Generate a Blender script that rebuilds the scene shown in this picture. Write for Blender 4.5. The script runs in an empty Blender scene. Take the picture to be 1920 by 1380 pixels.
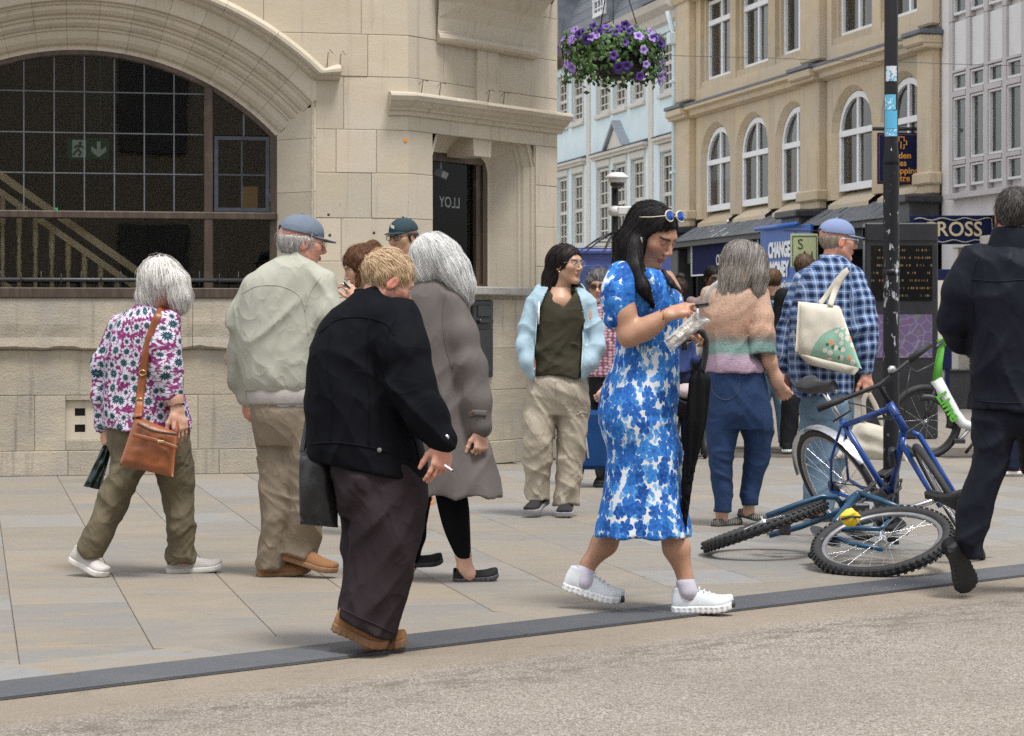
import bpy, bmesh, math, random
import numpy as np
from mathutils import Vector, Matrix
random.seed(7); np.random.seed(7)
SC = bpy.context.scene
COL = SC.collection
# -- camera
FP, CX, HZ, CAMH = 4600.0, 960.0, 608.0, 1.16      # focal length, centre column and horizon row in photo pixels; lens height in metres
cam = bpy.data.cameras.new('camera'); cam.sensor_width = 36; cam.lens = FP / 1920 * 36
cam.shift_y = -(690 - HZ) / 1920; cam.clip_start = 0.1; cam.clip_end = 2000
cam.dof.use_dof = True; cam.dof.focus_distance = 10.4; cam.dof.aperture_fstop = 18
camo = bpy.data.objects.new('camera', cam); COL.objects.link(camo)
camo.location = (0, 0, CAMH); camo.rotation_euler = (math.pi / 2, 0, 0)
SC.camera = camo
# -- sky and sun (overcast)
wd = bpy.data.worlds.new('World'); SC.world = wd; wd.use_nodes = True
wn = wd.node_tree
SUN_EL, SUN_AZ = math.radians(68), math.radians(35)   # high behind the clouds, over the street behind the camera
sky = wn.nodes.new('ShaderNodeTexSky'); sky.sky_type = 'NISHITA'; sky.sun_disc = False
sky.sun_elevation = SUN_EL; sky.sun_rotation = math.pi + SUN_AZ; sky.air_density = 1.0; sky.dust_density = 1.5; sky.ozone_density = 1.0
hs = wn.nodes.new('ShaderNodeHueSaturation'); hs.inputs['Saturation'].default_value = 0.22
bg = wn.nodes['Background']; bg.inputs['Strength'].default_value = 0.088
wn.links.new(sky.outputs[0], hs.inputs['Color']); wn.links.new(hs.outputs[0], bg.inputs['Color'])
sun = bpy.data.lights.new('sun', 'SUN'); sun.energy = 1.5; sun.angle = math.radians(15); sun.color = (1.0, 0.975, 0.94)
suno = bpy.data.objects.new('sun', sun); COL.objects.link(suno)
sd = Vector((math.sin(SUN_AZ) * math.cos(SUN_EL), -math.cos(SUN_AZ) * math.cos(SUN_EL), math.sin(SUN_EL)))
suno.rotation_euler = sd.to_track_quat('Z', 'Y').to_euler(); suno.location = (0, 0, 30)
vs = SC.view_settings; vs.view_transform = 'Standard'; vs.look = 'None'; vs.gamma = 1; vs.exposure = 1.44
SC.cycles.max_bounces = 6; SC.cycles.use_denoising = False
# -- pixel -> place helpers
def W(px, py, Y):                                   # the point on the ray of a photo pixel at depth Y
 return np.array([(px - CX) / FP * Y, Y, CAMH - (py - HZ) / FP * Y])
def gy(py): return FP * CAMH / (py - HZ)            # depth at which a ray meets the ground
def G(px, py): return W(px, py, gy(py))
# -- object helpers
def tag(o, label=None, cat=None, group=None, kind=None):
 if label: o['label'] = label
 if cat: o['category'] = cat
 if group: o['group'] = group
 if kind: o['kind'] = kind
 return o
def empty(name, loc=(0, 0, 0), rz=0, label=None, cat=None, group=None, kind=None):
 o = bpy.data.objects.new(name, None); COL.objects.link(o)
 o.location = loc; o.rotation_euler = (0, 0, rz); o.empty_display_size = 0.1
 return tag(o, label, cat, group, kind)
def mesh_obj(name, V, Fc, mat, parent=None, smooth=False, off=None, cols=None, vec=None):
 V = np.asarray(V, dtype=np.float32)
 if off is not None: V = V - np.asarray(off, dtype=np.float32)
 me = bpy.data.meshes.new(name)
 if isinstance(Fc, np.ndarray) and Fc.ndim == 2:
  n, k = Fc.shape
  me.vertices.add(len(V)); me.vertices.foreach_set('co', V.ravel())
  me.loops.add(n * k); me.loops.foreach_set('vertex_index', Fc.astype(np.int32).ravel())
  me.polygons.add(n); me.polygons.foreach_set('loop_start', np.arange(0, n * k, k, dtype=np.int32))
  me.polygons.foreach_set('loop_total', np.full(n, k, dtype=np.int32))
  me.update(calc_edges=True)
 else:
  me.from_pydata([tuple(map(float, v)) for v in V], [], [tuple(map(int, f)) for f in Fc])
 me.polygons.foreach_set('use_smooth', np.full(len(me.polygons), smooth))
 if cols is not None:
  c = np.ones((len(V), 4), dtype=np.float32); c[:, :3] = cols
  a = me.attributes.new('col', 'FLOAT_COLOR', 'POINT'); a.data.foreach_set('color', c.ravel())
 if vec is not None:
  a = me.attributes.new('pc', 'FLOAT_VECTOR', 'POINT'); a.data.foreach_set('vector', np.asarray(vec, dtype=np.float32).ravel())
 if isinstance(mat, (list, tuple)):
  for m in mat: me.materials.append(m)
 else: me.materials.append(mat)
 o = bpy.data.objects.new(name, me); COL.objects.link(o)
 if parent: o.parent = parent
 return o
def clone(o, parent=None, **kw):
 c = o.copy(); COL.objects.link(c); c.parent = parent
 for ch in o.children: clone(ch, c)
 return c
class MB:                                            # collects shapes into ONE mesh
 def __init__(s): s.v = []; s.f = []; s.sm = []
 def add(s, v, f, sm=False):
  b = len(s.v); s.v += [tuple(p) for p in v]; s.f += [tuple(i + b for i in q) for q in f]; s.sm += [sm] * len(f); return s
 def box(s, x0, x1, y0, y1, z0, z1, M=None):
  v = [(x0, y0, z0), (x1, y0, z0), (x1, y1, z0), (x0, y1, z0), (x0, y0, z1), (x1, y0, z1), (x1, y1, z1), (x0, y1, z1)]
  if M is not None: v = [tuple(M @ Vector(p)) for p in v]
  return s.add(v, [(0, 3, 2, 1), (4, 5, 6, 7), (0, 1, 5, 4), (1, 2, 6, 5), (2, 3, 7, 6), (3, 0, 4, 7)])
 def bbox(s, x0, x1, y0, y1, z0, z1, b=0.01):     # box with chamfered edges
  bm = bmesh.new(); bmesh.ops.create_cube(bm, size=1)
  for v in bm.verts: v.co = ((x0 + x1) / 2 + v.co.x * (x1 - x0), (y0 + y1) / 2 + v.co.y * (y1 - y0), (z0 + z1) / 2 + v.co.z * (z1 - z0))
  bmesh.ops.bevel(bm, geom=bm.edges[:], offset=b, segments=1, affect='EDGES'); bm.verts.index_update()
  s.add([v.co[:] for v in bm.verts], [[v.index for v in f.verts] for f in bm.faces]); bm.free(); return s
 def tube(s, pts, r, n=8, closed=False, caps=True, sm=True):
  P = [np.array(p, float) for p in pts]; m = len(P); rr = r if hasattr(r, '__len__') else [r] * m
  up = None; rings = []
  for i in range(m):
   a = P[(i - 1) % m] if (closed or i > 0) else P[i]; b = P[(i + 1) % m] if (closed or i < m - 1) else P[i]
   t = b - a; t = t / (np.linalg.norm(t) + 1e-12)
   if up is None: up = np.array([0, 0, 1.]) if abs(t[2]) < 0.9 else np.array([1., 0, 0])
   u = np.cross(t, up); nu = np.linalg.norm(u)
   if nu < 1e-6: u = np.cross(t, [0.3, 1, 0.1]); nu = np.linalg.norm(u)
   u /= nu; w = np.cross(u, t); up = w
   rings.append([tuple(P[i] + rr[i] * (math.cos(2 * math.pi * k / n) * u + math.sin(2 * math.pi * k / n) * w)) for k in range(n)])
  v = [p for ring in rings for p in ring]; f = []
  for i in range(m if closed else m - 1):
   j = (i + 1) % m
   for k in range(n): f.append((i * n + k, i * n + (k + 1) % n, j * n + (k + 1) % n, j * n + k))
  if caps and not closed: f += [tuple(range(n))[::-1], tuple((m - 1) * n + k for k in range(n))]
  return s.add(v, f, sm)
 def lathe(s, prof, c=(0, 0, 0), n=16, M=None, sm=True):      # prof: (r, z)
  v = []; f = []
  for (r, z) in prof:
   for k in range(n): v.append(Vector((r * math.cos(2 * math.pi * k / n), r * math.sin(2 * math.pi * k / n), z)))
  for i in range(len(prof) - 1):
   for k in range(n): f.append((i * n + k, i * n + (k + 1) % n, (i + 1) * n + (k + 1) % n, (i + 1) * n + k))
  if prof[0][0] > 1e-6: f.append(tuple(range(n))[::-1])
  if prof[-1][0] > 1e-6: f.append(tuple((len(prof) - 1) * n + k for k in range(n)))
  if M is not None: v = [M @ p for p in v]
  return s.add([tuple(np.array(p) + np.array(c)) for p in v], f, sm)
 def prism(s, poly, y0, y1, ax='y', sm=False):    # poly in (x,z), extruded along y (or ax x: poly (y,z); z: poly (x,y))
  n = len(poly)
  mk = {'y': lambda a, b, d: (a, d, b), 'x': lambda a, b, d: (d, a, b), 'z': lambda a, b, d: (a, b, d)}[ax]
  v = [mk(a, b, y0) for a, b in poly] + [mk(a, b, y1) for a, b in poly]
  f = [tuple(range(n)), tuple(range(2 * n - 1, n - 1, -1))] + [(i, n + i, n + (i + 1) % n, (i + 1) % n) for i in range(n)]
  return s.add(v, f, sm)
 def obj(s, name, mat, parent=None, off=None, smooth=None):
  o = mesh_obj(name, s.v, s.f, mat, parent, False, off)
  o.data.polygons.foreach_set('use_smooth', s.sm if smooth is None else [smooth] * len(s.f))
  bm = bmesh.new(); bm.from_mesh(o.data); bmesh.ops.recalc_face_normals(bm, faces=bm.faces); bm.to_mesh(o.data); bm.free()
  return o
def frame_matrix(o, x, y, z):
 M = Matrix.Identity(4)
 for i in range(3): M[i][0] = x[i]; M[i][1] = y[i]; M[i][2] = z[i]; M[i][3] = o[i]
 return M
def clip_poly(poly, a, b, c):                        # keep a*x+b*y<=c
 out = []
 for i in range(len(poly)):
  p, q = poly[i], poly[(i + 1) % len(poly)]
  dp, dq = a * p[0] + b * p[1] - c, a * q[0] + b * q[1] - c
  if dp <= 0: out.append(p)
  if dp * dq < 0:
   t = dp / (dp - dq); out.append((p[0] + t * (q[0] - p[0]), p[1] + t * (q[1] - p[1])))
 return out
def poly_area(p): return 0.5 * sum(p[i][0] * p[(i + 1) % len(p)][1] - p[(i + 1) % len(p)][0] * p[i][1] for i in range(len(p)))
def inset(poly, d):                                  # inset of a convex polygon
 if poly_area(poly) < 0: poly = poly[::-1]
 res = []
 n = len(poly)
 for i in range(n):
  p0, p1, p2 = poly[i - 1], poly[i], poly[(i + 1) % n]
  e1 = np.array(p1) - p0; e2 = np.array(p2) - p1; e1 = e1 / (np.linalg.norm(e1) + 1e-9); e2 = e2 / (np.linalg.norm(e2) + 1e-9)
  n1 = np.array([-e1[1], e1[0]]); n2 = np.array([-e2[1], e2[0]]); b = n1 + n2; b /= max(0.5, float(b @ b) / 2)
  res.append(tuple(np.array(p1) + b * d * 1.0))
 return res
def text_mesh(txt, size, extrude=0.004, bold=0.0, spacing=1.0):
 c = bpy.data.curves.new('lettering', 'FONT'); c.body = txt; c.size = size; c.extrude = extrude; c.offset = bold
 c.align_x = 'CENTER'; c.align_y = 'CENTER'; c.space_character = spacing; c.resolution_u = 3
 o = bpy.data.objects.new('lettering', c); COL.objects.link(o)
 me = bpy.data.meshes.new_from_object(o.evaluated_get(bpy.context.evaluated_depsgraph_get()))
 bpy.data.objects.remove(o); bpy.data.curves.remove(c); return me
def text_obj(name, txt, size, mat, parent, loc, rot, extrude=0.004, bold=0.0, sx=1.0, spacing=1.0):
 me = text_mesh(txt, size, extrude, bold, spacing); me.materials.clear(); me.materials.append(mat)
 o = bpy.data.objects.new(name, me); COL.objects.link(o); o.parent = parent; o.location = loc; o.rotation_euler = rot; o.scale = (sx, 1, 1)
 return o
# -- node materials
class NT:
 def __init__(s, name):
  s.m = bpy.data.materials.new(name); s.m.use_nodes = True; s.t = s.m.node_tree; s.t.nodes.clear()
  s.out = s.t.nodes.new('ShaderNodeOutputMaterial')
 def n(s, typ, out=0, **kw):
  nd = s.t.nodes.new('ShaderNode' + typ)
  for k, v in kw.items():
   key = int(k[1:]) if k[0] == 'i' and k[1:].isdigit() else k.replace('_', ' ')
   if isinstance(key, str) and key not in nd.inputs: setattr(nd, k, v); continue
   s.set(nd.inputs[key], v)
  return nd.outputs[out]
 def set(s, inp, v):
  if isinstance(v, bpy.types.NodeSocket): s.t.links.new(v, inp)
  else:
   if inp.type == 'RGBA' and len(v) == 3: v = (*v, 1)
   inp.default_value = v
 def ramp(s, fac, stops, interp='LINEAR'):
  nd = s.t.nodes.new('ShaderNodeValToRGB'); nd.color_ramp.interpolation = interp
  e = nd.color_ramp.elements
  while len(e) < len(stops): e.new(0.5)
  for i, (p, c) in enumerate(stops):
   e[i].position = p; e[i].color = (*c, 1) if hasattr(c, '__len__') else (c, c, c, 1)
  s.set(nd.inputs[0], fac); return nd.outputs[0]
 def mix(s, fac, a, b, mode='MIX'):
  nd = s.t.nodes.new('ShaderNodeMix'); nd.data_type = 'RGBA'; nd.blend_type = mode; nd.clamp_factor = True
  s.set(nd.inputs[0], fac); s.set(nd.inputs[6], a); s.set(nd.inputs[7], b); return nd.outputs[2]
 def math(s, op, a, b=0.5, c=0.5, clamp=False):
  nd = s.t.nodes.new('ShaderNodeMath'); nd.operation = op; nd.use_clamp = clamp
  s.set(nd.inputs[0], a); s.set(nd.inputs[1], b); s.set(nd.inputs[2], c); return nd.outputs[0]
 def vmath(s, op, a, b=(0, 0, 0), out=0):
  nd = s.t.nodes.new('ShaderNodeVectorMath'); nd.operation = op; s.set(nd.inputs[0], a)
  if op == 'SCALE': s.set(nd.inputs['Scale'], b)
  else: s.set(nd.inputs[1], b)
  return nd.outputs[out]
 def coord(s, what='Object', scale=(1, 1, 1), loc=(0, 0, 0), rot=(0, 0, 0)):
  c = s.n('TexCoord'); c = c.node.outputs[what]
  return s.n('Mapping', Vector=c, Scale=scale, Location=loc, Rotation=rot)
 def attr(s, name, out=0):
  nd = s.t.nodes.new('ShaderNodeAttribute'); nd.attribute_name = name; return nd.outputs[out]
 def noise(s, vec, scale, detail=4, rough=0.55, dist=0, out=0):
  return s.n('TexNoise', out, Vector=vec, Scale=float(scale), Detail=float(detail), Roughness=rough, Distortion=float(dist))
 def bump(s, h, strength=0.3, dist=0.01, normal=None):
  kw = {} if normal is None else {'Normal': normal}
  return s.n('Bump', Height=h, Strength=float(strength), Distance=float(dist), **kw)
 def bsdf(s, color, rough=0.6, normal=None, **kw):
  p = s.t.nodes.new('ShaderNodeBsdfPrincipled')
  s.set(p.inputs['Base Color'], color); s.set(p.inputs['Roughness'], rough)
  if normal is not None: s.set(p.inputs['Normal'], normal)
  for k, v in kw.items(): s.set(p.inputs[k.replace('_', ' ')], v)
  s.t.links.new(p.outputs[0], s.out.inputs[0]); return s.m
def plain(name, c, rough=0.5, var=0.12, scale=18, bump=0.0, bscale=200, **kw):   # a colour with mottling, never quite flat
 t = NT(name); co = t.coord()
 nz = t.noise(co, scale, 5)
 col = t.mix(t.ramp(nz, [(0.3, 0.0), (0.7, 1.0)]), tuple(x * (1 - var) for x in c), tuple(min(1, x * (1 + var)) for x in c))
 r = t.math('MULTIPLY_ADD', nz, 0.25, rough - 0.12)
 nm = t.bump(t.noise(co, bscale, 3), bump, 0.004) if bump else None
 return t.bsdf(col, r, nm, **kw)
# ================================================================ materials of the setting
def stone_mat(name, c1, c2, c3, rscale=1.0, bump=0.35, streak=1.0, rough=0.85, objvar=0.2):
 t = NT(name); co = t.coord(); oi = t.n('ObjectInfo'); rnd = oi.node.outputs['Random']
 off = t.n('CombineXYZ', X=t.math('MULTIPLY', rnd, 37.0), Y=t.math('MULTIPLY', rnd, 91.0), Z=t.math('MULTIPLY', rnd, 53.0))
 cs = t.vmath('ADD', co, off)
 big = t.noise(co, 1.3 * rscale, 4, 0.6)
 bed = t.noise(t.vmath('MULTIPLY', cs, (1.2, 1.2, 4.0)), 1.8 * rscale, 5, 0.6, 0.4)
 grain = t.noise(cs, 60 * rscale, 6, 0.7)
 pit = t.n('TexVoronoi', Vector=cs, Scale=45.0 * rscale)
 col = t.mix(t.ramp(bed, [(0.3, 0.15), (0.72, 0.85)]), c1, c2)
 col = t.mix(t.math('MULTIPLY', t.ramp(big, [(0.42, 0.0), (0.7, 1.0)]), 0.75 * streak), col, c3)
 tone = t.math('MULTIPLY_ADD', rnd, objvar, 1 - objvar / 2)
 col = t.mix(1.0, col, t.n('CombineColor', Red=tone, Green=tone, Blue=t.math('MULTIPLY_ADD', rnd, objvar * 1.15, 1 - objvar / 2 - 0.02)), 'MULTIPLY')
 col = t.mix(t.ramp(grain, [(0.5, 0.0), (0.8, 0.25)]), col, tuple(x * 0.6 for x in c1))
 drip = t.noise(t.vmath('MULTIPLY', co, (14, 14, 0.9)), 1.0, 4, 0.6)
 col = t.mix(t.math('MULTIPLY', t.ramp(drip, [(0.56, 0.0), (0.78, 1.0)]), 0.45 * streak), col, tuple(x * 0.42 for x in c3))
 spots = t.n('TexVoronoi', Vector=cs, Scale=7.0 * rscale, Randomness=1.0)
 col = t.mix(t.math('MULTIPLY', t.ramp(spots, [(0.03, 1.0), (0.06, 0.0)]), t.ramp(big, [(0.5, 0.0), (0.55, 0.6)])), col, (0.16, 0.14, 0.11))
 h = t.math('ADD', t.math('MULTIPLY', grain, 0.5), t.math('ADD', t.math('MULTIPLY', bed, 0.8), t.math('MULTIPLY', pit, 0.35)))
 return t.bsdf(col, rough, t.bump(h, bump, 0.012))
def slab_mat():
 t = NT('york stone paving'); co = t.coord(); rnd = t.n('ObjectInfo').node.outputs['Random']
 off = t.n('CombineXYZ', X=t.math('MULTIPLY', rnd, 37.0), Y=t.math('MULTIPLY', rnd, 91.0))
 cs = t.vmath('ADD', co, off)
 cloud = t.noise(t.vmath('MULTIPLY', cs, (1.0, 1.7, 1)), 1.6, 5, 0.6, 0.8)
 fine = t.noise(cs, 90, 5, 0.7); mid = t.noise(cs, 9, 5, 0.65)
 c = t.ramp(t.math('ADD', t.math('MULTIPLY', rnd, 0.62), t.math('MULTIPLY', cloud, 0.42)), [(0.12, (0.19, 0.178, 0.155)), (0.32, (0.27, 0.235, 0.187)), (0.5, (0.215, 0.21, 0.20)), (0.66, (0.30, 0.248, 0.182)), (0.8, (0.255, 0.262, 0.265)), (0.95, (0.22, 0.198, 0.165))])
 iron = t.noise(t.vmath('MULTIPLY', cs, (0.8, 2.2, 1)), 2.4, 3, 0.5, 1.2)
 c = t.mix(t.ramp(iron, [(0.57, 0.0), (0.66, 0.7), (0.74, 0.1)]), c, (0.31, 0.235, 0.155))
 c = t.mix(t.ramp(mid, [(0.45, 0.0), (0.8, 0.4)]), c, (0.15, 0.135, 0.115))
 c = t.mix(t.ramp(fine, [(0.55, 0.0), (0.75, 0.4)]), c, (0.17, 0.155, 0.135))
 gum = t.n('TexVoronoi', Vector=t.vmath('MULTIPLY', co, (1, 1.8, 0)), Scale=3.6, Randomness=1.0)
 c = t.mix(t.ramp(gum, [(0.045, 0.85), (0.065, 0.0)]), c, (0.09, 0.082, 0.075))
 c = t.mix(1.0, t.mix(.12, c, (.27, .245, .21)), (.86, .86, .86), 'MULTIPLY'); h = t.math('ADD', t.math('MULTIPLY', mid, 0.7), t.math('MULTIPLY', fine, 0.5))
 return t.bsdf(c, t.math('MULTIPLY_ADD', mid, 0.3, 0.45), t.bump(h, 0.35, 0.006))
def kerb_mat():
 t = NT('dark granite'); co = t.coord(); rnd = t.n('ObjectInfo').node.outputs['Random']
 f = t.noise(co, 220, 4, 0.8); b = t.noise(co, 3, 5)
 c = t.ramp(f, [(0.3, (0.042, 0.045, 0.052)), (0.55, (0.07, 0.075, 0.086)), (0.75, (0.125, 0.13, 0.14))])
 c = t.mix(t.ramp(b, [(0.45, 0.0), (0.75, 0.45)]), c, (0.11, 0.105, 0.098))
 tone = t.math('MULTIPLY_ADD', rnd, 0.4, 0.8); c = t.mix(1.0, c, t.n('CombineColor', Red=tone, Green=tone, Blue=tone), 'MULTIPLY')
 return t.bsdf(c, 0.55, t.bump(f, 0.2, 0.004))
def road_mat():
 t = NT('buff chipped asphalt'); co = t.coord()           # local y = metres from the kerb, negative into the road
 sp = t.n('SeparateXYZ', Vector=co); y = sp.node.outputs['Y']
 v1 = t.n('TexVoronoi', Vector=co, Scale=165.0); vc = v1.node.outputs['Color']
 v2 = t.n('TexVoronoi', Vector=co, Scale=70.0); big = t.noise(co, 1.1, 5, 0.6); blot = t.noise(t.vmath('MULTIPLY', co, (1, 1.8, 1)), 5.0, 5, 0.65)
 bw = t.n('RGBToBW', Color=vc)
 chips = t.ramp(bw, [(0.12, (0.10, 0.08, 0.065)), (0.3, (0.22, 0.185, 0.15)), (0.5, (0.29, 0.25, 0.21)), (0.68, (0.36, 0.32, 0.28)), (0.88, (0.52, 0.50, 0.46))])
 smooth = t.mix(t.ramp(bw, [(0.2, 0.0), (0.9, 1.0)]), (0.25, 0.205, 0.152), (0.34, 0.285, 0.222))
 edge = t.math('ADD', y, t.math('MULTIPLY', blot, 0.25))
 c = t.mix(t.ramp(t.math('MULTIPLY', edge, -1.0), [(0.17, 0.0), (0.36, 1.0)]), smooth, chips)
 c = t.mix(t.math('MULTIPLY', t.ramp(blot, [(0.53, 0.0), (0.72, 1.0)]), t.ramp(bw, [(0.3, 0.75), (0.6, 0.1)])), c, (0.11, 0.085, 0.068))
 c = t.mix(t.ramp(big, [(0.35, 0.0), (0.7, 0.28)]), c, (0.33, 0.28, 0.22))
 band = t.ramp(t.math('MULTIPLY', edge, -1.0), [(0.30, 0.0), (0.42, 1.0), (0.55, .8), (0.85, 0.0)]); c = t.mix(t.math('MULTIPLY', band, t.ramp(t.math('ADD', blot, t.math('MULTIPLY', bw, -.25)), [(.30, 0.0), (.46, .7)])), c, (.10, .075, .058))
 c = t.mix(t.ramp(t.noise(co, .7, 3), [(.42, 0.0), (.62, .35)]), c, (.19, .158, .128))
 c = t.mix(1.0, c, (.84, .83, .82), 'MULTIPLY'); h = t.math('ADD', t.math('MULTIPLY', v1, 1.0), t.math('MULTIPLY', v2, 0.6))
 return t.bsdf(c, 0.85, t.bump(h, 0.6, 0.006))
M = {}
M['limestone'] = stone_mat('warm limestone', (0.43, 0.36, 0.255), (0.50, 0.435, 0.335), (0.43, 0.395, 0.335), bump=.12, streak=1.0)
M['limestone_pale'] = stone_mat('pale limestone', (0.45, 0.385, 0.29), (0.52, 0.46, 0.365), (0.45, 0.41, 0.35), bump=.1, streak=1.0, objvar=0.10)
M['plinth'] = stone_mat('weathered plinth stone', (0.32, 0.275, 0.205), (0.45, 0.39, 0.30), (0.30, 0.275, 0.24), 1.4, 0.5, 1.5, objvar=0.22)
M['mortar'] = plain('lime mortar', (0.41, 0.36, 0.28), 0.9, 0.25, 25, 0.3)
M['slab'] = slab_mat(); M['kerb'] = kerb_mat(); M['road'] = road_mat()
# ================================================================ ground
A0 = math.radians(12.4)
EX = np.array([math.cos(A0), math.sin(A0)]); EN = np.array([-math.sin(A0), math.cos(A0)])     # along the bank front, and into the building / up the side street
O0 = np.array([-3.9, 18.7])
K0 = np.array(G(0, 1307)[:2]); K1 = np.array(G(1920, 1077)[:2]); KD = (K1 - K0) / np.linalg.norm(K1 - K0); KN = np.array([-KD[1], KD[0]])
KA = math.atan2(KD[1], KD[0])
mb = MB(); mb.add([(-400, -400, -0.03), (400, -400, -0.03), (400, 600, -0.03), (-400, 600, -0.03)], [(0, 1, 2, 3)])
tag(mb.obj('ground', plain('far asphalt', (0.10, 0.095, 0.09), 0.9, 0.2, 3)), kind='structure')
road = empty('road', (*K0, 0), KA, kind='structure')
mb = MB(); mb.add([(-60, -30, -0.012), (60, -30, -0.012), (60, 0.02, -0.012), (-60, 0.02, -0.012)], [(0, 1, 2, 3)])
mb.obj('road_surface', M['road'], road)
def far_pave_mat():
 t = NT('distant paving'); co = t.coord(rot=(0, 0, 0));
 br = t.n('TexBrick', Vector=t.n('Mapping', Vector=co, Rotation=(0, 0, math.pi / 2)), Color1=(0.215, 0.18, 0.135), Color2=(0.185, 0.175, 0.158), Mortar=(0.11, 0.10, 0.085), Scale=1.0, Mortar_Size=0.008, Brick_Width=0.7, Row_Height=0.475)
 n = t.noise(co, 2.0, 6, 0.65); c = t.mix(t.ramp(n, [(0.4, 0.0), (0.75, 0.4)]), br, (0.24, 0.22, 0.195))
 return t.bsdf(c, 0.7, t.bump(n, 0.2, 0.01))
pave = empty('pavement', (*O0, 0), A0, kind='structure')
def tolocal(p): d = np.array(p) - O0; return (float(d @ EX), float(d @ EN))
q0, q1 = tolocal(K0 - KD * 50), tolocal(K0 + KD * 60)
mb = MB(); mb.add([(*q0, -0.008), (*q1, -0.008), (q1[0] + 60, 160, -0.008), (-80, 160, -0.008), (-80, q0[1], -0.008)], [(0, 1, 2, 3, 4)])
mb.obj('bedding', far_pave_mat(), pave)
a_, b_ = tolocal(K0 - KD * 4 + KN * .1), tolocal(K0 + KD * 14 + KN * .1)
mb = MB(); mb.add([(*a_, -0.005), (*b_, -0.005), (12, 1.5, -0.005), (3.3, 4.6, -.005), (-5, .5, -0.005)], [(0, 1, 2, 3, 4)]); mb.obj('joint_bed', plain('dark jointing', (.075, .062, .05), .95, .4, 5), pave)
def piece(poly, z, th, gap, bev, name, mat, parent):
 p1 = inset(poly, gap); p2 = inset(poly, gap + bev); n = len(p1)
 if poly_area(p2) < 0.004: return None
 tz = [z + random.uniform(-0.0012, 0.0012) for _ in range(n)]
 v = [(*p, z - th) for p in p1] + [(*p, z - bev * 0.6) for p in p1] + [(*p, z + random.uniform(-0.0006, 0.0006)) for p in p2]
 f = [tuple(2 * n + i for i in range(n))] + [(k * n + i, k * n + (i + 1) % n, (k + 1) * n + (i + 1) % n, (k + 1) * n + i) for k in range(2) for i in range(n)]
 return mesh_obj(name, v, f, mat, parent)
# kerb stones: flush dark granite, 0.30 m wide
kerb = empty('kerb', (*K0, 0), KA, kind='structure')
x = -3.2; rk = random.Random(3)
while x < 13:
 L = rk.uniform(0.85, 1.0); piece([(x, 0.0), (x + L, 0.0), (x + L, 0.30), (x, 0.30)], 0.002, 0.03, 0.003, 0.005, 'kerb_stone', M['kerb'], kerb); x += L
# paving slabs: strips 0.475 m wide running up from the kerb towards the bank, plus an edging row along the kerb
kl = tolocal(K0 + KN * 0.30); kl2 = tolocal(K0 + KN * 0.60)
kn_l = (float(KN @ EX), float(KN @ EN))
def keep_above(poly, o): return clip_poly(poly, -kn_l[0], -kn_l[1], -(kn_l[0] * o[0] + kn_l[1] * o[1]))
def keep_below(poly, o): return clip_poly(poly, kn_l[0], kn_l[1], (kn_l[0] * o[0] + kn_l[1] * o[1]))
def visible(poly):
 for (s, t) in poly + [tuple(np.mean(poly, 0))]:
  p = O0 + EX * s + EN * t
  if p[1] > 6.5 and abs(p[0] / p[1]) < 0.225: return True
 return False
rs = random.Random(11); nsl = 0
for k in range(-9, 30):
 s0 = -0.05 + 0.475 * k; s1 = s0 + 0.475; t = -13.5 + rs.uniform(0, 0.6)
 while t < 4.5:
  L = rs.choice([0.55, 0.65, 0.75, 0.85, 1.0]); poly = [(s0, t), (s1, t), (s1, t + L), (s0, t + L)]; t += L
  poly = keep_above(poly, kl2)
  if len(poly) < 3 or not visible(poly): continue
  c = np.mean(poly, 0); p = O0 + EX * c[0] + EN * c[1]
  if c[1] > 0.3 and c[0] < 3.0 + c[1] * 0.9: continue           # under the bank
  if p[1] > 21.5 or nsl > 285: continue
  if piece(poly, 0.0, 0.02, 0.0018, 0.0035, 'paving_slab', M['slab'], pave): nsl += 1
x = -2.6
while x < 9.5:                                                          # edging row
 L = rs.uniform(0.6, 1.1); c = [K0 + KD * a + KN * b for a, b in ((x, 0.302), (x + L, 0.302), (x + L, 0.6), (x, 0.6))]; x += L
 piece([tolocal(p) for p in c], 0.0, 0.02, 0.0022, 0.004, 'edging_slab', M['slab'], pave)
# ================================================================ the corner bank building
def glass_mat(name, tint=(0.82, 0.86, 0.85), refl=1.0, ior=1.5, rough=0.0):
 t = NT(name); co = t.coord()
 nm = t.bump(t.noise(co, 1.6, 2), 0.04, 0.02)
 tr = t.n('BsdfTransparent', Color=tint); gl = t.n('BsdfGlossy', Color=(0.9 * refl,) * 3, Roughness=rough, Normal=nm)
 fr = t.n('Fresnel', IOR=ior); mx = t.n('MixShader', Fac=fr); t.t.links.new(tr, mx.node.inputs[1]); t.t.links.new(gl, mx.node.inputs[2])
 t.t.links.new(mx, t.out.inputs[0]); return t.m
def wood_mat(name, c1, c2, rough=0.55):
 t = NT(name); co = t.coord()
 g = t.noise(t.vmath('MULTIPLY', co, (18, 18, 2.0)), 1.0, 6, 0.7, 0.6); w = t.noise(co, 3.0, 5, 0.65)
 c = t.mix(t.ramp(g, [(0.3, 0.0), (0.7, 1.0)]), c1, c2); c = t.mix(t.ramp(w, [(0.55, 0.0), (0.75, 0.6)]), c, tuple(min(1, x * 1.7 + 0.05) for x in c2))
 return t.bsdf(c, rough, t.bump(g, 0.3, 0.004))
M['glass'] = glass_mat('window glass', (0.86, 0.9, 0.88), 0.9, 1.8)
M['window_wood'] = wood_mat('weathered brown joinery', (0.030, 0.020, 0.013), (0.085, 0.055, 0.036))
M['stair_wood'] = wood_mat('varnished oak', (0.70, 0.48, 0.25), (0.82, 0.63, 0.40), 0.35)  # oak colour lightened to stand in for indoor light on the stair
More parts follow.
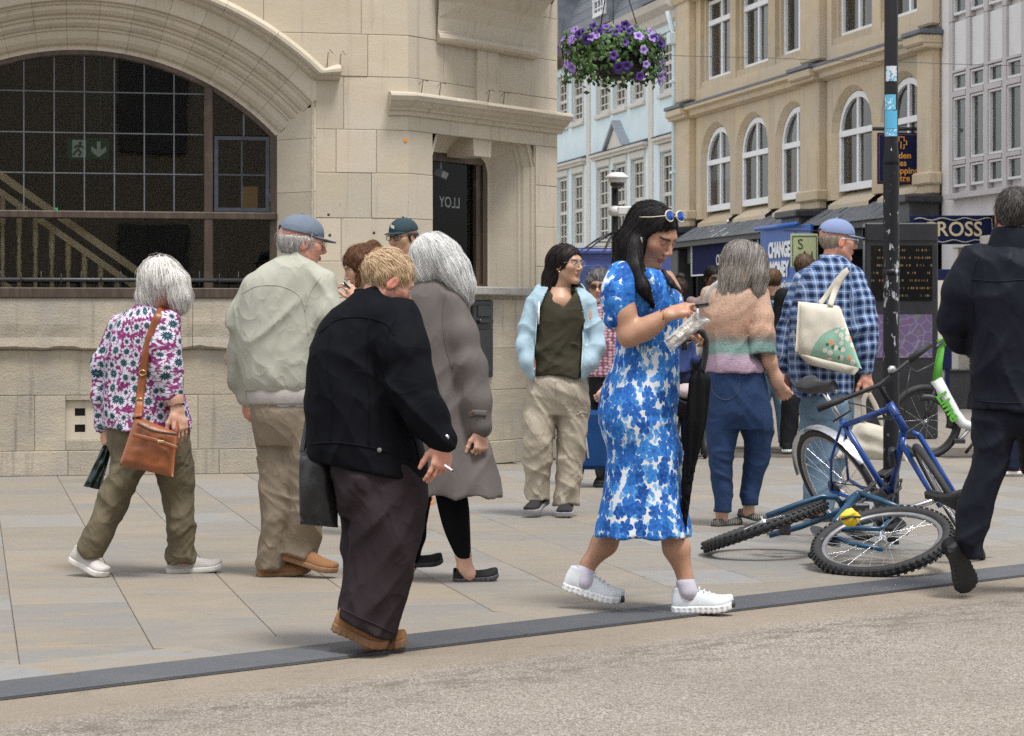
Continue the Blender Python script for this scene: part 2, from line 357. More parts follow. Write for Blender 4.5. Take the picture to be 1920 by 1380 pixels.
M['lead'] = plain('lead came', (0.105, 0.115, 0.125), 0.7, 0.2, 30)
M['iron'] = plain('black painted iron', (0.022, 0.023, 0.026), 0.45, 0.3, 25, 0.2, 60)
M['iron_blue'] = plain('blue grey painted casement', (0.035, 0.043, 0.055), 0.5, 0.3, 25, 0.2, 60)
M['wire'] = plain('rusty wire', (0.09, 0.065, 0.05), 0.7)
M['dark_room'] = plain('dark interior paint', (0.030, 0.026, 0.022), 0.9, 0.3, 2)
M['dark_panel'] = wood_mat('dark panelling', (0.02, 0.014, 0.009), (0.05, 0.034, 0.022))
M['sill_grey'] = stone_mat('grey weathered sill', (0.27, 0.26, 0.24), (0.42, 0.40, 0.36), (0.17, 0.165, 0.16), 2.0, 0.8, 1.0)
bank = empty('bank_building', (*O0, 0), A0, label='honey coloured stone corner building with a wide arched leaded window', cat='building')
SCN, ZCN = 0.627, 1.20                  # centre of the arch
RI, RO, RH0, RH1 = 2.11, 2.467, 2.58, 2.70
AE = math.radians(46.2)
S_IN, S_OUT = SCN + RI * math.sin(AE), SCN + RO * math.sin(AE)
CORN = 3.156
def cant(p):                            # canted corner: along, into, up -> building frame
 c, y, z = p; k = math.sqrt(0.5); return (CORN + (c - y) * k, (c + y) * k, z)
def cant_mb(mb): mb.v = [cant(p) for p in mb.v]; return mb
def block(poly, front, mat, parent, xf=None, name='stone_block', gap=0.0016, bev=0.004, back=0.03):
 if len(poly) < 3: return
 p1 = inset(poly, gap); p2 = inset(poly, gap + bev); n = len(p1)
 if poly_area(p2) < 0.002: return
 v = [(a, back, b) for a, b in p1] + [(a, front + bev * 0.7, b) for a, b in p1] + [(a, front + random.uniform(-0.001, 0.001), b) for a, b in p2]
 f = [tuple(2 * n + i for i in range(n))] + [(k * n + i, k * n + (i + 1) % n, (k + 1) * n + (i + 1) % n, (k + 1) * n + i) for k in range(2) for i in range(n)]
 if xf: v = [xf(q) for q in v]
 return mesh_obj(name, v, f, mat, parent)
rb = random.Random(5)
def clip_arch(poly, r):
 c = np.mean(poly, 0) - np.array([SCN, ZCN]); d = c / np.linalg.norm(c)
 return clip_poly(poly, -d[0], -d[1], -(d[0] * SCN + d[1] * ZCN + r))
mort = MB()
mort.box(S_OUT - 0.02, CORN - 0.012, 0.012, 0.5, 0, 5.2); mort.box(-3.2, 2 * SCN - S_OUT + 0.02, 0.012, 0.5, 0, 5.2)
mort.box(2 * SCN - S_OUT + 0.02, 0.49, 0.012, 0.5, 0, 1.35); mort.box(.87, S_OUT - 0.02, 0.012, 0.5, 0, 1.35); mort.box(.49, .87, 0.012, .5, 0, .27); mort.box(.49, .87, 0.012, .5, .575, 1.35)
for k in range(16):                      # core above the arch
 a0, a1 = -AE + 2 * AE * k / 16, -AE + 2 * AE * (k + 1) / 16
 p = [(SCN + 2.5 * math.sin(a0), ZCN + 2.5 * math.cos(a0)), (SCN + 2.5 * math.sin(a1), ZCN + 2.5 * math.cos(a1))]
 mort.prism([p[0], p[1], (p[1][0], 5.2), (p[0][0], 5.2)], 0.012, 0.5)
mort.obj('wall_core', M['mortar'], bank)
# ashlar right of the window
zs = [1.37, 1.654, 1.994, 2.35, 2.69, 3.108, 3.44, 3.80, 4.15, 4.5, 4.85, 5.2]
jn = [2.78, 2.62, 2.86, 2.70, 2.64, 2.83]
for i in range(len(zs) - 1):
 z0, z1 = zs[i], zs[i + 1]; hit = z1 > 2.9
 js = [jn[i % 6]] if i % 3 else [jn[i % 6] - 0.12, jn[i % 6] + 0.2]
 xs = [S_OUT + 0.012] + js + [CORN]
 if hit:                              # courses over the arch, in alternating bond
  xs = [CORN]; x = jn[i % 6]
  if z0 < 3.0: xs.append(x); x = S_OUT + 0.012
  while x > -3.2: xs.append(x); x -= rb.uniform(0.5, 0.82)
  xs.append(-3.2); xs = xs[::-1]
 for a, b in zip(xs[:-1], xs[1:]):
  poly = [(a, z0), (b, z0), (b, z1), (a, z1)]
  if hit and not (a > 2.3 and z0 < 3.0): poly = clip_arch(poly, 2.57)
  if hit and z0 < 3.0 and b <= 2.45: continue
  block(poly, rb.uniform(-0.003, 0.002), M['limestone'], bank)
 if not hit:
  xl = [-3.2, -2.6 + rb.uniform(-.2, .2), -1.9 + rb.uniform(-.2, .2), 2 * SCN - S_OUT - 0.012]
  for a, b in zip(xl[:-1], xl[1:]): block([(a, z0), (b, z0), (b, z1), (a, z1)], rb.uniform(-0.003, 0.002), M['limestone'], bank)
# jamb splays
for sgn in (1, -1):
 f = lambda s: SCN + sgn * (s - SCN)
 mb = MB(); zz = [1.37, 1.75, 2.2, 2.62, 2.86]
 for k in range(len(zz) - 1):
  m = MB(); m.prism([(f(S_IN), 0.36), (f(S_IN), 0.31), (f(S_OUT), 0.0), (f(S_OUT + 0.014), 0.0), (f(S_OUT + 0.014), 0.36)], zz[k] + 0.0015, zz[k + 1] - 0.0015, 'z')
  m.obj('jamb_stone', M['limestone_pale'], bank)
# arch ring: moulded voussoirs
prof = [(2.10, .36), (2.10, .30), (2.132, .30), (2.138, .285), (2.15, .262), (2.185, .232), (2.225, .217), (2.242, .215), (2.245, .198), (2.26, .194), (2.272, .17), (2.296, .146), (2.322, .142), (2.33, .122), (2.348, .117), (2.362, .085), (2.39, .06), (2.42, .058), (2.427, .04), (2.443, .036), (2.452, .004), (2.467, 0.0), (RH0 + 0.02, 0.0), (RH0 + 0.02, .3)]
def ring(pr, a0, a1, nseg):
 v = []; f = []; m = len(pr)
 for k in range(nseg + 1):
  a = a0 + (a1 - a0) * k / nseg
  for r, y in pr: v.append((SCN + r * math.sin(a), y, ZCN + r * math.cos(a)))
 for k in range(nseg):
  for j in range(m - 1): f.append((k * m + j, k * m + j + 1, (k + 1) * m + j + 1, (k + 1) * m + j))
 f += [tuple(range(m)), tuple(nseg * m + j for j in range(m))[::-1]]
 return v, f
NV = 15
for k in range(NV):
 a0 = -AE + 2 * AE * k / NV; a1 = -AE + 2 * AE * (k + 1) / NV
 jit = rb.uniform(-0.002, 0.002)
 v, f = ring([(r, y + jit) for r, y in prof], a0 + 0.0004, a1 - 0.0004, 6)
 MB().add(v, f, False).obj('voussoir', M['limestone_pale'], bank)
hp = [(RH0, .02), (RH0, -.02), (RH0 + .012, -.045), (RH0 + .03, -.062), (RH0 + .042, -.10), (RH0 + .06, -.118), (RH0 + .085, -.118), (RH0 + .10, -.10), (RH1, -.05), (RH1 + .015, .02)]
HA = math.radians(43.4)
for k in range(9):
 v, f = ring(hp, -HA + 2 * HA * k / 9 + .0005, -HA + 2 * HA * (k + 1) / 9 - .0005, 6)
 MB().add(v, f).obj('hood_mould', M['limestone_pale'], bank)
for sgn in (1, -1):                      # horizontal returns of the hood mould
 m = MB(); base = (SCN + sgn * RH0 * math.sin(HA), ZCN + RH0 * math.cos(HA))
 v = []
 for x, dz in ((-0.0, None), (0.205, 0.0)):
  for r, y in hp:
   if dz is None: v.append((SCN + sgn * r * math.sin(HA), y, ZCN + r * math.cos(HA)))
   else: v.append((base[0] + sgn * x, y, base[1] + (r - RH0)))
 n = len(hp); f = [(j, j + 1, n + j + 1, n + j) for j in range(n - 1)] + [tuple(range(n)), tuple(n + j for j in range(n))]
 m.add(v, f).obj('hood_stop', M['limestone_pale'], bank)
# plinth
pz = [(0.0, 0.19, -0.035), (0.19, 0.615, -0.005), (0.615, 0.96, -0.005)]
pj = [[-1.6, -0.7, 0.506, 1.66, 2.7], [-2.2, -1.0, 0.257, 1.5, 2.5], [-1.9, -0.5, 1.1, 2.3]]
for (z0, z1, fr), js in zip(pz, pj):
 xs = [-3.2] + js + [CORN + (0.02 if fr < -0.01 else 0)]
 for a, b in zip(xs[:-1], xs[1:]):
  if z0 == 0.19 and a < 0.5 < b:   # leave room for the vent
   block([(a, z0), (0.49, z0), (0.49, z1), (a, z1)], fr, M['plinth'], bank); block([(0.87, z0), (b, z0), (b, z1), (0.87, z1)], fr, M['plinth'], bank)
   block([(0.49, z0), (0.87, z0), (0.87, 0.27), (0.49, 0.27)], fr, M['plinth'], bank); block([(0.49, 0.575), (0.87, 0.575), (0.87, z1), (0.49, z1)], fr, M['plinth'], bank)
  else: block([(a, z0), (b, z0), (b, z1), (a, z1)], fr, M['plinth'], bank)
v = MB(); v.box(0.492, 0.868, 0.10, 0.14, 0.272, 0.573); v.obj('vent_recess', M['iron'], bank)
v = MB()                                  # stone vent grille with square holes
xs = [0.492, 0.56, 0.64, 0.72, 0.80, 0.868]; zz = [0.272, 0.33, 0.39, 0.455, 0.515, 0.573]
for i in range(5):
 for j in range(5):
  if i % 2 == 1 and j % 2 == 1: continue
  v.box(xs[i], xs[i + 1], 0.025, 0.11, zz[j], zz[j + 1])
v.obj('vent_grille', M['limestone_pale'], bank)
def ledge_block(a, b, xf=None, z0=0.96, z1=1.37):     # projecting sill course with an eroded lower lip
 n = max(3, int((b - a) / 0.05)); pr = []
 m = MB(); vv = [];
 for i in range(n + 1):
  x = a + 0.002 + (b - a - 0.004) * i / n; e = 0.012 * math.sin(x * 5.1) + 0.009 * math.sin(x * 13 + 1) + rb.uniform(-0.006, 0.006)
  for y, z in ((0.03, z0), (-0.03 + e * .3, z0 + 0.004 + max(0, e)), (-0.062 + e * .4, z0 + 0.018 + max(0, e)), (-0.055 + e * .5, z0 + 0.10), (-0.06 + rb.uniform(-.004, .004), z0 + 0.2), (-0.056, z1 - 0.03), (-0.048, z1 - 0.004), (0.03, z1)): vv.append((x, y, z))
 f = [(i * 8 + j, i * 8 + j + 1, (i + 1) * 8 + j + 1, (i + 1) * 8 + j) for i in range(n) for j in range(7)] + [tuple(range(8)), tuple(n * 8 + j for j in range(8))]
 if xf: vv = [xf(q) for q in vv]
 m.add(vv, f).obj('ledge_stone', M['plinth'], bank)
for a, b in ((-3.2, -1.9), (-1.9, -0.6), (-0.6, 1.455), (1.455, 2.9), (2.9, CORN + 0.03)): ledge_block(a, b)
# -- arched window
YW = 0.34
def arc_pts(r, a0, a1, n): return [(SCN + r * math.sin(a0 + (a1 - a0) * k / n), ZCN + r * math.cos(a0 + (a1 - a0) * k / n)) for k in range(n + 1)]
def ztop(s, r=RI - 0.05): return ZCN + math.sqrt(max(0, r * r - (s - SCN) ** 2))
WIN = mesh_obj('arched_window', [(SCN, YW + .06, 1.4), (SCN + .01, YW + .06, 1.4), (SCN, YW + .06, 1.41)], [(0, 1, 2)], M['window_wood'], bank)
m = MB(); WL, WR = 2 * SCN - S_IN, S_IN
pr = [(RI - 0.055, YW + .05), (RI - 0.055, YW - .02), (RI - 0.045, YW - .035), (RI + 0.01, YW - .035), (RI + 0.01, YW + .05)]
v_, f_ = ring(pr, -AE, AE, 40); m.add(v_, f_)
m.box(WR - 0.055, WR + 0.008, YW - .033, YW + .05, 1.37, 2.66); m.box(WL - 0.008, WL + 0.055, YW - .033, YW + .05, 1.37, 2.66)
m.obj('window_frame', M['window_wood'], WIN)
MUL = 1.61
for c in (MUL, 2 * SCN - MUL):
 m = MB(); m.bbox(c - 0.036, c + 0.036, YW - .05, YW + .05, 1.42, ztop(c) + .02, .008); m.obj('mullion', M['window_wood'], WIN)
m = MB(); m.bbox(WL, WR, YW - .055, YW + .05, 1.985, 2.045, .008); m.obj('transom', M['window_wood'], WIN)
m = MB(); m.bbox(WL - 0.2, WR + 0.2, 0.0, YW + .06, 1.355, 1.41, .008); m.bbox(WL - .1, WR + .1, -0.07, 0.02, 1.362, 1.44, .006); m.obj('window_sill', M['window_wood'], bank)
# lead bars
ds = (FP and 55 / 4600 * 18.8)
bx = [MUL - 0.036 - 0.232 * k for k in range(1, 9)]
for s in [SCN + (b - SCN) for b in bx if b > 2 * SCN - MUL]:
 m = MB(); m.box(s - .0048, s + .0048, YW - .012, YW + .008, 2.04, ztop(s)); m.obj('lead_bar', M['lead'], WIN)
for z in (2.34, 2.655, 2.975):
 hw = min(MUL - SCN, math.sqrt((RI - .05) ** 2 - (z - ZCN) ** 2)); m = MB(); m.box(SCN - hw, SCN + hw, YW - .014, YW + .006, z - .0045, z + .0045); m.obj('lead_bar', M['lead'], WIN)
m = MB(); m.box(1.89 - .006, 1.89 + .006, YW - .012, YW + .008, 2.64, ztop(1.89)); m.obj('lead_bar', M['lead'], WIN)
# panes (each light its own glass)
def pane(poly, y=YW + .002, xf=None):
 vv = [(a, y, b) for a, b in poly];
 if xf: vv = [xf(q) for q in vv]
 return mesh_obj('glass_pane', vv, [tuple(range(len(vv)))], M['glass'], WIN)
xsn = [WL + .05, 2 * SCN - MUL] + sorted([b for b in bx if b > 2 * SCN - MUL]) + [MUL, 1.89, WR - .05]
zsn = [2.045, 2.34, 2.655, 2.975, 3.3]
for i in range(len(xsn) - 1):
 for j in range(4):
  a, b = xsn[i], xsn[i + 1]
  if i == len(xsn) - 3 and j < 2: continue
  if i == len(xsn) - 2 and j < 2: continue
  poly = [(a, zsn[j]), (b, zsn[j])] + [(b + (a - b) * k / 4, min(zsn[j + 1], ztop(b + (a - b) * k / 4, RI - .04))) for k in range(5)]
  if min(p[1] for p in poly[2:]) < zsn[j] - .2 or max(p[1] for p in poly[2:]) < zsn[j] + .01: continue
  poly = [(p[0], max(p[1], zsn[j])) for p in poly]
  pane(poly)
for a, b in ((WL + .05, 2 * SCN - MUL), (2 * SCN - MUL, MUL), (MUL, WR - .05)): pane([(a, 1.41), (b, 1.41), (b, 1.99), (a, 1.99)])
# opening casement
cs = empty('casement', (0, 0, 0)); cs.parent = WIN
a, b, z0, z1 = MUL + .045, WR - .06, 2.05, 2.645
m = MB(); w = .03
m.box(a, b, YW - .045, YW - .005, z0, z0 + w); m.box(a, b, YW - .045, YW - .005, z1 - w, z1); m.box(a, a + w, YW - .044, YW - .006, z0 + w, z1 - w); m.box(b - w, b, YW - .044, YW - .006, z0 + w, z1 - w)
cs.name = 'casement_root'; bpy.data.objects.remove(cs)
m.box((a + b) / 2 - .006, (a + b) / 2 + .006, YW - .03, YW - .015, z0, z1); m.box(a, b, YW - .03, YW - .014, 2.335, 2.347)
m.box(b - .002, b + .012, YW - .05, YW - .03, z0 + .08, z0 + .14); m.obj('casement', M['iron_blue'], WIN); pane([(a, z0), (b, z0), (b, z1), (a, z1)], YW - .02)
# spiked rail on the sill
rail = MB(); rail.tube([(WL - .2, -0.03, 1.50), (WR + .25, -0.03, 1.50)], 0.017, 8); RAIL = rail.obj('spiked_rail', M['iron'], bank)
m = MB()
for k in range(24):
 s = -1.2 + .1505 * k
 if s > WR + .2: break
 m = MB(); m.tube([(s, -0.03, 1.57), (s, -0.03, 1.51), (s, -0.03, 1.44)] if k % 2 == 0 else [(s, -0.055, 1.55), (s, -0.05, 1.50), (s, -0.05, 1.46)], [.002, .006, .004], 5); m.obj('spike', M['iron'], RAIL)
for s in (-0.8, 0.62, 2.0):
 m = MB(); m.tube([(s, -0.03, 1.5), (s, -0.03, 1.375)], .006, 5); m.box(s - .03, s + .03, -.05, -.01, 1.372, 1.382); m.obj('rail_bracket', M['iron'], RAIL)
# -- room behind the window
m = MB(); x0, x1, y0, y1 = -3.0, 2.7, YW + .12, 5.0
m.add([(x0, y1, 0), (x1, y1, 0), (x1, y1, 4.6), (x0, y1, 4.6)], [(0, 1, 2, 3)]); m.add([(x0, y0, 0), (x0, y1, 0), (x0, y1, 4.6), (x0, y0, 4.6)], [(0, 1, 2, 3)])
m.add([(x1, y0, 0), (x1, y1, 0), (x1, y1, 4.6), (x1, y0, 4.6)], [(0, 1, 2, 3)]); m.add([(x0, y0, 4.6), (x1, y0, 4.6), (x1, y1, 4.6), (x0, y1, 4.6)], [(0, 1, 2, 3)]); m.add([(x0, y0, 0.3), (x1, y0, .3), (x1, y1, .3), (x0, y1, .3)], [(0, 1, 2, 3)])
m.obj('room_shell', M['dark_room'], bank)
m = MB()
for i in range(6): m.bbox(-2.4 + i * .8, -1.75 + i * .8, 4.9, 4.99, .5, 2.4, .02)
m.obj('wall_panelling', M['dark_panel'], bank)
# staircase: two raking rails and turned balusters
stair = empty('staircase', (0.0, .62, 0), 0); stair.parent = bank
def zr(s): return 2.36 - (s + 0.03) * 0.705
for nm, dz, hw, hh in (('handrail', .0, .03, .035), ('baluster_rail', -.135, .035, .03), ('stair_string', -.95, .02, .14)):
 m = MB(); pts = [(-1.6, zr(-1.6) + dz), (1.4, zr(1.4) + dz)]
 m.prism([(pts[0][0], pts[0][1] - hh), (pts[1][0], pts[1][1] - hh), (pts[1][0], pts[1][1] + hh), (pts[0][0], pts[0][1] + hh)], -hw, hw); m.obj(nm, M['stair_wood'], stair)
for k in range(22):
 s = -1.5 + k * .127; zt = zr(s) - .16; zb = zr(s) - .86
 pb = [(.024, 0), (.024, .08), (.016, .09), (.021, .11), (.014, .13), (.022, .26), (.015, .42), (.02, .45), (.014, .47), (.024, .5), (.024, .72)]
 m = MB(); m.lathe([(r, zb + z * (zt - zb) / .70) for r, z in pb], (s, 0, 0), 8); m.obj('baluster', M['stair_wood'], stair)
# hanging exit sign inside: green board, white running figure and down arrow
def emis(name, c, st):
 t = NT(name); e = t.n('Emission', Color=c, Strength=st); t.t.links.new(e, t.out.inputs[0]); return t.m
sg = empty('exit_sign', (0.72, 1.3, 2.60)); sg.parent = bank
m = MB(); m.box(-.17, .17, 0, .02, -.085, .085); m.tube([(-.1, .01, .085), (-.1, .01, 1.9)], .004, 4); m.tube([(.1, .01, .085), (.1, .01, 1.9)], .004, 4); m.obj('sign_board', emis('lit green sign', (0.0, 0.20, 0.10), 0.022), sg)
m = MB(); m.box(-.13, -.02, -.004, 0, -.07, .07); m.prism([(.07, .06), (.10, .06), (.10, -.01), (.145, .02), (.145, -.02), (.085, -.07), (.025, -.02), (.025, .02), (.07, -.01)], -.004, 0)
m.obj('sign_symbols', emis('lit white symbol', (0.75, 0.9, 0.8), 0.035), sg)
m = MB(); m.lathe([(0.001, -.002), (.014, -.002), (.014, .002), (.001, .002)], (-.065, -.006, .045), 10, Matrix.Rotation(math.pi / 2, 4, 'X'))
for p in ([(-.07, .03), (-.085, -.01)], [(-.085, -.01), (-.06, -.03), (-.075, -.06)], [(-.085, -.01), (-.105, -.03), (-.122, -.055)], [(-.07, .025), (-.045, .01), (-.03, .02)], [(-.072, .025), (-.1, .02), (-.11, .0)]): m.tube([(a, -.006, b) for a, b in p], .009, 5)
m.obj('running_figure', emis('lit green figure', (0.0, 0.20, 0.10), 0.022), sg)
m = MB(); m.tube([(0.35, .9, 2.07), (0.46, .9, 2.065)], .03, 10); m.obj('green_lamp', emis('green exit lamp', (0.02, 0.5, 0.15), .35), bank)
m = MB(); m.box(1.97, 2.10, 1.2, 1.22, 2.12, 2.30); m.obj('notice', emis('lit notice', (0.5, 0.28, 0.10), .045), bank)
# -- canted corner
m = MB(); m.box(-0.012, .335, .014, .4, 0, 5.2); m.box(1.885, 2.25, .014, .4, 0, 5.2); m.box(.335, 1.885, .014, .4, 0, 1.40); m.box(.335, 1.885, .014, .4, 2.86, 5.2)
cant_mb(m).obj('corner_core', M['mortar'], bank)
for i in range(len(zs) - 1):
 z0, z1 = zs[i], zs[i + 1]
 xs = ([0.0, .34], [1.9, 2.25]) if z1 < 2.9 else ([0.0, [.7, .5, .62, .8][i % 4], [1.45, 1.3, 1.62, 1.5][i % 4], 2.25],)
 for xx in xs:
  for a, b in zip(xx[:-1], xx[1:]): block([(a, z0), (b, z0), (b, z1), (a, z1)], rb.uniform(-.002, .002), M['limestone_pale'], bank, cant)
for (z0, z1, fr), js in zip(pz, [[.9, 1.7], [.75, 1.5], [.55, 1.2, 1.75]]):
 xs = [-0.01] + js + [2.25]
 for a, b in zip(xs[:-1], xs[1:]): block([(a, z0), (b, z0), (b, z1), (a, z1)], fr, M['plinth'], bank, cant)
block([(0, .96), (.9, .96), (.9, 1.37), (0, 1.37)], -.004, M['plinth'], bank, cant); block([(1.17, .96), (2.25, .96), (2.25, 1.37), (1.17, 1.37)], -.004, M['plinth'], bank, cant)
# architrave round the small window: moulded, with keystone
def sweep_cant(path, prof2, name, mat, parent, closed=False):   # path (c,z) with outward normals; prof2 (w,y): w = offset outwards from the opening
 n = len(path); v = []; m_ = len(prof2)
 for i in range(n):
  p = np.array(path[i]); a = np.array(path[max(0, i - 1)]); b = np.array(path[min(n - 1, i + 1)])
  d1 = (p - a) / (np.linalg.norm(p - a) + 1e-9) if i else (b - p) / np.linalg.norm(b - p)
  d2 = (b - p) / (np.linalg.norm(b - p) + 1e-9) if i < n - 1 else d1
  n1 = np.array([-d1[1], d1[0]]); n2 = np.array([-d2[1], d2[0]]); nb = n1 + n2; nb /= (nb @ nb) / 2
  for w, y in prof2: q = p + nb * w; v.append(cant((q[0], y, q[1])))
 f = [(i * m_ + j, i * m_ + j + 1, (i + 1) * m_ + j + 1, (i + 1) * m_ + j) for i in range(n - 1) for j in range(m_ - 1)] + [tuple(range(m_)), tuple((n - 1) * m_ + j for j in range(m_))]
 return MB().add(v, f).obj(name, mat, parent)
ap = [(0, .36), (0, .30), (.02, .29), (.175, .125), (.185, .105), (.205, .10), (.215, .075), (.255, .04), (.262, .02), (.28, .016), (.286, .0), (.292, .02)]
sweep_cant([(.62, 1.40), (.62, 2.45), (.655, 2.53), (.73, 2.58), (1.49, 2.58), (1.565, 2.53), (1.60, 2.45), (1.60, 1.40)], ap, 'architrave', M['limestone_pale'], bank)
m = MB(); m.prism([(.985, 2.55), (1.235, 2.55), (1.27, 2.86), (.95, 2.86)], .03, .3); cant_mb(m).obj('keystone', M['limestone_pale'], bank)
m = MB(); m.bbox(.95, 1.27, -.03, .05, 2.985, 3.43, .006); cant_mb(m).obj('raised_panel', M['limestone_pale'], bank)
cp = [(2.81, 0.02), (2.81, -.02), (2.845, -.025), (2.85, -.045), (2.865, -.05), (2.885, -.08), (2.915, -.105), (2.92, -.12), (2.955, -.135), (2.975, -.128), (2.985, -.10), (3.0, .02)]
def cornice(c0, c1, nm='cornice_stone'):
 v = [];
 for c in (c0, c1):
  for z, y in cp:
   cc = c
   if c <= 0.0: cc = y * math.tan(math.radians(22.5)) * 1.0
   v.append(cant((cc, y + rb.uniform(-.003, .003), z)))
 n = len(cp); f = [(j, j + 1, n + j + 1, n + j) for j in range(n - 1)] + [tuple(range(n)), tuple(n + j for j in range(n))]
 MB().add(v, f).obj(nm, M['limestone_pale'], bank)
for a, b in ((0, .5), (.502, .94), (.942, 1.28), (1.282, 1.8), (1.802, 2.3)): cornice(a, b)
v = []                                    # short return of the cornice along the front
for k, ss in enumerate((CORN, CORN - .16)):
 for z, y in cp: v.append((ss - (y * math.tan(math.radians(22.5)) if k == 0 else 0), y, z))
n = len(cp); MB().add(v, [(j, j + 1, n + j + 1, n + j) for j in range(n - 1)] + [tuple(range(n)), tuple(n + j for j in range(n))]).obj('cornice_stone', M['limestone_pale'], bank)
# swelling corbel of the bay above
cb = [(3.42, .0), (3.42, -.05), (3.435, -.085), (3.46, -.10), (3.485, -.09), (3.50, -.065), (3.52, -.07), (3.62, -.09), (3.75, -.15), (3.87, -.25), (3.98, -.38), (4.08, -.50), (4.3, -.52), (4.9, -.52)]
v = []; nn = 9; m_ = len(cb)
for i in range(nn):
 for z, y in cb:
  g = 0.05 + max(0, -y) * .45; c0, c1 = .42 - g * .55, 1.84 + g * .55; u = i / (nn - 1); e = min(u, 1 - u)
  v.append(cant((c0 + (c1 - c0) * u, y * min(1, .35 + e * 6) if z > 3.5 else y * min(1, .5 + e * 5), z)))
MB().add(v, [(i * m_ + j, i * m_ + j + 1, (i + 1) * m_ + j + 1, (i + 1) * m_ + j) for i in range(nn - 1) for j in range(m_ - 1)] + [tuple(range(m_)), tuple((nn - 1) * m_ + j for j in range(m_))], False).obj('bay_corbel', M['limestone_pale'], bank)
# corner window joinery, sill, glass and lettering
CW = MB(); CW.box(1.53, 1.60, .3, .38, 1.46, 2.58); CW.box(.62, .69, .3, .38, 1.46, 2.58); CW.box(.62, 1.6, .302, .378, 2.51, 2.62); CW.box(.62, 1.6, .302, .378, 1.42, 1.5); CW.box(1.455, 1.53, .32, .37, 1.5, 2.51); CW = cant_mb(CW).obj('corner_window', M['window_wood'], bank)
mesh_obj('glass_pane', [cant((a, .35, b)) for a, b in ((.66, 1.48), (1.47, 1.48), (1.47, 2.53), (.66, 2.53))], [(0, 1, 2, 3)], glass_mat('corner glass', (.75, .78, .77), .6, 1.25), CW)
m = MB(); m.bbox(.36, 1.78, -.09, .34, 1.40, 1.47, .01); cant_mb(m).obj('corner_sill', M['sill_grey'], bank)
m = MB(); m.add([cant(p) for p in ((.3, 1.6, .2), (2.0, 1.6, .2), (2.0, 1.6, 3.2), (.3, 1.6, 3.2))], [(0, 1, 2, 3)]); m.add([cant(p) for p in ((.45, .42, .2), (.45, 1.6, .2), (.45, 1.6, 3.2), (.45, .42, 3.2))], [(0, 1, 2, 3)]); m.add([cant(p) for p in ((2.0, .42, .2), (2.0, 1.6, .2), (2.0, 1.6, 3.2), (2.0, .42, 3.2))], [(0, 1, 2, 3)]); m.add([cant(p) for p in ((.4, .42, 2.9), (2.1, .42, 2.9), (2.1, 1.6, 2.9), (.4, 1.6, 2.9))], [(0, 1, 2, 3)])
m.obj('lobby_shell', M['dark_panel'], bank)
me = text_mesh('LLOY', .13, .002); me.materials.clear(); me.materials.append(plain('white window lettering', (.62, .62, .6), .5))
lo = bpy.data.objects.new('window_lettering', me); COL.objects.link(lo); lo.parent = bank; lo.location = cant((1.20, .42, 2.18)); lo.rotation_euler = (math.pi / 2, 0, math.pi / 4); lo.scale = (-1, 1, 1)
m = MB(); m.bbox(-.05, .05, -.04, .04, -.03, .03, .006); m.tube([(0, .02, .03), (0, .06, .12), (0, .06, .2)], .012, 6); co_ = m.obj('window_camera', plain('white plastic', (.6, .6, .6), .4), bank); co_.location = cant((1.12, .45, 2.42)); co_.rotation_euler = (.3, .2, .9)
# night safe
NS = MB(); NS.bbox(.88, 1.18, -.035, .2, .72, 1.36, .01); NS = cant_mb(NS).obj('night_safe', M['iron'], bank)
m = MB(); m.bbox(.91, 1.15, -.05, -.03, .76, 1.12, .006); m.bbox(.93, 1.13, -.07, -.03, 1.17, 1.20, .006); m.bbox(.93, 1.13, -.045, -.03, 1.22, 1.32, .006); cant_mb(m).obj('safe_door', plain('black lacquer', (.015, .016, .018), .3), NS)
# bird wires on the ledges
for (s, z) in ((2.50, 3.20), (2.60, 3.19)):
 m = MB(); m.tube([(s, -.05, z - .04), (s + .01, -.05, z + .09), (s + .05, -.05, z + .08), (s + .02, -.05, z + .11)], .0035, 4); m.obj('bird_wire', M['wire'], bank)
for c in (.03, .28, .99, 1.22):
 m = MB(); m.tube([cant((c, -.1, 2.97)), cant((c + .03, -.1, 3.09)), cant((c + .1, -.1, 3.085))], .0035, 4); m.tube([cant((c + .03, -.1, 3.09)), cant((c - .03, -.1, 3.05))], .003, 4); m.obj('bird_wire', M['wire'], bank)
m = MB(); m.box(3.12, 3.145, -.006, .0, 2.60, 2.625); m.obj('orange_marker', plain('orange tape', (.75, .25, .01), .5), bank)
# drilled holes and white filler on the ashlar
for (s, z) in ((2.52, 2.02), (2.87, 2.03), (2.53, 1.86), (2.88, 1.88), (2.5, 1.4), (2.62, 1.4)):
 m = MB(); m.lathe([(.001, -.006), (.011, -.006), (.012, 0)], (0, 0, 0), 8, Matrix.Translation((s, -.001, z)) @ Matrix.Rotation(math.pi / 2, 4, 'X')); m.obj('wall_plug', M['iron'], bank)
# side bay seen past the corner: curved dark base
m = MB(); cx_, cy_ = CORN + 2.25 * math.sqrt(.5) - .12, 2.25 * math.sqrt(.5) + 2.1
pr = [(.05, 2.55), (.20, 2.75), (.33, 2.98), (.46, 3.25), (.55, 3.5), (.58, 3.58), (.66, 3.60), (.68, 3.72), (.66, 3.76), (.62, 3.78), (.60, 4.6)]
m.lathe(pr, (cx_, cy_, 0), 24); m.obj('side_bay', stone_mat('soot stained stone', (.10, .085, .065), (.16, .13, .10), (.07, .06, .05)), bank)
m = MB()
for k in range(24): a = 2 * math.pi * k / 24; m.tube([(cx_ + .66 * math.cos(a), cy_ + .66 * math.sin(a), 3.75), (cx_ + .69 * math.cos(a), cy_ + .69 * math.sin(a), 3.92)], .004, 4)
m.obj('bird_spikes', M['wire'], bank)
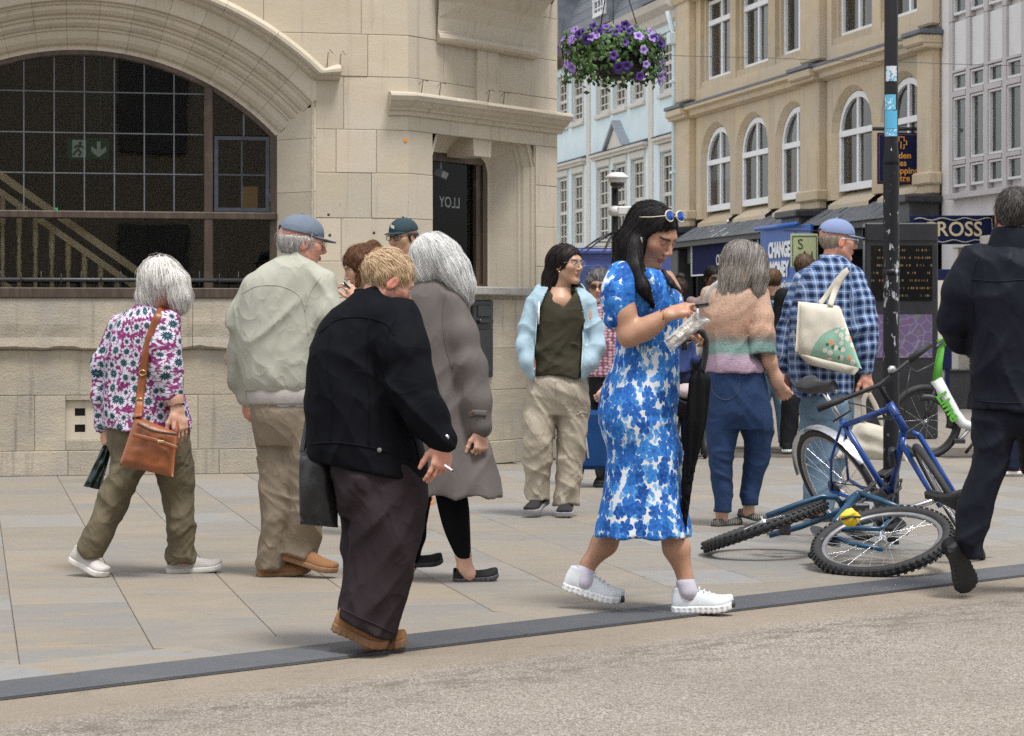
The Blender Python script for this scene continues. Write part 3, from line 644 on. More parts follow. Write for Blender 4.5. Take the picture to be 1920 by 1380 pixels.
# body of the building: flank, top and back so that it stands on its own
m = MB(); e = 2.25 * math.sqrt(.5)
m.box(CORN + e - .3, CORN + e, e + .01, 12, 0, 5.2); m.box(-3.2, CORN + e - .3, 11.7, 12, 0, 5.2); m.box(-3.2, -2.95, .55, 11.7, 0, 5.2)
m.prism([(-3.2, .02), (CORN, .02), (CORN + e, e), (CORN + e, 12), (-3.2, 12)], 5.2, 8.5, 'z'); m.obj('upper_storey', M['limestone'], bank)
# ================================================================ the shopping street beyond the corner
OF = (6.68, 37.0, 0); AF = A0 - math.pi / 2
FXd = np.array([math.cos(AF), math.sin(AF)]); FYd = np.array([-math.sin(AF), math.cos(AF)])
def far_local(p): d = np.array(p[:2]) - np.array(OF[:2]); return float(d @ FXd), float(d @ FYd)
M['tan'] = stone_mat('ochre limestone', (0.50, 0.395, 0.25), (0.60, 0.505, 0.36), (0.48, 0.42, 0.335), .6, .15, 1.2, objvar=.22)
M['white_paint'] = plain('white window paint', (.76, .77, .78), .45, .06, 6)
M['cream_paint'] = plain('cream paint', (.60, .57, .51), .6, .08, 4)
M['sky_blue'] = plain('pale blue render', (.64, .755, .79), .8, .06, 2, .1, 40)
M['slate'] = stone_mat('slate', (.10, .11, .125), (.17, .18, .20), (.13, .135, .14), 2.0, .6, .6, .6)
M['lead_dark'] = plain('lead flashing', (.10, .115, .14), .5, .25, 5)
M['far_glass'] = glass_mat('far window glass', (.55, .6, .6), .8, 1.9)
M['far_backing'] = plain('room grey with reflected sky', (.20, .21, .20), .9, .5, 1.2)  # grey behind far windows, lifted to stand in for reflected sky
M['sky_blind'] = plain('pale blind', (.55, .58, .57), .8, .12, 2)  # pale tone also carries the sky reflected in far panes
M['charcoal'] = plain('charcoal joinery', (.035, .036, .04), .5, .25, 6)
M['lilac_panel'] = plain('lilac grey cladding', (.66, .65, .65), .5, .06, 3)
M['mullion_grey'] = plain('warm grey mullion', (.47, .44, .44), .5, .08, 4)
M['white_render'] = plain('white render', (.70, .68, .67), .75, .08, 2, .15, 30)
M['navy'] = plain('navy sign paint', (.016, .021, .062), .85, .12, 4, Specular_IOR_Level=.05)
rf = random.Random(21)
def far_window(parent, x0, x1, z0, z1, y, arch=0.0, trans=None, mull=1, bars=0, fr=.07, sky_blind=None, mat='white_paint', sash=False):
 """one window: frame with glazing bars as the part, pane and blind as its sub-parts"""
 m = MB(); xm = (x0 + x1) / 2; hw = (x1 - x0) / 2
 def top(x, e=0.0): return z1 - arch * (1 - math.sqrt(max(0, 1 - ((x - xm) / (hw + 1e-6)) ** 2))) - e if arch else z1 - e
 m.box(x0, x0 + fr, y, y + .08, z0, z1 - arch); m.box(x1 - fr, x1, y, y + .08, z0, z1 - arch); m.box(x0 + fr, x1 - fr, y, y + .08, z0, z0 + fr * 1.2)
 if arch:
  N = 12; v = []
  for k in range(N + 1):
   a = math.pi * k / N; c, s_ = -math.cos(a), math.sin(a)
   v += [(xm + c * hw, y, z1 - arch + s_ * arch), (xm + c * (hw - fr), y, z1 - arch + s_ * (arch - fr)), (xm + c * hw, y + .08, z1 - arch + s_ * arch), (xm + c * (hw - fr), y + .08, z1 - arch + s_ * (arch - fr))]
  f = []
  for k in range(N): a, b = 4 * k, 4 * k + 4; f += [(a, a + 1, b + 1, b), (a + 1, a + 3, b + 3, b + 1)]
  m.add(v, f)
 else: m.box(x0 + fr, x1 - fr, y, y + .08, z1 - fr, z1)
 if trans: m.box(x0 + fr * .5, x1 - fr * .5, y - .02, y + .06, trans - .05, trans + .05)
 for k in range(mull): x = x0 + (x1 - x0) * (k + 1) / (mull + 1); m.box(x - .045, x + .045, y + .005, y + .06, z0 + .05, top(x) - .03)
 if sash:
  zm = (z0 + z1) / 2; m.box(x0 + fr, x1 - fr, y + .01, y + .07, zm - .04, zm + .04)
  for k in range(1, 3): x = x0 + fr + (x1 - x0 - 2 * fr) * k / 3; m.box(x - .016, x + .016, y + .02, y + .05, z0 + fr, z1 - fr)
  for k in (1, 2, 4, 5): z = z0 + (z1 - z0) * k / 6; m.box(x0 + fr, x1 - fr, y + .021, y + .051, z - .016, z + .016)
 o = m.obj('window', M[mat], parent)
 poly = [(x0 + .03, z0 + .03), (x1 - .03, z0 + .03)] + [(x1 - .03 + (x0 - x1 + .06) * k / 8, top(x1 - .03 + (x0 - x1 + .06) * k / 8, .02)) for k in range(9)]
 mesh_obj('pane', [(a, y + .05, b) for a, b in poly], [tuple(range(len(poly)))], M['far_glass'], o)
 if sky_blind is None: sky_blind = rf.random() < .5
 if sky_blind:
  d = rf.uniform(.25, .8) if mat != 'lilac_panel' else rf.uniform(.7, .99); mesh_obj('sky_blind', [(x0 + .05, y + .075, z1 - (z1 - z0) * d), (x1 - .05, y + .075, z1 - (z1 - z0) * d), (x1 - .05, y + .14, z1), (x0 + .05, y + .14, z1)], [(0, 1, 2, 3)], M['sky_blind'], o)  # blind sheet, also put in so the glass seems to reflect sky
 return o
# -- ochre stone building
tan = empty('stone_shop_building', OF, AF, label='ochre stone building with arched first floor windows over shopfronts', cat='building')
m = MB(); m.box(-14.52, -.6, 1.0, 1.05, 0, 11); m.box(-14.52, -.6, 1.05, 9, 10.8, 11); m.obj('back_wall', M['far_backing'], tan)
W1 = [(-13.25, -11.25), (-10.9, -8.9), (-8.5, -6.6), (-5.45, -3.5), (-3.1, -1.25)]
px_ = [-14.52] + [v for w in W1 for v in w] + [-.6]
for zz0, zz1, arch in ((3.30, 5.45, .75), (5.95, 7.75, 0)):
 m = MB()
 for i in range(0, len(px_), 2): m.box(px_[i], px_[i + 1], 0, .6, zz0, zz1)
 m.obj('pier', M['tan'], tan) if False else None
 for i in range(0, len(px_), 2):
  q = MB(); q.box(px_[i], px_[i + 1], 0, .6, zz0, zz1); q.obj('pier', M['tan'], tan)
 if arch:
  for (a, b) in W1:                 # spandrel with a round-arched soffit, splayed
   N = 12; xm, hw = (a + b) / 2, (b - a) / 2; zc = 5.2 - arch; v = [];
   for k in range(N + 1):
    t = math.pi * k / N; x, z = xm - math.cos(t) * hw, zc + math.sin(t) * arch; xi, zi = xm - math.cos(t) * (hw - .09), zc + math.sin(t) * (arch - .09)
    v += [(x, 0, zz1), (x, 0, z), (xi, .10, zi), (xi, .6, zi)]
   f = [(4 * k + j, 4 * k + j + 1, 4 * k + 5 + j, 4 * k + 4 + j) for k in range(N) for j in range(3)]
   MB().add(v, f).obj('arch_head', M['tan'], tan)
   q = MB(); q.prism([(a, 0), (a + .09, .10), (a + .09, .6), (a, .6)], 3.3, zc, 'z'); q.obj('splay', M['tan'], tan); q = MB(); q.prism([(b, 0), (b, .6), (b - .09, .6), (b - .09, .10)], 3.3, zc, 'z'); q.obj('splay', M['tan'], tan)
   far_window(tan, a + .09, b - .09, 3.44, 5.2 - .10, .11, arch - .09, trans=4.42, fr=.1)
   q = MB(); q.add([(a, -.06, 3.2), (b, -.06, 3.2), (b, .3, 3.45), (a, .3, 3.45), (a, -.06, 3.1), (b, -.06, 3.1)], [(0, 1, 2, 3), (4, 5, 1, 0)]); q.obj('sloping_sill', M['tan'], tan)
 else:
  for (a, b) in W1:
   far_window(tan, a + .12, b - .12, 6.08, 7.7, .14, 0, trans=7.25); q = MB(); q.box(a, a + .12, .08, .6, 6, 7.75); q.box(b - .12, b, .08, .6, 6, 7.75); q.box(a, b, .02, .6, 5.95, 6.08); q.obj('window_reveal', M['tan'], tan)
q = MB(); q.box(-14.52, -.6, 0, .6, 5.45, 5.95); q.obj('wall_band', M['tan'], tan); q = MB(); q.box(-14.52, -.6, 0, .6, 7.75, 11); q.obj('upper_wall', M['tan'], tan)
for (a, b) in ((-14.55, -13.6), (-6.66, -5.7), (-1.15, -.58)):
 q = MB(); q.bbox(a, b, -.16, .02, 3.15, 5.42, .03); q.bbox(a, b, -.16, .02, 5.75, 9.5, .03); q.bbox(a - .06, b + .06, -.22, .02, 3.3, 3.5, .03); q.obj('pilaster', M['tan'], tan)
 q = MB(); q.bbox(a - .08, b + .08, -.36, .02, 5.44, 5.6, .03); q.bbox(a - .08, b + .08, -.30, .02, 5.38, 5.46, .02); q.obj('string_course_block', M['tan'], tan)
 q = MB(); q.bbox(a - .10, b + .10, -.38, .02, 5.6, 5.67, .01); q.obj('lead_capping', M['lead_dark'], tan)
 q = MB(); q.bbox(a - .02, b + .02, -.5, .0, 2.7, 3.16, .03); q.bbox(a - .1, b + .1, -.6, .0, 3.02, 3.14, .02); q.bbox(a + .1, b - .1, -.35, .0, 0, 2.7, .02); q.obj('console', M['charcoal'], tan)
q = MB(); q.prism([(-.02, 5.38), (-.16, 5.42), (-.18, 5.5), (-.28, 5.54), (-.28, 5.6), (0.02, 5.6)], -14.55, -.58, 'x'); q.obj('string_course', M['tan'], tan)
q = MB(); q.prism([(0.02, 5.6), (-.3, 5.602), (-.3, 5.64), (0.02, 5.72)], -14.56, -.57, 'x'); q.obj('lead_capping', M['lead_dark'], tan)
q = MB(); q.prism([(0.02, 7.75), (-.2, 7.8), (-.26, 7.95), (0.02, 7.97)], -14.55, -.58, 'x'); q.obj('string_course', M['tan'], tan)
for xa, xb in ((-13.5, -6.7), (-5.65, -1.2)):      # slated pent over the shops, slate by slate
 for r in range(3):
  x = xa - rf.uniform(0, .3)
  while x < xb:
   w = rf.uniform(.3, .42); x1 = min(xb, x + w); y0_, z0_ = -.56 + r * .17, 2.84 + r * .1
   if x1 - max(x, xa) > .06:
    q = MB(); xx = max(x, xa); e = rf.uniform(-.006, .006); q.add([(xx + .004, y0_, z0_ + e), (x1 - .004, y0_, z0_ + e), (x1 - .004, y0_ + .24, z0_ + .14 + e), (xx + .004, y0_ + .24, z0_ + .14 + e), (xx + .004, y0_, z0_ - .015), (x1 - .004, y0_, z0_ - .015)], [(0, 1, 2, 3), (4, 5, 1, 0)]); q.obj('roof_slate', M['slate'], tan)
   x += w
 q = MB(); q.box(xa, xb, -.5, .0, 2.72, 2.82); q.box(xa, xb, -.2, .0, 2.4, 2.72); q.obj('shop_fascia', M['charcoal'], tan)
 q = MB(); q.box(xa, xb, .3, .35, 0, 2.5); q.obj('shop_front', plain('dark shop glazing', (.012, .013, .016), .15, .3, 2), tan)
 n = 5
 for k in range(n + 1): x = xa + (xb - xa) * k / n; q = MB(); q.box(x - .05, x + .05, .0, .3, 0, 2.45); q.obj('shop_mullion', M['charcoal'], tan)
q = MB(); q.bbox(-14.5, -13.9, -.25, .3, 0, 2.9, .02); q.obj('shop_pier', M['charcoal'], tan)
# -- pale blue building
blu = empty('rendered_town_house', OF, AF, label='pale blue rendered building with white sash windows and cream pilasters', cat='building')
q = MB(); XB0, XB1 = -33.0, -14.56
wins = [(-32.2, -31.1), (-30.6, -29.5), (-28.6, -27.5), (-25.75, -24.65), (-24.15, -23.05), (-21.7, -20.55), (-20.15, -19.05), (-18.6, -17.5), (-16.2, -15.1)]
q.box(XB0, XB1, .5, .55, 0, 8); q.obj('back_wall', M['far_backing'], blu)
zr_ = [(0, 3.05), (4.85, 6.1), (7.4, 7.7)]
q = MB()
for z0, z1 in zr_: q.box(XB0, XB1, 0, .4, z0, z1)
xs = [XB0] + [v for w in wins for v in w] + [XB1]
for i in range(0, len(xs), 2): q.box(xs[i], xs[i + 1], 0, .4, 3.05, 4.85); q.box(xs[i], xs[i + 1], 0, .4, 6.1, 7.4)
q.obj('wall', M['sky_blue'], blu)
for (a, b) in wins:
 far_window(blu, a + .02, b - .02, 3.07, 4.83, .05, sash=True, mull=0, fr=.07, sky_blind=rf.random() < .7, mat='cream_paint')
 far_window(blu, a + .02, b - .02, 6.12, 7.38, .05, sash=True, mull=0, fr=.07, sky_blind=False, mat='cream_paint')
 for bb_ in ((a - .08, b + .08, -.07, .0, 6.0, 6.1, .015), (a - .06, a, -.02, .0, 6.1, 7.45, .005), (b, b + .06, -.02, .0, 6.1, 7.45, .005), (a - .06, a, -.02, .0, 3.05, 4.9, .005), (b, b + .06, -.02, .0, 3.05, 4.9, .005), (a - .06, b + .06, -.03, .0, 4.86, 5.02, .01), (a - .08, b + .08, -.07, .0, 2.95, 3.05, .015)): q = MB(); q.bbox(*bb_); q.obj('window_surround', M['cream_paint'], blu)
for (a, b) in ((-26.0, -22.75), (-21.95, -17.2), (-16.45, -14.9), (-29.2, -27.0)):
 q = MB(); q.bbox(a, b, -.16, .0, 5.09, 5.18, .02); q.bbox(a + .05, b - .05, -.1, .0, 5.03, 5.10, .01); q.obj('cornice_hood', M['cream_paint'], blu)
 q = MB(); q.prism([(-.18, 5.18), (.0, 5.18), (.0, 5.25)], a, b, 'x'); q.obj('lead_capping', M['lead_dark'], blu)
q = MB(); xm = -19.6; q.prism([(xm - .8, 5.18), (xm + .8, 5.18), (xm, 5.72)], -.12, -.01); q.obj('pediment', M['cream_paint'], blu)
q = MB(); q.prism([(xm - .95, 5.2), (xm, 5.83), (xm, 5.74), (xm - .82, 5.2)], -.2, -.0); q.prism([(xm + .95, 5.2), (xm + .82, 5.2), (xm, 5.74), (xm, 5.83)], -.2, -.0); q.obj('pediment_roof', plain('pale lead', (.30, .34, .38), .6), blu)
for x in (-30.1, -22.5, -16.95, -14.75):
 q = MB(); q.bbox(x - .17, x + .17, -.03, .0, 0, 7.6, .01); q.obj('pilaster', M['cream_paint'], blu)
q = MB(); q.prism([(0, 7.55), (-.1, 7.6), (-.14, 7.75), (-.35, 7.85), (-.42, 7.98), (0, 8.0)], XB0, XB1, 'x'); q.obj('eaves_cornice', M['cream_paint'], blu)
for r in range(9):                                   # slated mansard, slates by course
 x = XB0
 q = MB(); q.add([(XB0, -.3 + r * .12, 8.0 + r * .26), (XB1, -.3 + r * .12, 8.0 + r * .26), (XB1, -.3 + r * .12 + .14, 8.0 + r * .26 + .29), (XB0, -.3 + r * .12 + .14, 8.0 + r * .26 + .29)], [(0, 1, 2, 3)]); q.obj('slate_course', M['slate'], blu)
for x in (-25.2, -20.0, -15.9):
 q = MB(); q.box(x - .7, x + .7, -.35, 1.0, 8.05, 9.6); q.prism([(x - .85, 9.6), (x + .85, 9.6), (x, 10.2)], -.45, 1.2); q.obj('dormer', M['lead_dark'], blu)
 far_window(blu, x - .5, x + .5, 8.25, 9.4, -.42, sash=True, mull=0, fr=.08)
q = MB(); q.tube([(-14.62, -.16, 0), (-14.62, -.16, 7.2), (-14.62, -.3, 7.7)], .055, 8); q.bbox(-14.72, -14.5, -.3, -.05, 7.0, 7.25, .02)
for z in (2.4, 4.3, 6.2): q.bbox(-14.7, -14.54, -.24, 0, z, z + .06, .01)
q.obj('downpipe', M['sky_blue'], blu)
q = MB(); q.bbox(-20.5, -14.9, -.08, .0, .3, 2.6, .02); q.obj('ground_floor_panel', M['navy'], blu)
# -- white modern building
whi = empty('curtain_wall_building', OF, AF, label='white rendered building with lilac grey curtain wall glazing', cat='building')
q = MB(); q.box(-.56, 8, .02, 6, 2.75, 10); q.box(-.56, .12, .02, 6, 0, 2.75); q.box(1.9, 8, .02, 6, 0, 2.75); q.obj('wall', M['white_render'], whi)
cols = [(.13 + .655 * k) for k in range(11)]
for f0 in (3.12, 5.70):
 for k, x in enumerate(cols):
  q = MB(); q.box(x - .19, x - .05, -.075, .02, f0, f0 + 2.6); q.obj('mullion', M['mullion_grey'], whi)
  for z0, z1 in ((f0 + .1, f0 + .42), (f0 + .5, f0 + 1.44), (f0 + 1.54, f0 + 1.80)):
   far_window(whi, x - .04, x + .445, z0, z1, -.06, mull=0, fr=.03, mat='lilac_panel', sky_blind=True)  # a pale sheet in every bay stands in for sky-reflecting glass
  q = MB(); q.box(x - .04, x + .445, -.04, .0, f0 + 1.86, f0 + 2.58); q.obj('spandrel_panel', M['lilac_panel'], whi)
  for za, zb in ((1.815, 1.85), (.43, .49), (1.45, 1.53)): q = MB(); q.box(x - .04, x + .445, -.08, .0, f0 + za, f0 + zb); q.obj('rail', M['mullion_grey'], whi)
q = MB(); q.box(-.1, 7.5, -.14, .0, 3.04, 3.12); q.obj('cladding_edge', M['mullion_grey'], whi)
q = MB(); q.box(.12, 1.9, .9, 1.0, 0, 2.75); q.obj('passage_wall', plain('cream passage', (.42, .39, .33), .7), whi)
q = MB(); q.bbox(.12, .3, -.08, .3, 0, 2.3, .01); q.bbox(1.7, 1.9, -.08, .3, 0, 2.3, .01); q.bbox(.12, 1.9, -.1, .3, 2.3, 2.45, .01); q.obj('door_surround', M['cream_paint'], whi)
# -- signs
def board(name, c, w, h, th, rz, mat, label, cat='sign'):      # flat sign centred at world point c, facing -y when rz = 0
 e = empty(name, c, rz, label, cat); q = MB(); q.bbox(-w / 2, w / 2, -th / 2, th / 2, -h / 2, h / 2, .008); q.obj('board', mat, e); return e
def letters(e, txt, size, x, z, y, c, bold=.0, sx=1, rough=.4, name='lettering'):
 text_obj(name, txt, size, plain('paint ' + txt[:6], c, rough, .03), e, (x, y, z), (math.pi / 2, 0, 0), .004, bold, sx)
def far_at(px, py, off):                        # place on a plane parallel to the far fronts
 k = (px - CX) / FP; o = np.array(OF[:2]) + FYd * off; t = (k * o[1] - o[0]) / (FXd[0] - k * FXd[1]); Y = o[1] + t * FXd[1]; return W(px, py, Y)
c = far_at(1362, 478, -.3); s1 = board('shop_fascia_sign', c, 4.3, .74, .1, AF, M['navy'], 'dark navy shop fascia sign with pale dome emblem and lettering OXFORD')
q = MB(); q.box(-2.14, 2.14, -.07, -.05, .345, .37); q.box(-2.14, 2.14, -.07, -.05, -.37, -.345); q.box(-2.15, -2.12, -.07, -.05, -.37, .37); q.box(2.12, 2.15, -.07, -.05, -.37, .37); q.obj('border', M['white_paint'], s1)
letters(s1, 'OXFORD', .30, .15, -.1, -.06, (.55, .55, .58), .004)
q = MB(); q.lathe([(.001, .33), (.015, .2), (.05, .18), (.05, .14), (.13, .1), (.16, .02), (.16, -.06), (.2, -.08), (.2, -.14)], (1.2, -.06, .0), 10, Matrix.Diagonal((1, .12, 1, 1))); q.obj('dome_emblem', plain('pale emblem', (.5, .5, .54), .5), s1)
c = far_at(1474, 484, -.62); s2 = board('money_exchange_banner', c, 2.7, 1.08, .06, AF, plain('bright blue banner', (.012, .09, .36), .45, .15, 3), 'bright blue banner sign reading CHANGE MONEY in white letters')
letters(s2, 'CHANGE', .36, -.25, .14, -.045, (.75, .76, .78), .018, .8); letters(s2, 'MONEY', .36, -.25, -.20, -.045, (.75, .76, .78), .018, .8)
q = MB(); q.box(-1.35, 1.35, -.036, -.031, -.53, -.38); q.obj('strip', plain('mid blue strip', (.05, .18, .42), .5), s2); letters(s2, 'ChangeGroup', .15, .0, -.455, -.05, (.75, .76, .78), .002, .9)
q = MB(); q.tube([(-1.35, -.12, .56), (.9, -.12, .56)], .04, 8); q.obj('roller', plain('blue roller', (.02, .12, .45), .35), s2)
c = far_at(1508, 470, -1.0); s3 = board('pale_hanging_sign', c, .46, .56, .03, 0.1, plain('pale lime paint', (.50, .56, .30), .5, .05), 'pale lime hanging sign with black letters S and N')
q = MB()
for a, b, cc, d in ((-.2, .2, .235, .245), (-.2, .2, -.245, -.235), (-.205, -.195, -.245, .245), (.195, .205, -.245, .245)): q.box(a, b, -.022, -.016, cc, d)
q.obj('border', M['iron'], s3); letters(s3, 'S', .24, -.07, .1, -.018, (.012, .012, .012), -.002); letters(s3, 'N', .24, .06, -.1, -.018, (.012, .012, .012), -.002)
q = MB(); q.tube([(-.35, 0, .33), (.6, .0, .33)], .012, 6); q.tube([(-.15, 0, .33), (-.15, 0, .27)], .006, 5); q.tube([(.15, 0, .33), (.15, 0, .27)], .006, 5); q.obj('bracket', M['iron'], s3)
c = W(1686, 297, 38.3); s4 = board('shopping_centre_sign', c, .69, .80, .05, .05, M['navy'], 'navy hanging sign with orange lettering Golden Cross Shopping Centre')
q = MB()
for a, b, cc, d in ((-.32, .32, .365, .372), (-.32, .32, -.372, -.365), (-.325, -.318, -.372, .372), (.318, .325, -.372, .372)): q.box(a, b, -.032, -.026, cc, d)
q.obj('border', plain('dull red line', (.30, .10, .08), .5), s4)
for i, tx in enumerate(('Golden', 'Cross', 'Shopping', 'Centre')):
 me = letters(s4, tx, .135, [-.02, -.055, .045, -.03][i], .04 - i * .118, -.03, (.75, .33, .04), .003)
q = MB(); ox, oz = 0.02, .24
q.tube([(ox - .07, -.035, oz + .03), (ox - .03, -.035, oz + .03), (ox - .03, -.035, oz + .09), (ox + .05, -.035, oz + .09), (ox + .05, -.035, oz + .03), (ox + .09, -.035, oz + .03), (ox + .09, -.035, oz - .03), (ox + .05, -.035, oz - .03), (ox + .05, -.035, oz - .09), (ox - .0, -.035, oz - .09), (ox, -.035, oz + .02)], .011, 5, sm=False); q.obj('cross_emblem', plain('orange paint', (.75, .33, .04), .4), s4)
q = MB(); q.tube([(-.42, 0, .46), (.62, 0, .46)], .03, 8); q.tube([(-.2, 0, .46), (-.2, 0, .4)], .01, 5); q.tube([(.2, 0, .46), (.2, 0, .4)], .01, 5); q.obj('bracket', M['iron'], s4)
c = W(1785, 431, 35.9); s5 = board('passage_sign', c, 1.22, .42, .08, -.06, M['navy'], 'navy sign with gold capital letters CROSS above passage entrance')
letters(s5, 'CROSS', .30, .0, .0, -.045, (.62, .52, .30), .004, .95)
q = MB(); pts = [(-.55 + 1.12 * k / 24, -.05, .155 + .018 * math.sin(k * .9)) for k in range(25)]; q.tube(pts + [(.58, -.05, .0)] + [(p[0], p[1], -p[2] - .01) for p in pts[::-1]], .008, 5); q.obj('rope_border', plain('pale rope', (.42, .42, .38), .5), s5)
q = MB(); q.tube([(.6, 0, .15), (1.2, 0.05, .15)], .03, 6); q.obj('bracket', M['iron'], s5)
# -- blue van, camera post, totem, cable
van = empty('parked_van', (1.26, 34.0, 0), .0, 'blue panel van seen from behind beyond the corner', 'van')
vm = plain('violet blue van paint', (.06, .09, .27), .3, .08, 2)
q = MB(); q.prism([(-1.0, .35), (1.0, .35), (1.0, 1.5), (.93, 2.1), (.8, 2.22), (-.8, 2.22), (-.93, 2.1), (-1.0, 1.5)], 0, 4.6); q.obj('body', vm, van)
for xa in (-.82, .03): q = MB(); q.bbox(xa, xa + .79, -.02, .02, .55, 1.3, .01); q.obj('rear_door', vm, van)
q = MB(); q.bbox(-.8, .8, -.05, .02, 2.13, 2.2, .02); q.obj('roof_spoiler', vm, van)
for xa in (-.8, .05): q = MB(); q.bbox(xa, xa + .75, -.02, .02, 1.38, 1.98, .01); q.obj('rear_window', plain('blue tinted glass', (.06, .09, .22), .12), van)
for x in (-.9, .78): q = MB(); q.bbox(x, x + .12, -.03, .02, .9, 1.5, .02); q.obj('tail_light', plain('red lens', (.35, .02, .02), .25), van)
q = MB(); q.bbox(-1.0, 1.0, -.1, .05, .32, .55, .03); q.obj('bumper', M['charcoal'], van)
for x in (-.85, .65): q = MB(); q.lathe([(.2, 0), (.33, .02), (.34, .1), (.33, .18), (.2, .2)], (0, 0, 0), 16, Matrix.Translation((x, .8, .34)) @ Matrix.Rotation(math.pi / 2, 4, 'Y')); q.obj('wheel', M['iron'], van)
q = MB(); q.box(-1.02, 1.02, -.9, 4.7, 2.225, 2.26) if False else q.box(-.78, .78, .1, 4.4, 2.215, 2.25); q.obj('roof_panel', M['cream_paint'], van)
cp_ = empty('camera_post', (*W(1153, 600, 28)[:2], 0), 0, 'slim black post with two white security cameras and a spiked collar', 'post')
q = MB(); q.tube([(0, 0, 0), (0, 0, 2.92)], .043, 10); q.obj('pole', M['iron'], cp_)
wp = plain('white camera housing', (.62, .62, .62), .35, .05)
q = MB(); q.lathe([(.001, .11), (.07, .105), (.13, .06), (.135, .04), (.1, .035), (.1, .0), (.085, -.01)], (.02, -.10, 2.78), 14); q.obj('dome_hood', wp, cp_)
q = MB(); q.lathe([(.088, .0), (.08, -.04), (.05, -.07), (.001, -.085)], (.02, -.10, 2.78), 14); q.obj('dome_lens', plain('smoked dome', (.03, .03, .035), .1), cp_)
q = MB(); q.bbox(.02, .26, -.16, -.05, 2.40, 2.50, .015); q.lathe([(.001, .06), (.07, .05), (.085, 0), (.07, -.05), (.001, -.06)], (.0, -.07, 2.45), 12); q.obj('bullet_camera', wp, cp_)
q = MB(); q.bbox(.24, .32, -.165, -.045, 2.395, 2.505, .008); q.obj('camera_lens', M['iron'], cp_)
q = MB()
for k in range(10):
 a = 2 * math.pi * k / 10; q = MB(); q.tube([(.04 * math.cos(a), .04 * math.sin(a), 2.2), (.2 * math.cos(a), .2 * math.sin(a), 2.13), (.42 * math.cos(a), .42 * math.sin(a), 1.98)], [.014, .012, .004], 5); q.obj('collar_spike', M['iron'], cp_)
for rr in (.22, .33): q = MB(); q.tube([(rr * math.cos(2 * math.pi * k / 16), rr * math.sin(2 * math.pi * k / 16), 2.22 - rr * .55) for k in range(16)], .004, 4, closed=True); q.obj('collar_ring', M['wire'], cp_)
tot = empty('information_totem', (*W(1688, 600, 25)[:2], 0), 0, 'black digital street information totem with timetable and map screens', 'totem')
q = MB(); q.bbox(-.37, .37, -.09, .09, 0, 2.16, .012); q.bbox(-.37, .37, -.1, .1, 2.0, 2.19, .012); q.obj('cabinet', plain('black totem paint', (.018, .019, .022), .35, .2, 5), tot)
def led_mat():
 t = NT('timetable screen'); co = t.coord(); sp = t.n('SeparateXYZ', Vector=co); X, Z = sp.node.outputs['X'], sp.node.outputs['Z']
 rows = t.math('GREATER_THAN', t.math('FRACT', t.math('MULTIPLY', Z, 13.0)), .72)
 tx = t.math('GREATER_THAN', t.noise(t.n('CombineXYZ', X=t.math('MULTIPLY', X, 55.0), Y=t.math('FLOOR', t.math('MULTIPLY', Z, 13.0))), 1.0, 1), .52)
 words = t.math('GREATER_THAN', t.noise(t.n('CombineXYZ', X=t.math('MULTIPLY', X, 9.0), Y=t.math('MULTIPLY', t.math('FLOOR', t.math('MULTIPLY', Z, 13.0)), 3.7)), 1.0, 1), .47)
 f = t.math('MULTIPLY', t.math('MULTIPLY', rows, tx), words)
 e = t.n('Emission', Color=t.mix(f, (.008, .009, .012), (.42, .28, .12)), Strength=.16); g = t.n('BsdfGlossy', Color=(.05, .05, .05), Roughness=.1)
 a = t.n('AddShader'); t.t.links.new(e, a.node.inputs[0]); t.t.links.new(g, a.node.inputs[1]); t.t.links.new(a, t.out.inputs[0]); return t.m
def map_mat():
 t = NT('map screen'); co = t.coord()
 v = t.n('TexVoronoi', Vector=t.vmath('MULTIPLY', co, (1, 0, 1)), Scale=11.0, feature='DISTANCE_TO_EDGE'); n = t.noise(co, 9, 2); n2 = t.noise(t.vmath('ADD', co, (5, 0, 3)), 14, 1)
 c = t.mix(t.ramp(v, [(.02, 1.0), (.05, 0.0)]), (.30, .22, .40), (.46, .42, .52)); c = t.mix(t.ramp(n, [(.62, 0.0), (.64, .7)], 'CONSTANT'), c, (.30, .38, .22)); c = t.mix(t.ramp(n2, [(.68, 0.0), (.70, .9)], 'CONSTANT'), c, (.42, .16, .28))
 e = t.n('Emission', Color=c, Strength=.17); t.t.links.new(e, t.out.inputs[0]); return t.m
q = MB(); q.box(-.31, .31, -.096, -.091, 1.40, 1.96); q.obj('timetable_screen', led_mat(), tot)
q = MB(); q.box(-.31, .31, -.096, -.091, .82, 1.26); q.obj('map_screen', map_mat(), tot)
cab = MB(); cab.tube([W(1000 + 40 * k, 96 + 1.2 * k + .5 * math.sin(k), 31) for k in range(26)], .0035, 4); tag(cab.obj('overhead_cable', M['iron']), 'thin dark cable strung across the street above the signs', 'cable')
# notice board behind the totem, bin
nb = empty('notice_board', (*W(1757, 600, 33)[:2], 0), 0, 'narrow notice panel with dark frame beside the passage', 'notice board')
q = MB(); q.bbox(-.2, .2, 0, .05, .55, 1.9, .01); q.box(-.17, -.12, 0.01, .05, 0, .55); q.box(.12, .17, .01, .05, 0, .55); q.obj('frame', M['navy'], nb); q = MB(); q.box(-.15, .15, -.006, 0, .9, 1.75); q.obj('notice', M['cream_paint'], nb)
bn = empty('litter_bin', (*W(1797, 600, 34)[:2], 0), 0, 'small dark grey bin standing by the white wall', 'bin'); q = MB(); q.prism([(-.2, 0), (.2, 0), (.17, .5), (-.17, .5)], -.15, .15); q.obj('bin_body', M['charcoal'], bn); q = MB(); q.bbox(-.19, .19, -.17, .17, .5, .54, .01); q.obj('bin_lid', M['iron'], bn)
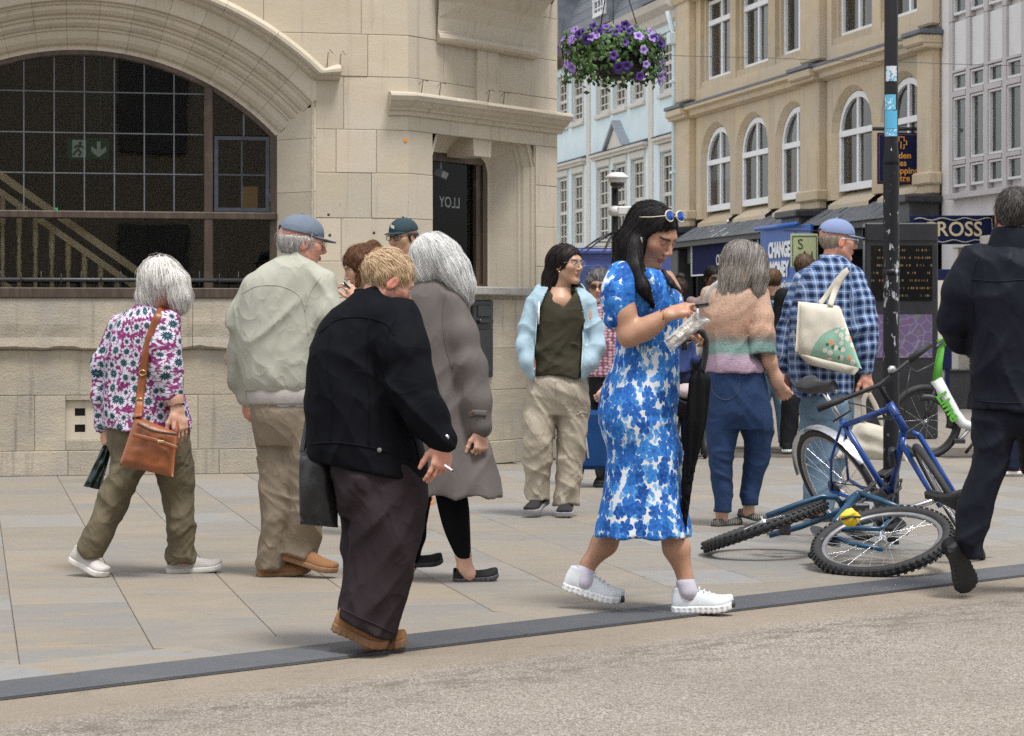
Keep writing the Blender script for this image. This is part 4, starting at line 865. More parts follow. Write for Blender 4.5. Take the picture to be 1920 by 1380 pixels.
# -- black sign pole
PY = 12.95; PX = W(1671, 600, PY)[0]
def chipped():
 t = NT('chipped black pole paint'); co = t.coord(); sp = t.n('SeparateXYZ', Vector=co); Z = sp.node.outputs['Z']
 n = t.noise(t.vmath('MULTIPLY', co, (1, 1, .45)), 26, 5, .65); w = t.math('SUBTRACT', 1.0, t.math('MULTIPLY', t.math('ABSOLUTE', t.math('SUBTRACT', Z, 1.3)), .55))
 f = t.ramp(t.math('ADD', n, t.math('MULTIPLY', w, .13)), [(.70, 0.0), (.73, 1.0)])
 f = t.math('MULTIPLY', f, t.math('LESS_THAN', Z, 2.12))
 c = t.mix(f, (.012, .012, .014), (.38, .39, .41)); return t.bsdf(c, .45, t.bump(f, -.4, .003), Specular_IOR_Level=.25)
pole = empty('sign_pole', (PX, PY, 0), 0, 'tall black painted metal pole with chipped paint and stickers', 'pole')
q = MB(); q.tube([(0, 0, 0), (0, 0, 2.0)], .0425, 16, caps=False); q.lathe([(.0425, 2.0), (.043, 2.02), (.0365, 2.1), (.0365, 6.0), (.001, 6.0)], (0, 0, 0), 16); q.tube([(0, 0, 1.42), (0, 0, 1.45)], .045, 16); q.obj('post', chipped(), pole)
def sticker(z0, z1, a0, a1, mat, nm='sticker', r=.0385):
 N = 8; v = [];
 for k in range(N + 1): a = math.radians(a0 + (a1 - a0) * k / N); v += [(r * math.sin(a), -r * math.cos(a), z0), (r * math.sin(a), -r * math.cos(a), z1)]
 return mesh_obj(nm, v, [(2 * k, 2 * k + 2, 2 * k + 3, 2 * k + 1) for k in range(N)], mat, pole)
def print_mat(nm, base, ink, sc, thr=.5):
 t = NT(nm); co = t.coord(); n = t.noise(co, sc, 3, .6); c = t.mix(t.ramp(n, [(thr, 0.0), (thr + .03, 1.0)]), base, ink); return t.bsdf(c, .4)
sticker(2.44, 2.52, -55, 40, print_mat('torn sticker', (.60, .62, .64), (.06, .30, .48), 60, .53))
sticker(2.29, 2.37, -70, 30, print_mat('round blue sticker', (.10, .42, .62), (.6, .72, .76), 70, .55), r=.0383); sticker(2.19, 2.288, -70, 45, print_mat('lower blue sticker', (.09, .40, .62), (.03, .04, .06), 50, .62)); sticker(2.15, 2.188, -70, 45, print_mat('sticker strip', (.09, .40, .62), (.65, .72, .74), 90, .56))
# -- buildings across the road behind the camera (seen in the reflections)
opp = empty('opposite_building', (0, -11, 0), math.pi + .1, 'stone building across the road mirrored in the bank window', 'building')
q = MB(); q.box(-16, 16, 0, 6, 0, 9); q.obj('wall', M['limestone'], opp)
for x in range(-14, 15, 4):
 for z in (1.0, 4.6): q = MB(); q.bbox(x - .7, x + .7, -.1, .02, z, z + 2.2, .03); q.obj('window', plain('grey glazing', (.12, .12, .115), .4, .2, 2), opp)
# ================================================================ figures: smooth implicit bodies and clothes turned into meshes
def smin(a, b, k): h = np.clip(.5 + .5 * (b - a) / k, 0, 1); return b + (a - b) * h - k * h * (1 - h)
def smax(a, b, k): return -smin(-a, -b, k)
def unit(v): v = np.asarray(v, float); return v / (np.linalg.norm(v) + 1e-12)
def rc(a, b, ra, rb=None):                           # round cone
 a = np.asarray(a, float); b = np.asarray(b, float); rb = ra if rb is None else rb; ab = b - a; L = max(ab @ ab, 1e-9)
 def f(P):
  q = P - a; t = np.clip(q @ ab / L, 0, 1); return np.linalg.norm(q - t[:, None] * ab, axis=1) - (ra + (rb - ra) * t)
 return f
def ell(c, r, R=None):
 c = np.asarray(c, float); r = np.asarray(r, float)
 def f(P):
  q = P - c
  if R is not None: q = q @ R
  k0 = np.linalg.norm(q / r, axis=1); k1 = np.linalg.norm(q / (r * r), axis=1); return k0 * (k0 - 1) / np.maximum(k1, 1e-6)
 return f
def uni(fs, k=.02):
 def f(P):
  d = fs[0](P)
  for g in fs[1:]: d = smin(d, g(P), k)
  return d
 return f
def cr(t, xs, ys):                                   # smooth interpolation through the given rows
 xs = np.asarray(xs, float); ys = np.asarray(ys, float); n = len(xs)
 m = np.zeros(n); dx = np.diff(xs); s = np.diff(ys) / dx
 if n > 2: m[1:-1] = np.where(s[:-1] * s[1:] > 0, 2 * s[:-1] * s[1:] / (s[:-1] + s[1:] + 1e-12), 0) * .6 + .4 * (s[:-1] + s[1:]) / 2
 m[0], m[-1] = s[0], s[-1]
 t = np.clip(t, xs[0], xs[-1]); i = np.clip(np.searchsorted(xs, t) - 1, 0, n - 2); h = dx[i]; u = (t - xs[i]) / h
 return ys[i] * (2 * u ** 3 - 3 * u ** 2 + 1) + m[i] * h * (u ** 3 - 2 * u ** 2 + u) + ys[i + 1] * (-2 * u ** 3 + 3 * u ** 2) + m[i + 1] * h * (u ** 3 - u ** 2)
def sn(P, seed, n=5):                                # cheap smooth noise in about -1..1
 r = np.random.RandomState(seed); o = 0
 for _ in range(n):
  k = unit(r.normal(size=3)) * r.uniform(.6, 1.5) * 6.28; k2 = unit(r.normal(size=3)) * 5.0
  o = o + np.sin(P @ k + r.uniform(0, 6.28) + 1.4 * np.sin(P @ k2 + r.uniform(0, 6.28)))
 return o / n * 1.3
def ridge(x): return 1 - 2 * np.abs(x) ** .75
def polygonize(f, lo, hi, h):
 lo = np.asarray(lo, float) - 1.5 * h; hi = np.asarray(hi, float) + 1.5 * h; B = 5
 nb = np.maximum(1, np.ceil((hi - lo) / (h * B)).astype(int)); n = nb * B + 1
 ax = [lo[i] + h * B * (np.arange(nb[i]) + .5) for i in range(3)]
 C = np.stack(np.meshgrid(*ax, indexing='ij'), -1).reshape(-1, 3); dc = f(C)
 act = (np.abs(dc) < h * B * 1.35 + .012).reshape(nb)
 a = act
 for x in range(3): a = np.repeat(a, B, axis=x)
 mask = np.zeros(n, bool)
 for i in (0, 1):
  for j in (0, 1):
   for k in (0, 1): mask[i:i + a.shape[0], j:j + a.shape[1], k:k + a.shape[2]] |= a
 idx = np.argwhere(mask); D = np.full(n, 9.0, np.float32); D[mask] = f(lo + idx * h)
 S = D < 0; c0 = S[:-1, :-1, :-1].astype(np.int8); cnt = np.zeros_like(c0)
 for i in (0, 1):
  for j in (0, 1):
   for k in (0, 1): cnt += S[i:n[0] - 1 + i, j:n[1] - 1 + j, k:n[2] - 1 + k]
 cells = np.argwhere((cnt > 0) & (cnt < 8) & a)
 if not len(cells): return np.zeros((0, 3)), np.zeros((0, 4), int)
 cid = np.full(n - 1, -1, np.int32); cid[tuple(cells.T)] = np.arange(len(cells))
 acc = np.zeros((len(cells), 3)); num = np.zeros(len(cells)); off = [(i, j, k) for i in (0, 1) for j in (0, 1) for k in (0, 1)]
 val = {o: D[cells[:, 0] + o[0], cells[:, 1] + o[1], cells[:, 2] + o[2]] for o in off}
 for o in off:
  for x in range(3):
   if o[x]: continue
   q = list(o); q[x] = 1; q = tuple(q); va, vb = val[o], val[q]; cr_ = (va < 0) != (vb < 0)
   t = np.where(cr_, va / np.where(va == vb, 1, va - vb), 0); p = np.array(o, float)[None, :].repeat(len(cells), 0); p[:, x] += t
   acc += p * cr_[:, None]; num += cr_
 V = lo + (cells + acc / num[:, None]) * h; Q = []
 for x in range(3):
  y, z = (x + 1) % 3, (x + 2) % 3
  sl0 = [slice(None)] * 3; sl1 = [slice(None)] * 3; sl0[x] = slice(0, -1); sl1[x] = slice(1, None)
  e = np.argwhere(S[tuple(sl0)] != S[tuple(sl1)]); e = e[(e[:, y] > 0) & (e[:, z] > 0) & (e[:, y] < n[y] - 1) & (e[:, z] < n[z] - 1)]
  def at(dy, dz): q = e.copy(); q[:, y] -= dy; q[:, z] -= dz; return cid[tuple(q.T)]
  quad = np.stack([at(1, 1), at(0, 1), at(0, 0), at(1, 0)], 1); inside = S[tuple(e.T)]
  quad[~inside] = quad[~inside][:, ::-1]; Q.append(quad[(quad >= 0).all(1)])
 return V, np.concatenate(Q)
def join(ms):
 V = []; Q = []; b = 0
 for v, q in ms: V.append(v); Q.append(q + b); b += len(v)
 return np.concatenate(V), np.concatenate(Q)
def compact(V, Q): u, inv = np.unique(Q, return_inverse=True); return V[u], inv.reshape(Q.shape)
# -- materials of figures
def cloth(name, c, c2=None, rough=.85, weave=900, bump=.15, wr=.25, wscale=9, sheen=.0, spec=.2, stretch=(1, 1, .55)):
 t = NT(name); co = t.coord(); c2 = c2 or tuple(x * .72 for x in c)
 n1 = t.noise(co, 5, 4, .6); fine = t.noise(co, weave * .35, 2, .6); w = t.math('ADD', t.math('POWER', t.math('SUBTRACT', 1.0, t.math('ABSOLUTE', t.math('MULTIPLY_ADD', t.noise(t.vmath('MULTIPLY', t.n('Mapping', Vector=co, Rotation=(.3, .5, .2)), stretch), wscale * .55, 2, .4, .5), 2.0, -1.0))), 6.0), t.math('MULTIPLY', t.math('POWER', t.math('SUBTRACT', 1.0, t.math('ABSOLUTE', t.math('MULTIPLY_ADD', t.noise(t.n('Mapping', Vector=co, Rotation=(.2, -.6, 1), Scale=(1, 1, .5)), wscale * 1.1, 2, .4, .3), 2.0, -1.0))), 7.0), .5))
 col = t.mix(t.ramp(n1, [(.3, 0.0), (.7, 1.0)]), c, c2); col = t.mix(t.ramp(fine, [(.35, .25), (.65, 0.0)]), col, tuple(x * .55 for x in c))
 b1 = t.bump(w, min(1, wr * .95), .010); nm = t.bump(fine, bump, .002, b1)
 return t.bsdf(col, rough, nm, Sheen_Weight=sheen, Specular_IOR_Level=spec)
def skin_mat(name='skin'):
 t = NT(name); co = t.coord(); c = t.attr('col'); n = t.noise(co, 28, 4, .6); n2 = t.noise(co, 260, 2)
 col = t.mix(t.ramp(n, [(.35, 0.0), (.75, .22)]), c, t.mix(1.0, c, (.95, .62, .55), 'MULTIPLY'))
 return t.bsdf(col, .48, t.bump(n2, .12, .002), Subsurface_Weight=.12, Subsurface_Radius=(.012, .004, .002), Subsurface_Scale=.6)
def hair_mat(name='hair', rough=.58):
 t = NT(name); c = t.attr('col'); co = t.coord(); n = t.noise(co, 35, 3); col = t.mix(t.ramp(n, [(.3, .35), (.6, 0.0)]), c, t.mix(1.0, c, (.55, .52, .5), 'MULTIPLY'))
 return t.bsdf(col, rough, Specular_IOR_Level=.22)
M['skin'] = skin_mat(); M['hair'] = hair_mat()
M['rubber'] = plain('black rubber', (.018, .018, .019), .7, .3, 30, .2, 150)
M['steel'] = plain('bright steel', (.55, .56, .58), .25, .1, 30, Metallic=.9)
M['lens'] = glass_mat('spectacle lens', (.93, .94, .94), .5, 1.18)
SKIN = {'fair': (.52, .31, .22), 'pink': (.55, .28, .20), 'olive': (.42, .235, .15), 'tan': (.38, .20, .125), 'east': (.47, .285, .185), 'brown': (.20, .10, .06)}
# -- a figure
class Figure:
 def __init__(s, foot, label, crop=(0, 0, 1), group=None, cat='person'):
  s.o = crop; px, py = s.c(*foot); s.Y = gy(py); s.base = np.array([(px - CX) / FP * s.Y, s.Y, 0]); s.m = s.Y / FP
  s.root = empty('person', s.base, 0, label, cat, group); s.heads = []; s.hands = []; s.bare = []; s.core = []
 def c(s, x, y): return s.o[0] + x / s.o[2], s.o[1] + y / s.o[2]
 def w(s, x, y, dy=0): return W(*s.c(x, y), s.Y + dy)
 def rows(s, rows, power=2.0, top=.012, bot=.004):  # stack of traced cross-sections (y, left, right, half depth, depth shift)
  R = []
  for r in rows:
   y, xl, xr, ry = r[:4]; dy = r[4] if len(r) > 4 else 0
   a = s.w(xl, y, dy); b = s.w(xr, y, dy); R.append((a[2], (a[0] + b[0]) / 2, a[1], (b[0] - a[0]) / 2, ry))
  R = np.array(sorted(R)); z = R[:, 0]
  def f(P):
   t = P[:, 2]; cx, cy, rx, ry = (cr(t, z, R[:, i]) for i in range(1, 5)); rx = np.maximum(rx, .005); ry = np.maximum(ry, .005)
   qx = np.abs((P[:, 0] - cx) / rx); qy = np.abs((P[:, 1] - cy) / ry)
   if power == 2.0:
    k0 = np.sqrt(qx ** 2 + qy ** 2); k1 = np.sqrt((qx / rx) ** 2 + (qy / ry) ** 2)
   else:
    k0 = (qx ** power + qy ** power) ** (1 / power); k1 = np.sqrt((qx / rx) ** 2 + (qy / ry) ** 2) * k0 / np.maximum(np.sqrt(qx ** 2 + qy ** 2), 1e-6)
   d = k0 * (k0 - 1) / np.maximum(k1, 1e-6); d = np.where(k0 < .2, -np.minimum(rx, ry) * .8, d)
   return smax(smax(d, t - z[-1], top), z[0] - t, bot)
  f.lo = np.array([(R[:, 1] - R[:, 3]).min(), (R[:, 2] - R[:, 4]).min(), z[0]]) - .03; f.hi = np.array([(R[:, 1] + R[:, 3]).max(), (R[:, 2] + R[:, 4]).max(), z[-1]]) + .03
  return f
 def limb(s, pts, k=.03):                           # points (x, y, depth shift, radius m)
  p = [s.w(q[0], q[1], q[2]) for q in pts]; r = [q[3] for q in pts]
  f = uni([rc(p[i], p[i + 1], r[i], r[i + 1]) for i in range(len(p) - 1)], k); R = max(r) + .03
  f.lo = np.min(p, 0) - R; f.hi = np.max(p, 0) + R; return f
 def part(s, name, f, mat, h=.009, parent=None, bounds=None, vec=None, smooth=True, cols=None):
  lo, hi = bounds if bounds is not None else (f.lo, f.hi)
  V, Q = polygonize(f, lo, hi, h)
  return mesh_obj(name, V, Q, mat, parent or s.root, smooth, s.base, cols=None if cols is None else cols(V), vec=None if vec is None else vec(V))
 def head(s, x, y, dy, yaw, pitch=0, roll=0, sc=1.0, skin='fair', age=0, male=False, neck=None, lips=(.42, .13, .11), brow=(.10, .07, .05), beard=None, shut=False, eth=0):
  c = s.w(x, y, dy); ya, pi_ = math.radians(yaw), math.radians(pitch)
  F = np.array([math.cos(ya) * math.cos(pi_), math.sin(ya) * math.cos(pi_), -math.sin(pi_)]); L = np.array([-math.sin(ya), math.cos(ya), 0]); U = np.cross(F, L); ro = math.radians(roll)
  L, U = L * math.cos(ro) + U * math.sin(ro), U * math.cos(ro) - L * math.sin(ro); R = np.stack([F, L, U], 1)
  j = 1.06 if male else 1.0; nz = 1.12 if (age or male) else 1.0
  fs = [ell((-.014, 0, .036), (.099, .077, .081)), ell((.026, 0, -.026), (.062, .061 * j, .084))]
  fs2 = [rc((.0, .046 * j, -.05), (.056, .016, -.101), .024, .017), rc((.0, -.046 * j, -.05), (.056, -.016, -.101), .024, .017), ell((.066, 0, -.1), (.02, .022 * j, .018)), ell((.052, .040, -.018), (.026, .024, .024)), ell((.052, -.040, -.018), (.026, .024, .024)), rc((.074, -.03, .025), (.074, .03, .025), .014)]
  nose = [rc((.084, 0, .014), (.107, 0, -.026), .0075, .0105 * nz), ell((.098, .0115, -.033), (.011, .008 * nz, .008)), ell((.098, -.0115, -.033), (.011, .008 * nz, .008))]
  lip = [ell((.085, 0, -.0575), (.010, .022, .0055)), ell((.083, 0, -.067), (.0115, .0185, .006))]
  eyes = [ell((.0755, e * .0315, .006), (.0125,) * 3) for e in (1, -1)]; sock = [ell((.0955, e * .0315, .007), (.016, .021, .0135)) for e in (1, -1)]
  ears = [ell((-.006, e * (.079), -.008), (.019, .0075, .032), np.array([[.94, .0, .34], [0, 1, 0], [-.34, 0, .94]])) for e in (1, -1)]; earin = [ell((.0, e * .088, -.006), (.011, .006, .02)) for e in (1, -1)]
  nb = s.w(*neck) if neck is not None else c + np.array([0, 0, -.2]); nl = (nb - c) @ R / sc
  nk = rc((-.022, 0, -.06), nl, .052 if not male else .058, .058 if not male else .066)
  def floc(q):
   d = uni(fs, .03)(q); d = smin(d, uni(fs2, .02)(q), .022)
   for k_ in sock: d = smax(d, -k_(q), .014)
   d = smin(d, uni(nose, .008)(q), .011); d = smin(d, uni(lip, .003)(q), .007)
   for k_ in eyes: d = smin(d, k_(q), .002)
   for e_, i_ in zip(ears, earin): d = smin(d, smax(e_(q), -i_(q), .004), .006)
   d = smax(d, -rc((.097, -.02, -.0625), (.097, .02, -.0625), .0015)(q), .003)
   if age: d = d + .0012 * age * sn(q * np.array([30, 30, 60]), 3) * (q[:, 0] > .02)
   return smin(d, nk(q), .03)
  f = lambda P: floc((P - c) @ R / sc) * sc
  base = np.array(SKIN[skin])
  def cols(V):
   q = (V - c) @ R / sc; C = np.tile(base, (len(V), 1)); x, y_, z = q.T; ay = np.abs(y_)
   def put(mask, col, a=1.0): C[mask] = C[mask] * (1 - a) + np.array(col) * a
   face = x > .03
   g = np.clip(1 - ((ay - .045) ** 2 + (z + .022) ** 2) / .0007, 0, 1) * face * .35; C[:] = C * (1 - g[:, None]) + base * np.array([1.05, .72, .68]) * g[:, None]
   g = np.clip(1 - (y_ ** 2 + (z + .03) ** 2) / .0004, 0, 1) * (x > .09) * .3; C[:] = C * (1 - g[:, None]) + base * np.array([1.0, .72, .66]) * g[:, None]
   g = (np.abs(y_) > .074) & (z > -.05) & (z < .035) & (x < .03); put(g, base * np.array([1.08, .75, .7]), .7)
   if beard is not None: put(face & (z < -.035) & (z > -.12), beard, .35)
   put(face & (np.abs(z + .0625) < .0105) & (ay < .023 - .8 * np.abs(z + .0625)) & (x > .074), lips, .6); put(face & (np.abs(z + .0625) < .0018) & (ay < .022) & (x > .08), np.array(lips) * .35, .8)
   put(face & (np.abs(z - .0255 - .10 * (ay - .03) * (ay < .04)) < .0052) & (ay > .010) & (ay < .052) & (x > .05), brow, .92)
   eye = face & (((ay - .0315) / .0155) ** 2 + ((z - .0055) / .0065) ** 2 < 1) & (x > .06)
   if shut: put(eye & (z < .004), base * .45, .9); put(face & (((ay - .0315) / .018) ** 2 + ((z - .010) / .009) ** 2 < 1) & (x > .06), base * .62, .5)
   else: put(eye, (.55, .52, .5)); put(eye & ((ay - .0315) ** 2 + (z - .0055) ** 2 < .0000325), (.035, .02, .012)); put(face & (np.abs(((ay - .0315) / .0165) ** 2 + ((z - .0062) / .0078) ** 2 - 1) < .35) & (z > .006) & (x > .06), base * .18, .85)
   return C
  lo = c - .15 * sc; hi = c + .15 * sc
  s.heads.append(dict(f=f, c=c, R=R, sc=sc, cols=cols, lo=lo, hi=hi, neck=rc(c + R @ np.array([-.022, 0, -.06]) * sc, nb, .052 * sc if not male else .058 * sc, .058 if not male else .066), skin=base)); s.base_skin = base
  return s.heads[-1]
 def hand(s, wrist, toward, palm, thumb=1, curl=(.3, .4, .3), sc=1.0, spread=.08, fore=None, fore_r=.026, curls=None, thumb_dir=None):
  """five fingers on a palm; wrist and toward are points, palm is the palm-facing vector, thumb +1/-1 picks the side"""
  w0 = np.asarray(wrist, float); d = unit(np.asarray(toward, float) - w0); n = unit(palm - (np.asarray(palm, float) @ d) * d); sd = np.cross(d, n) * thumb   # sd points to the thumb side
  S = sc; fs = []; kn = []
  for i, (o, Ln) in enumerate(((.030, .070), (.0105, .078), (-.0095, .072), (-.029, .056))):
   k = w0 + d * (.088 - .004 * abs(i - 1)) * S + sd * o * S; kn.append((k, o, Ln)); fs.append(rc(w0 + sd * o * .55 * S, k, .0165 * S, .0118 * S))
  fs.append(rc(w0 + d * .03 * S + sd * .02 * S, w0 + d * .055 * S - sd * .02 * S, .017 * S)); pf = uni(fs, .014 * S); fg = []
  for i, (k, o, Ln) in enumerate(kn):
   cu = curls[i] if curls else curl; p = k; a = 0; seg = (.46, .30, .24); r = .0088 * S if i < 3 else .0077 * S; dirb = unit(d + sd * o / .03 * spread); ch = []
   for j in range(3):
    a += cu[j]; dd = dirb * math.cos(a) + n * math.sin(a); p2 = p + dd * Ln * seg[j] * S; ch.append(rc(p, p2, r * (1 - .1 * j), r * (.9 - .12 * j))); p = p2
   fg.append(uni(ch, .004))
  t0 = w0 + d * .022 * S + sd * .024 * S + n * .006 * S; td = unit(thumb_dir) if thumb_dir is not None else unit(d * .75 + sd * .55 + n * .35); t1 = t0 + td * .042 * S; td2 = unit(td + d * .5 + n * .15 - sd * .25); t2 = t1 + td2 * .032 * S; t3 = t2 + unit(td2 + d * .2) * .024 * S
  th = uni([rc(t0, t1, .0155 * S, .0115 * S), rc(t1, t2, .011 * S, .0098 * S), rc(t2, t3, .0098 * S, .0078 * S)], .006)
  wr = rc(fore if fore is not None else w0 - d * .12, w0, fore_r, .0235 * S)
  def f(P):
   v = smin(pf(P), th(P), .012 * S)
   for g in fg: v = smin(v, g(P), .0045 * S)
   return smin(v, wr(P), .016 * S)
  s.hands.append(dict(f=f, lo=np.min([w0 - .03, w0 + d * .2 * S - .06, w0 + n * .1 - .05], 0) - .045, hi=np.max([w0 + .03, w0 + d * .2 * S + .06, w0 + n * .1 + .05], 0) + .045, wr=wr, w0=w0, d=d, n=n, sd=sd))
  return s.hands[-1]
 def build_body(s, h=.0105, hh=.0042, hf=.0036, tint=None):
  """head, hands, bare limbs and the hidden trunk as ONE mesh"""
  ms = []; cs = []; boxes = []
  for H in s.heads:
   V, Q = polygonize(H['f'], H['lo'], H['hi'], hh * H['sc']); boxes.append((H['lo'], H['hi'])); ms.append((V, Q)); cs.append(H['cols'](V))
  for H in s.hands:
   cut = H['f']; V, Q = polygonize(lambda P: smax(cut(P), -(P - H['w0']) @ H['d'] - .035, .001), H['lo'], H['hi'], hf); ms.append((V, Q)); C = np.tile(s.base_skin, (len(V), 1)); n = sn(V * 22, 5)[:, None]; cs.append(C * np.where(n > 0, 1 + n * np.array([.05, -.10, -.12]), 1))
  fs = s.core + s.bare + [H['neck'] for H in s.heads] + [H['wr'] for H in s.hands]; f = uni(fs, .03)
  lo = np.min([g.lo for g in s.core + s.bare], 0) - .05; hi = np.max([g.hi for g in s.core + s.bare], 0) + .05
  V, Q = polygonize(f, lo, hi, h); ce = V[Q].mean(1); keep = np.ones(len(Q), bool)
  for a, b in boxes: keep &= ~(((ce > a + h) & (ce < b - h)).all(1))
  for H in s.hands: keep &= ~((((ce - H['w0']) @ H['d']) > -.022) & (np.linalg.norm(ce - H['w0'], axis=1) < .26) & (H['f'](ce) < .012))
  V, Q = compact(V, Q[keep]); ms.append((V, Q)); cs.append(np.tile(s.base_skin, (len(V), 1)))
  V, Q = join(ms); C = np.concatenate(cs)
  if tint is not None: C = tint(V, C)
  return mesh_obj('body', V, Q, M['skin'], s.root, True, s.base, cols=C)
 # ---- hair: a shaped mass plus ribbons of strands that lie along it
 def hair(s, f, lo, hi, col, n=1200, length=.2, flow=None, jit=.3, width=.0010, var=.25, h=.0055, lift=.003, seed=1, roots=None, name='hair', steps=9, tips=None, base=True, gravity=1.0, col2=None, avoid=None):
  rg = np.random.RandomState(seed); col = np.array(col)
  V, Q = polygonize(f, lo, hi, h)
  if not len(V): return
  g = lambda P, e=.002: np.stack([f(P + np.eye(3)[i] * e) - f(P - np.eye(3)[i] * e) for i in range(3)], 1)
  cand = V if roots is None else V[roots(V)]
  p = cand[rg.randint(len(cand), size=n)] + rg.normal(size=(n, 3)) * .003
  lf_ = np.minimum(rg.exponential(.8, n), 2.2); L = length * rg.uniform(.55, 1.15, n); st = (L / steps)[:, None]; pts = []; nrm = []; wob = rg.normal(size=(n, 3)) * jit
  for k in range(steps + 1):
   G_ = g(p); G_ /= np.linalg.norm(G_, axis=1)[:, None] + 1e-9; d = f(p); p = p - G_ * (np.clip(d - lift * lf_ * (1 + k * .35 * np.abs(wob[:, :1]).ravel()), -.03, .05) * (1 if k < steps - 2 else .6))[:, None]
   pts.append(p.copy()); nrm.append(G_)
   fl = np.tile(np.array([0, 0, -1.0]) * gravity, (n, 1)) + (flow(p) if flow is not None else 0) + wob * (.6 + .5 * k / steps)
   fl = fl - G_ * np.sum(fl * G_, 1)[:, None] * .92; fl /= np.linalg.norm(fl, axis=1)[:, None] + 1e-9; p = p + fl * st
  pts = np.array(pts); nrm = np.array(nrm); T = np.gradient(pts, axis=0); T /= np.linalg.norm(T, axis=2, keepdims=True) + 1e-9; sd = np.cross(T, nrm); sd /= np.linalg.norm(sd, axis=2, keepdims=True) + 1e-9
  tw = rg.normal(size=(1, n, 1)) * .35; sd = sd + nrm * tw; wd = width * np.array([.6] + [1.0] * (steps - 3) + [.8, .5, .15])[:, None, None] * rg.uniform(.5, 1.5, n)[None, :, None]
  if avoid is not None:
   bad = np.maximum.accumulate(np.array([avoid(pp) for pp in pts]), axis=0); wd = wd * np.where(bad, .02, 1.0)[:, :, None]
  A_ = pts + sd * wd; B_ = pts - sd * wd; SV = np.stack([A_, B_], 2).transpose(1, 0, 2, 3).reshape(-1, 3); m = steps + 1; b = np.arange(n)[:, None] * (2 * m) + np.arange(steps)[None, :] * 2
  SQ = np.stack([b, b + 1, b + 3, b + 2], 2).reshape(-1, 4); sc_ = np.clip(1 + rg.normal(size=n) * var * 1.0, .3, 1.8)
  c2 = np.array(col2) if col2 is not None else col; mixf = rg.rand(n)[:, None]; sc3 = (col * (1 - mixf) + c2 * mixf) * sc_[:, None]; SCo = np.repeat(sc3, 2 * m, 0)
  tt = np.tile(np.repeat(np.arange(m) / steps, 2), n)
  if tips is not None: SCo = SCo * (1 - (tt ** 2)[:, None]) + np.array(tips) * (tt ** 2)[:, None]
  bc = np.tile(col * .88, (len(V), 1)) * (1 + .3 * sn(V * np.array([40, 40, 12]), seed)[:, None])
  if base: V2, Q2 = join([(V, Q), (SV, SQ)]); C2 = np.concatenate([bc, SCo])
  else: V2, Q2, C2 = SV, SQ, SCo
  return mesh_obj(name, V2, Q2, M['hair'], s.root, True, s.base, cols=np.clip(C2, 0, 1))
 def face_zone(s, H, x=.045, z=.055, w=.072): return lambda P: (lambda q: (q[:, 0] > x) & (q[:, 2] < z) & (np.abs(q[:, 1]) < w))((P - H['c']) @ H['R'] / H['sc'])
 def hl(s, H, p): return H['c'] + H['R'] @ (np.asarray(p, float) * H['sc'])      # head-local -> world
 def hloc(s, H, f): return lambda P: f((P - H['c']) @ H['R'] / H['sc']) * H['sc']
 # ---- shoes
 def shoe(s, heel, toe, mat, sole_mat, width=.047, height=.085, sole=.025, dyh=0, dyt=0, roll=0.0, low=False, name='shoe', toe_spring=.012, chunky=0.0, collar=.1):
  a = s.w(heel[0], heel[1], dyh); b = s.w(toe[0], toe[1], dyt); d = b - a; L = np.linalg.norm(d); X = d / L; up = np.array([0, 0, 1.]); Yv = unit(np.cross(up, X)); Z = np.cross(X, Yv)
  if roll: Yv, Z = Yv * math.cos(roll) + Z * math.sin(roll), Z * math.cos(roll) - Yv * math.sin(roll)
  R = np.stack([X, Yv, Z], 1); xs = np.array([-.02, .0, .06, .2, .38, .55, .72, .86, .96, 1.0, 1.02]) * L
  ww = np.array([.001, .6, .76, .8, .72, .82, 1.0, .95, .65, .25, .001]) * width; hs_ = np.array([.0, .62, .92, 1.0, .92, .76, .58, .48, .40, .3, .0]) * (height - sole)
  if low: hs_ = np.array([.0, .9, 1.1, 1.0, .62, .5, .52, .56, .5, .35, .0]) * (height - sole)
  def up_(P):
   q = (P - a) @ R; x, y, z = q.T; w_ = np.interp(x, xs, ww); hh_ = np.interp(x, xs, hs_); w_ = np.maximum(w_, .003); hh_ = np.maximum(hh_, .003); sp = toe_spring * np.clip((x / L - .7) / .3, 0, 1) ** 2
   zz = (z - sole - sp); k0 = np.sqrt((y / w_) ** 2 + (np.maximum(zz, 0) / hh_) ** 2) ; dd = (k0 - 1) * np.minimum(w_, hh_); dd = smax(dd, -zz - .004, .003);
   dd = np.maximum(dd, np.maximum(-x - .002, x - L - .002))
   if not low: dd = smin(dd, rc(a + R @ np.array([.17 * L, 0, height * .55]), a + R @ np.array([.16 * L, 0, height * 1.0]), width * .72, width * .68)(P), .02); dd = smax(dd, z - height * 1.05, .004)
   hole = ell(a + R @ np.array([.2 * L, 0, height * 1.12]), (.045 if not low else .075, width * .6, .03 if not low else .035), R)(P)
   return smax(dd, -hole, .004)
  def so_(P):
   q = (P - a) @ R; x, y, z = q.T; w_ = np.interp(x, xs, ww * 1.06 + .002); sp = toe_spring * np.clip((x / L - .7) / .3, 0, 1) ** 2 + .006 * np.clip(.08 - x / L, 0, 1) * 8
   dd = smax(np.abs(y) - w_, np.abs(z - sole / 2 - sp) - sole / 2, .006); dd = smax(dd, np.maximum(-x - .006, x - L - .006), .006)
   if chunky: dd = dd + chunky * (np.sin(x * 2 * math.pi / .022) > .3) * (z < sole * .72) * (np.abs(y) > w_ * .7)
   return dd
  lo = np.min([a, b], 0) - .11; hi = np.max([a, b], 0) + .13
  o = s.part(name, up_, mat, .005, bounds=(lo, hi)); s.part('sole', so_, sole_mat, .0045, parent=o, bounds=(lo, hi)); return o
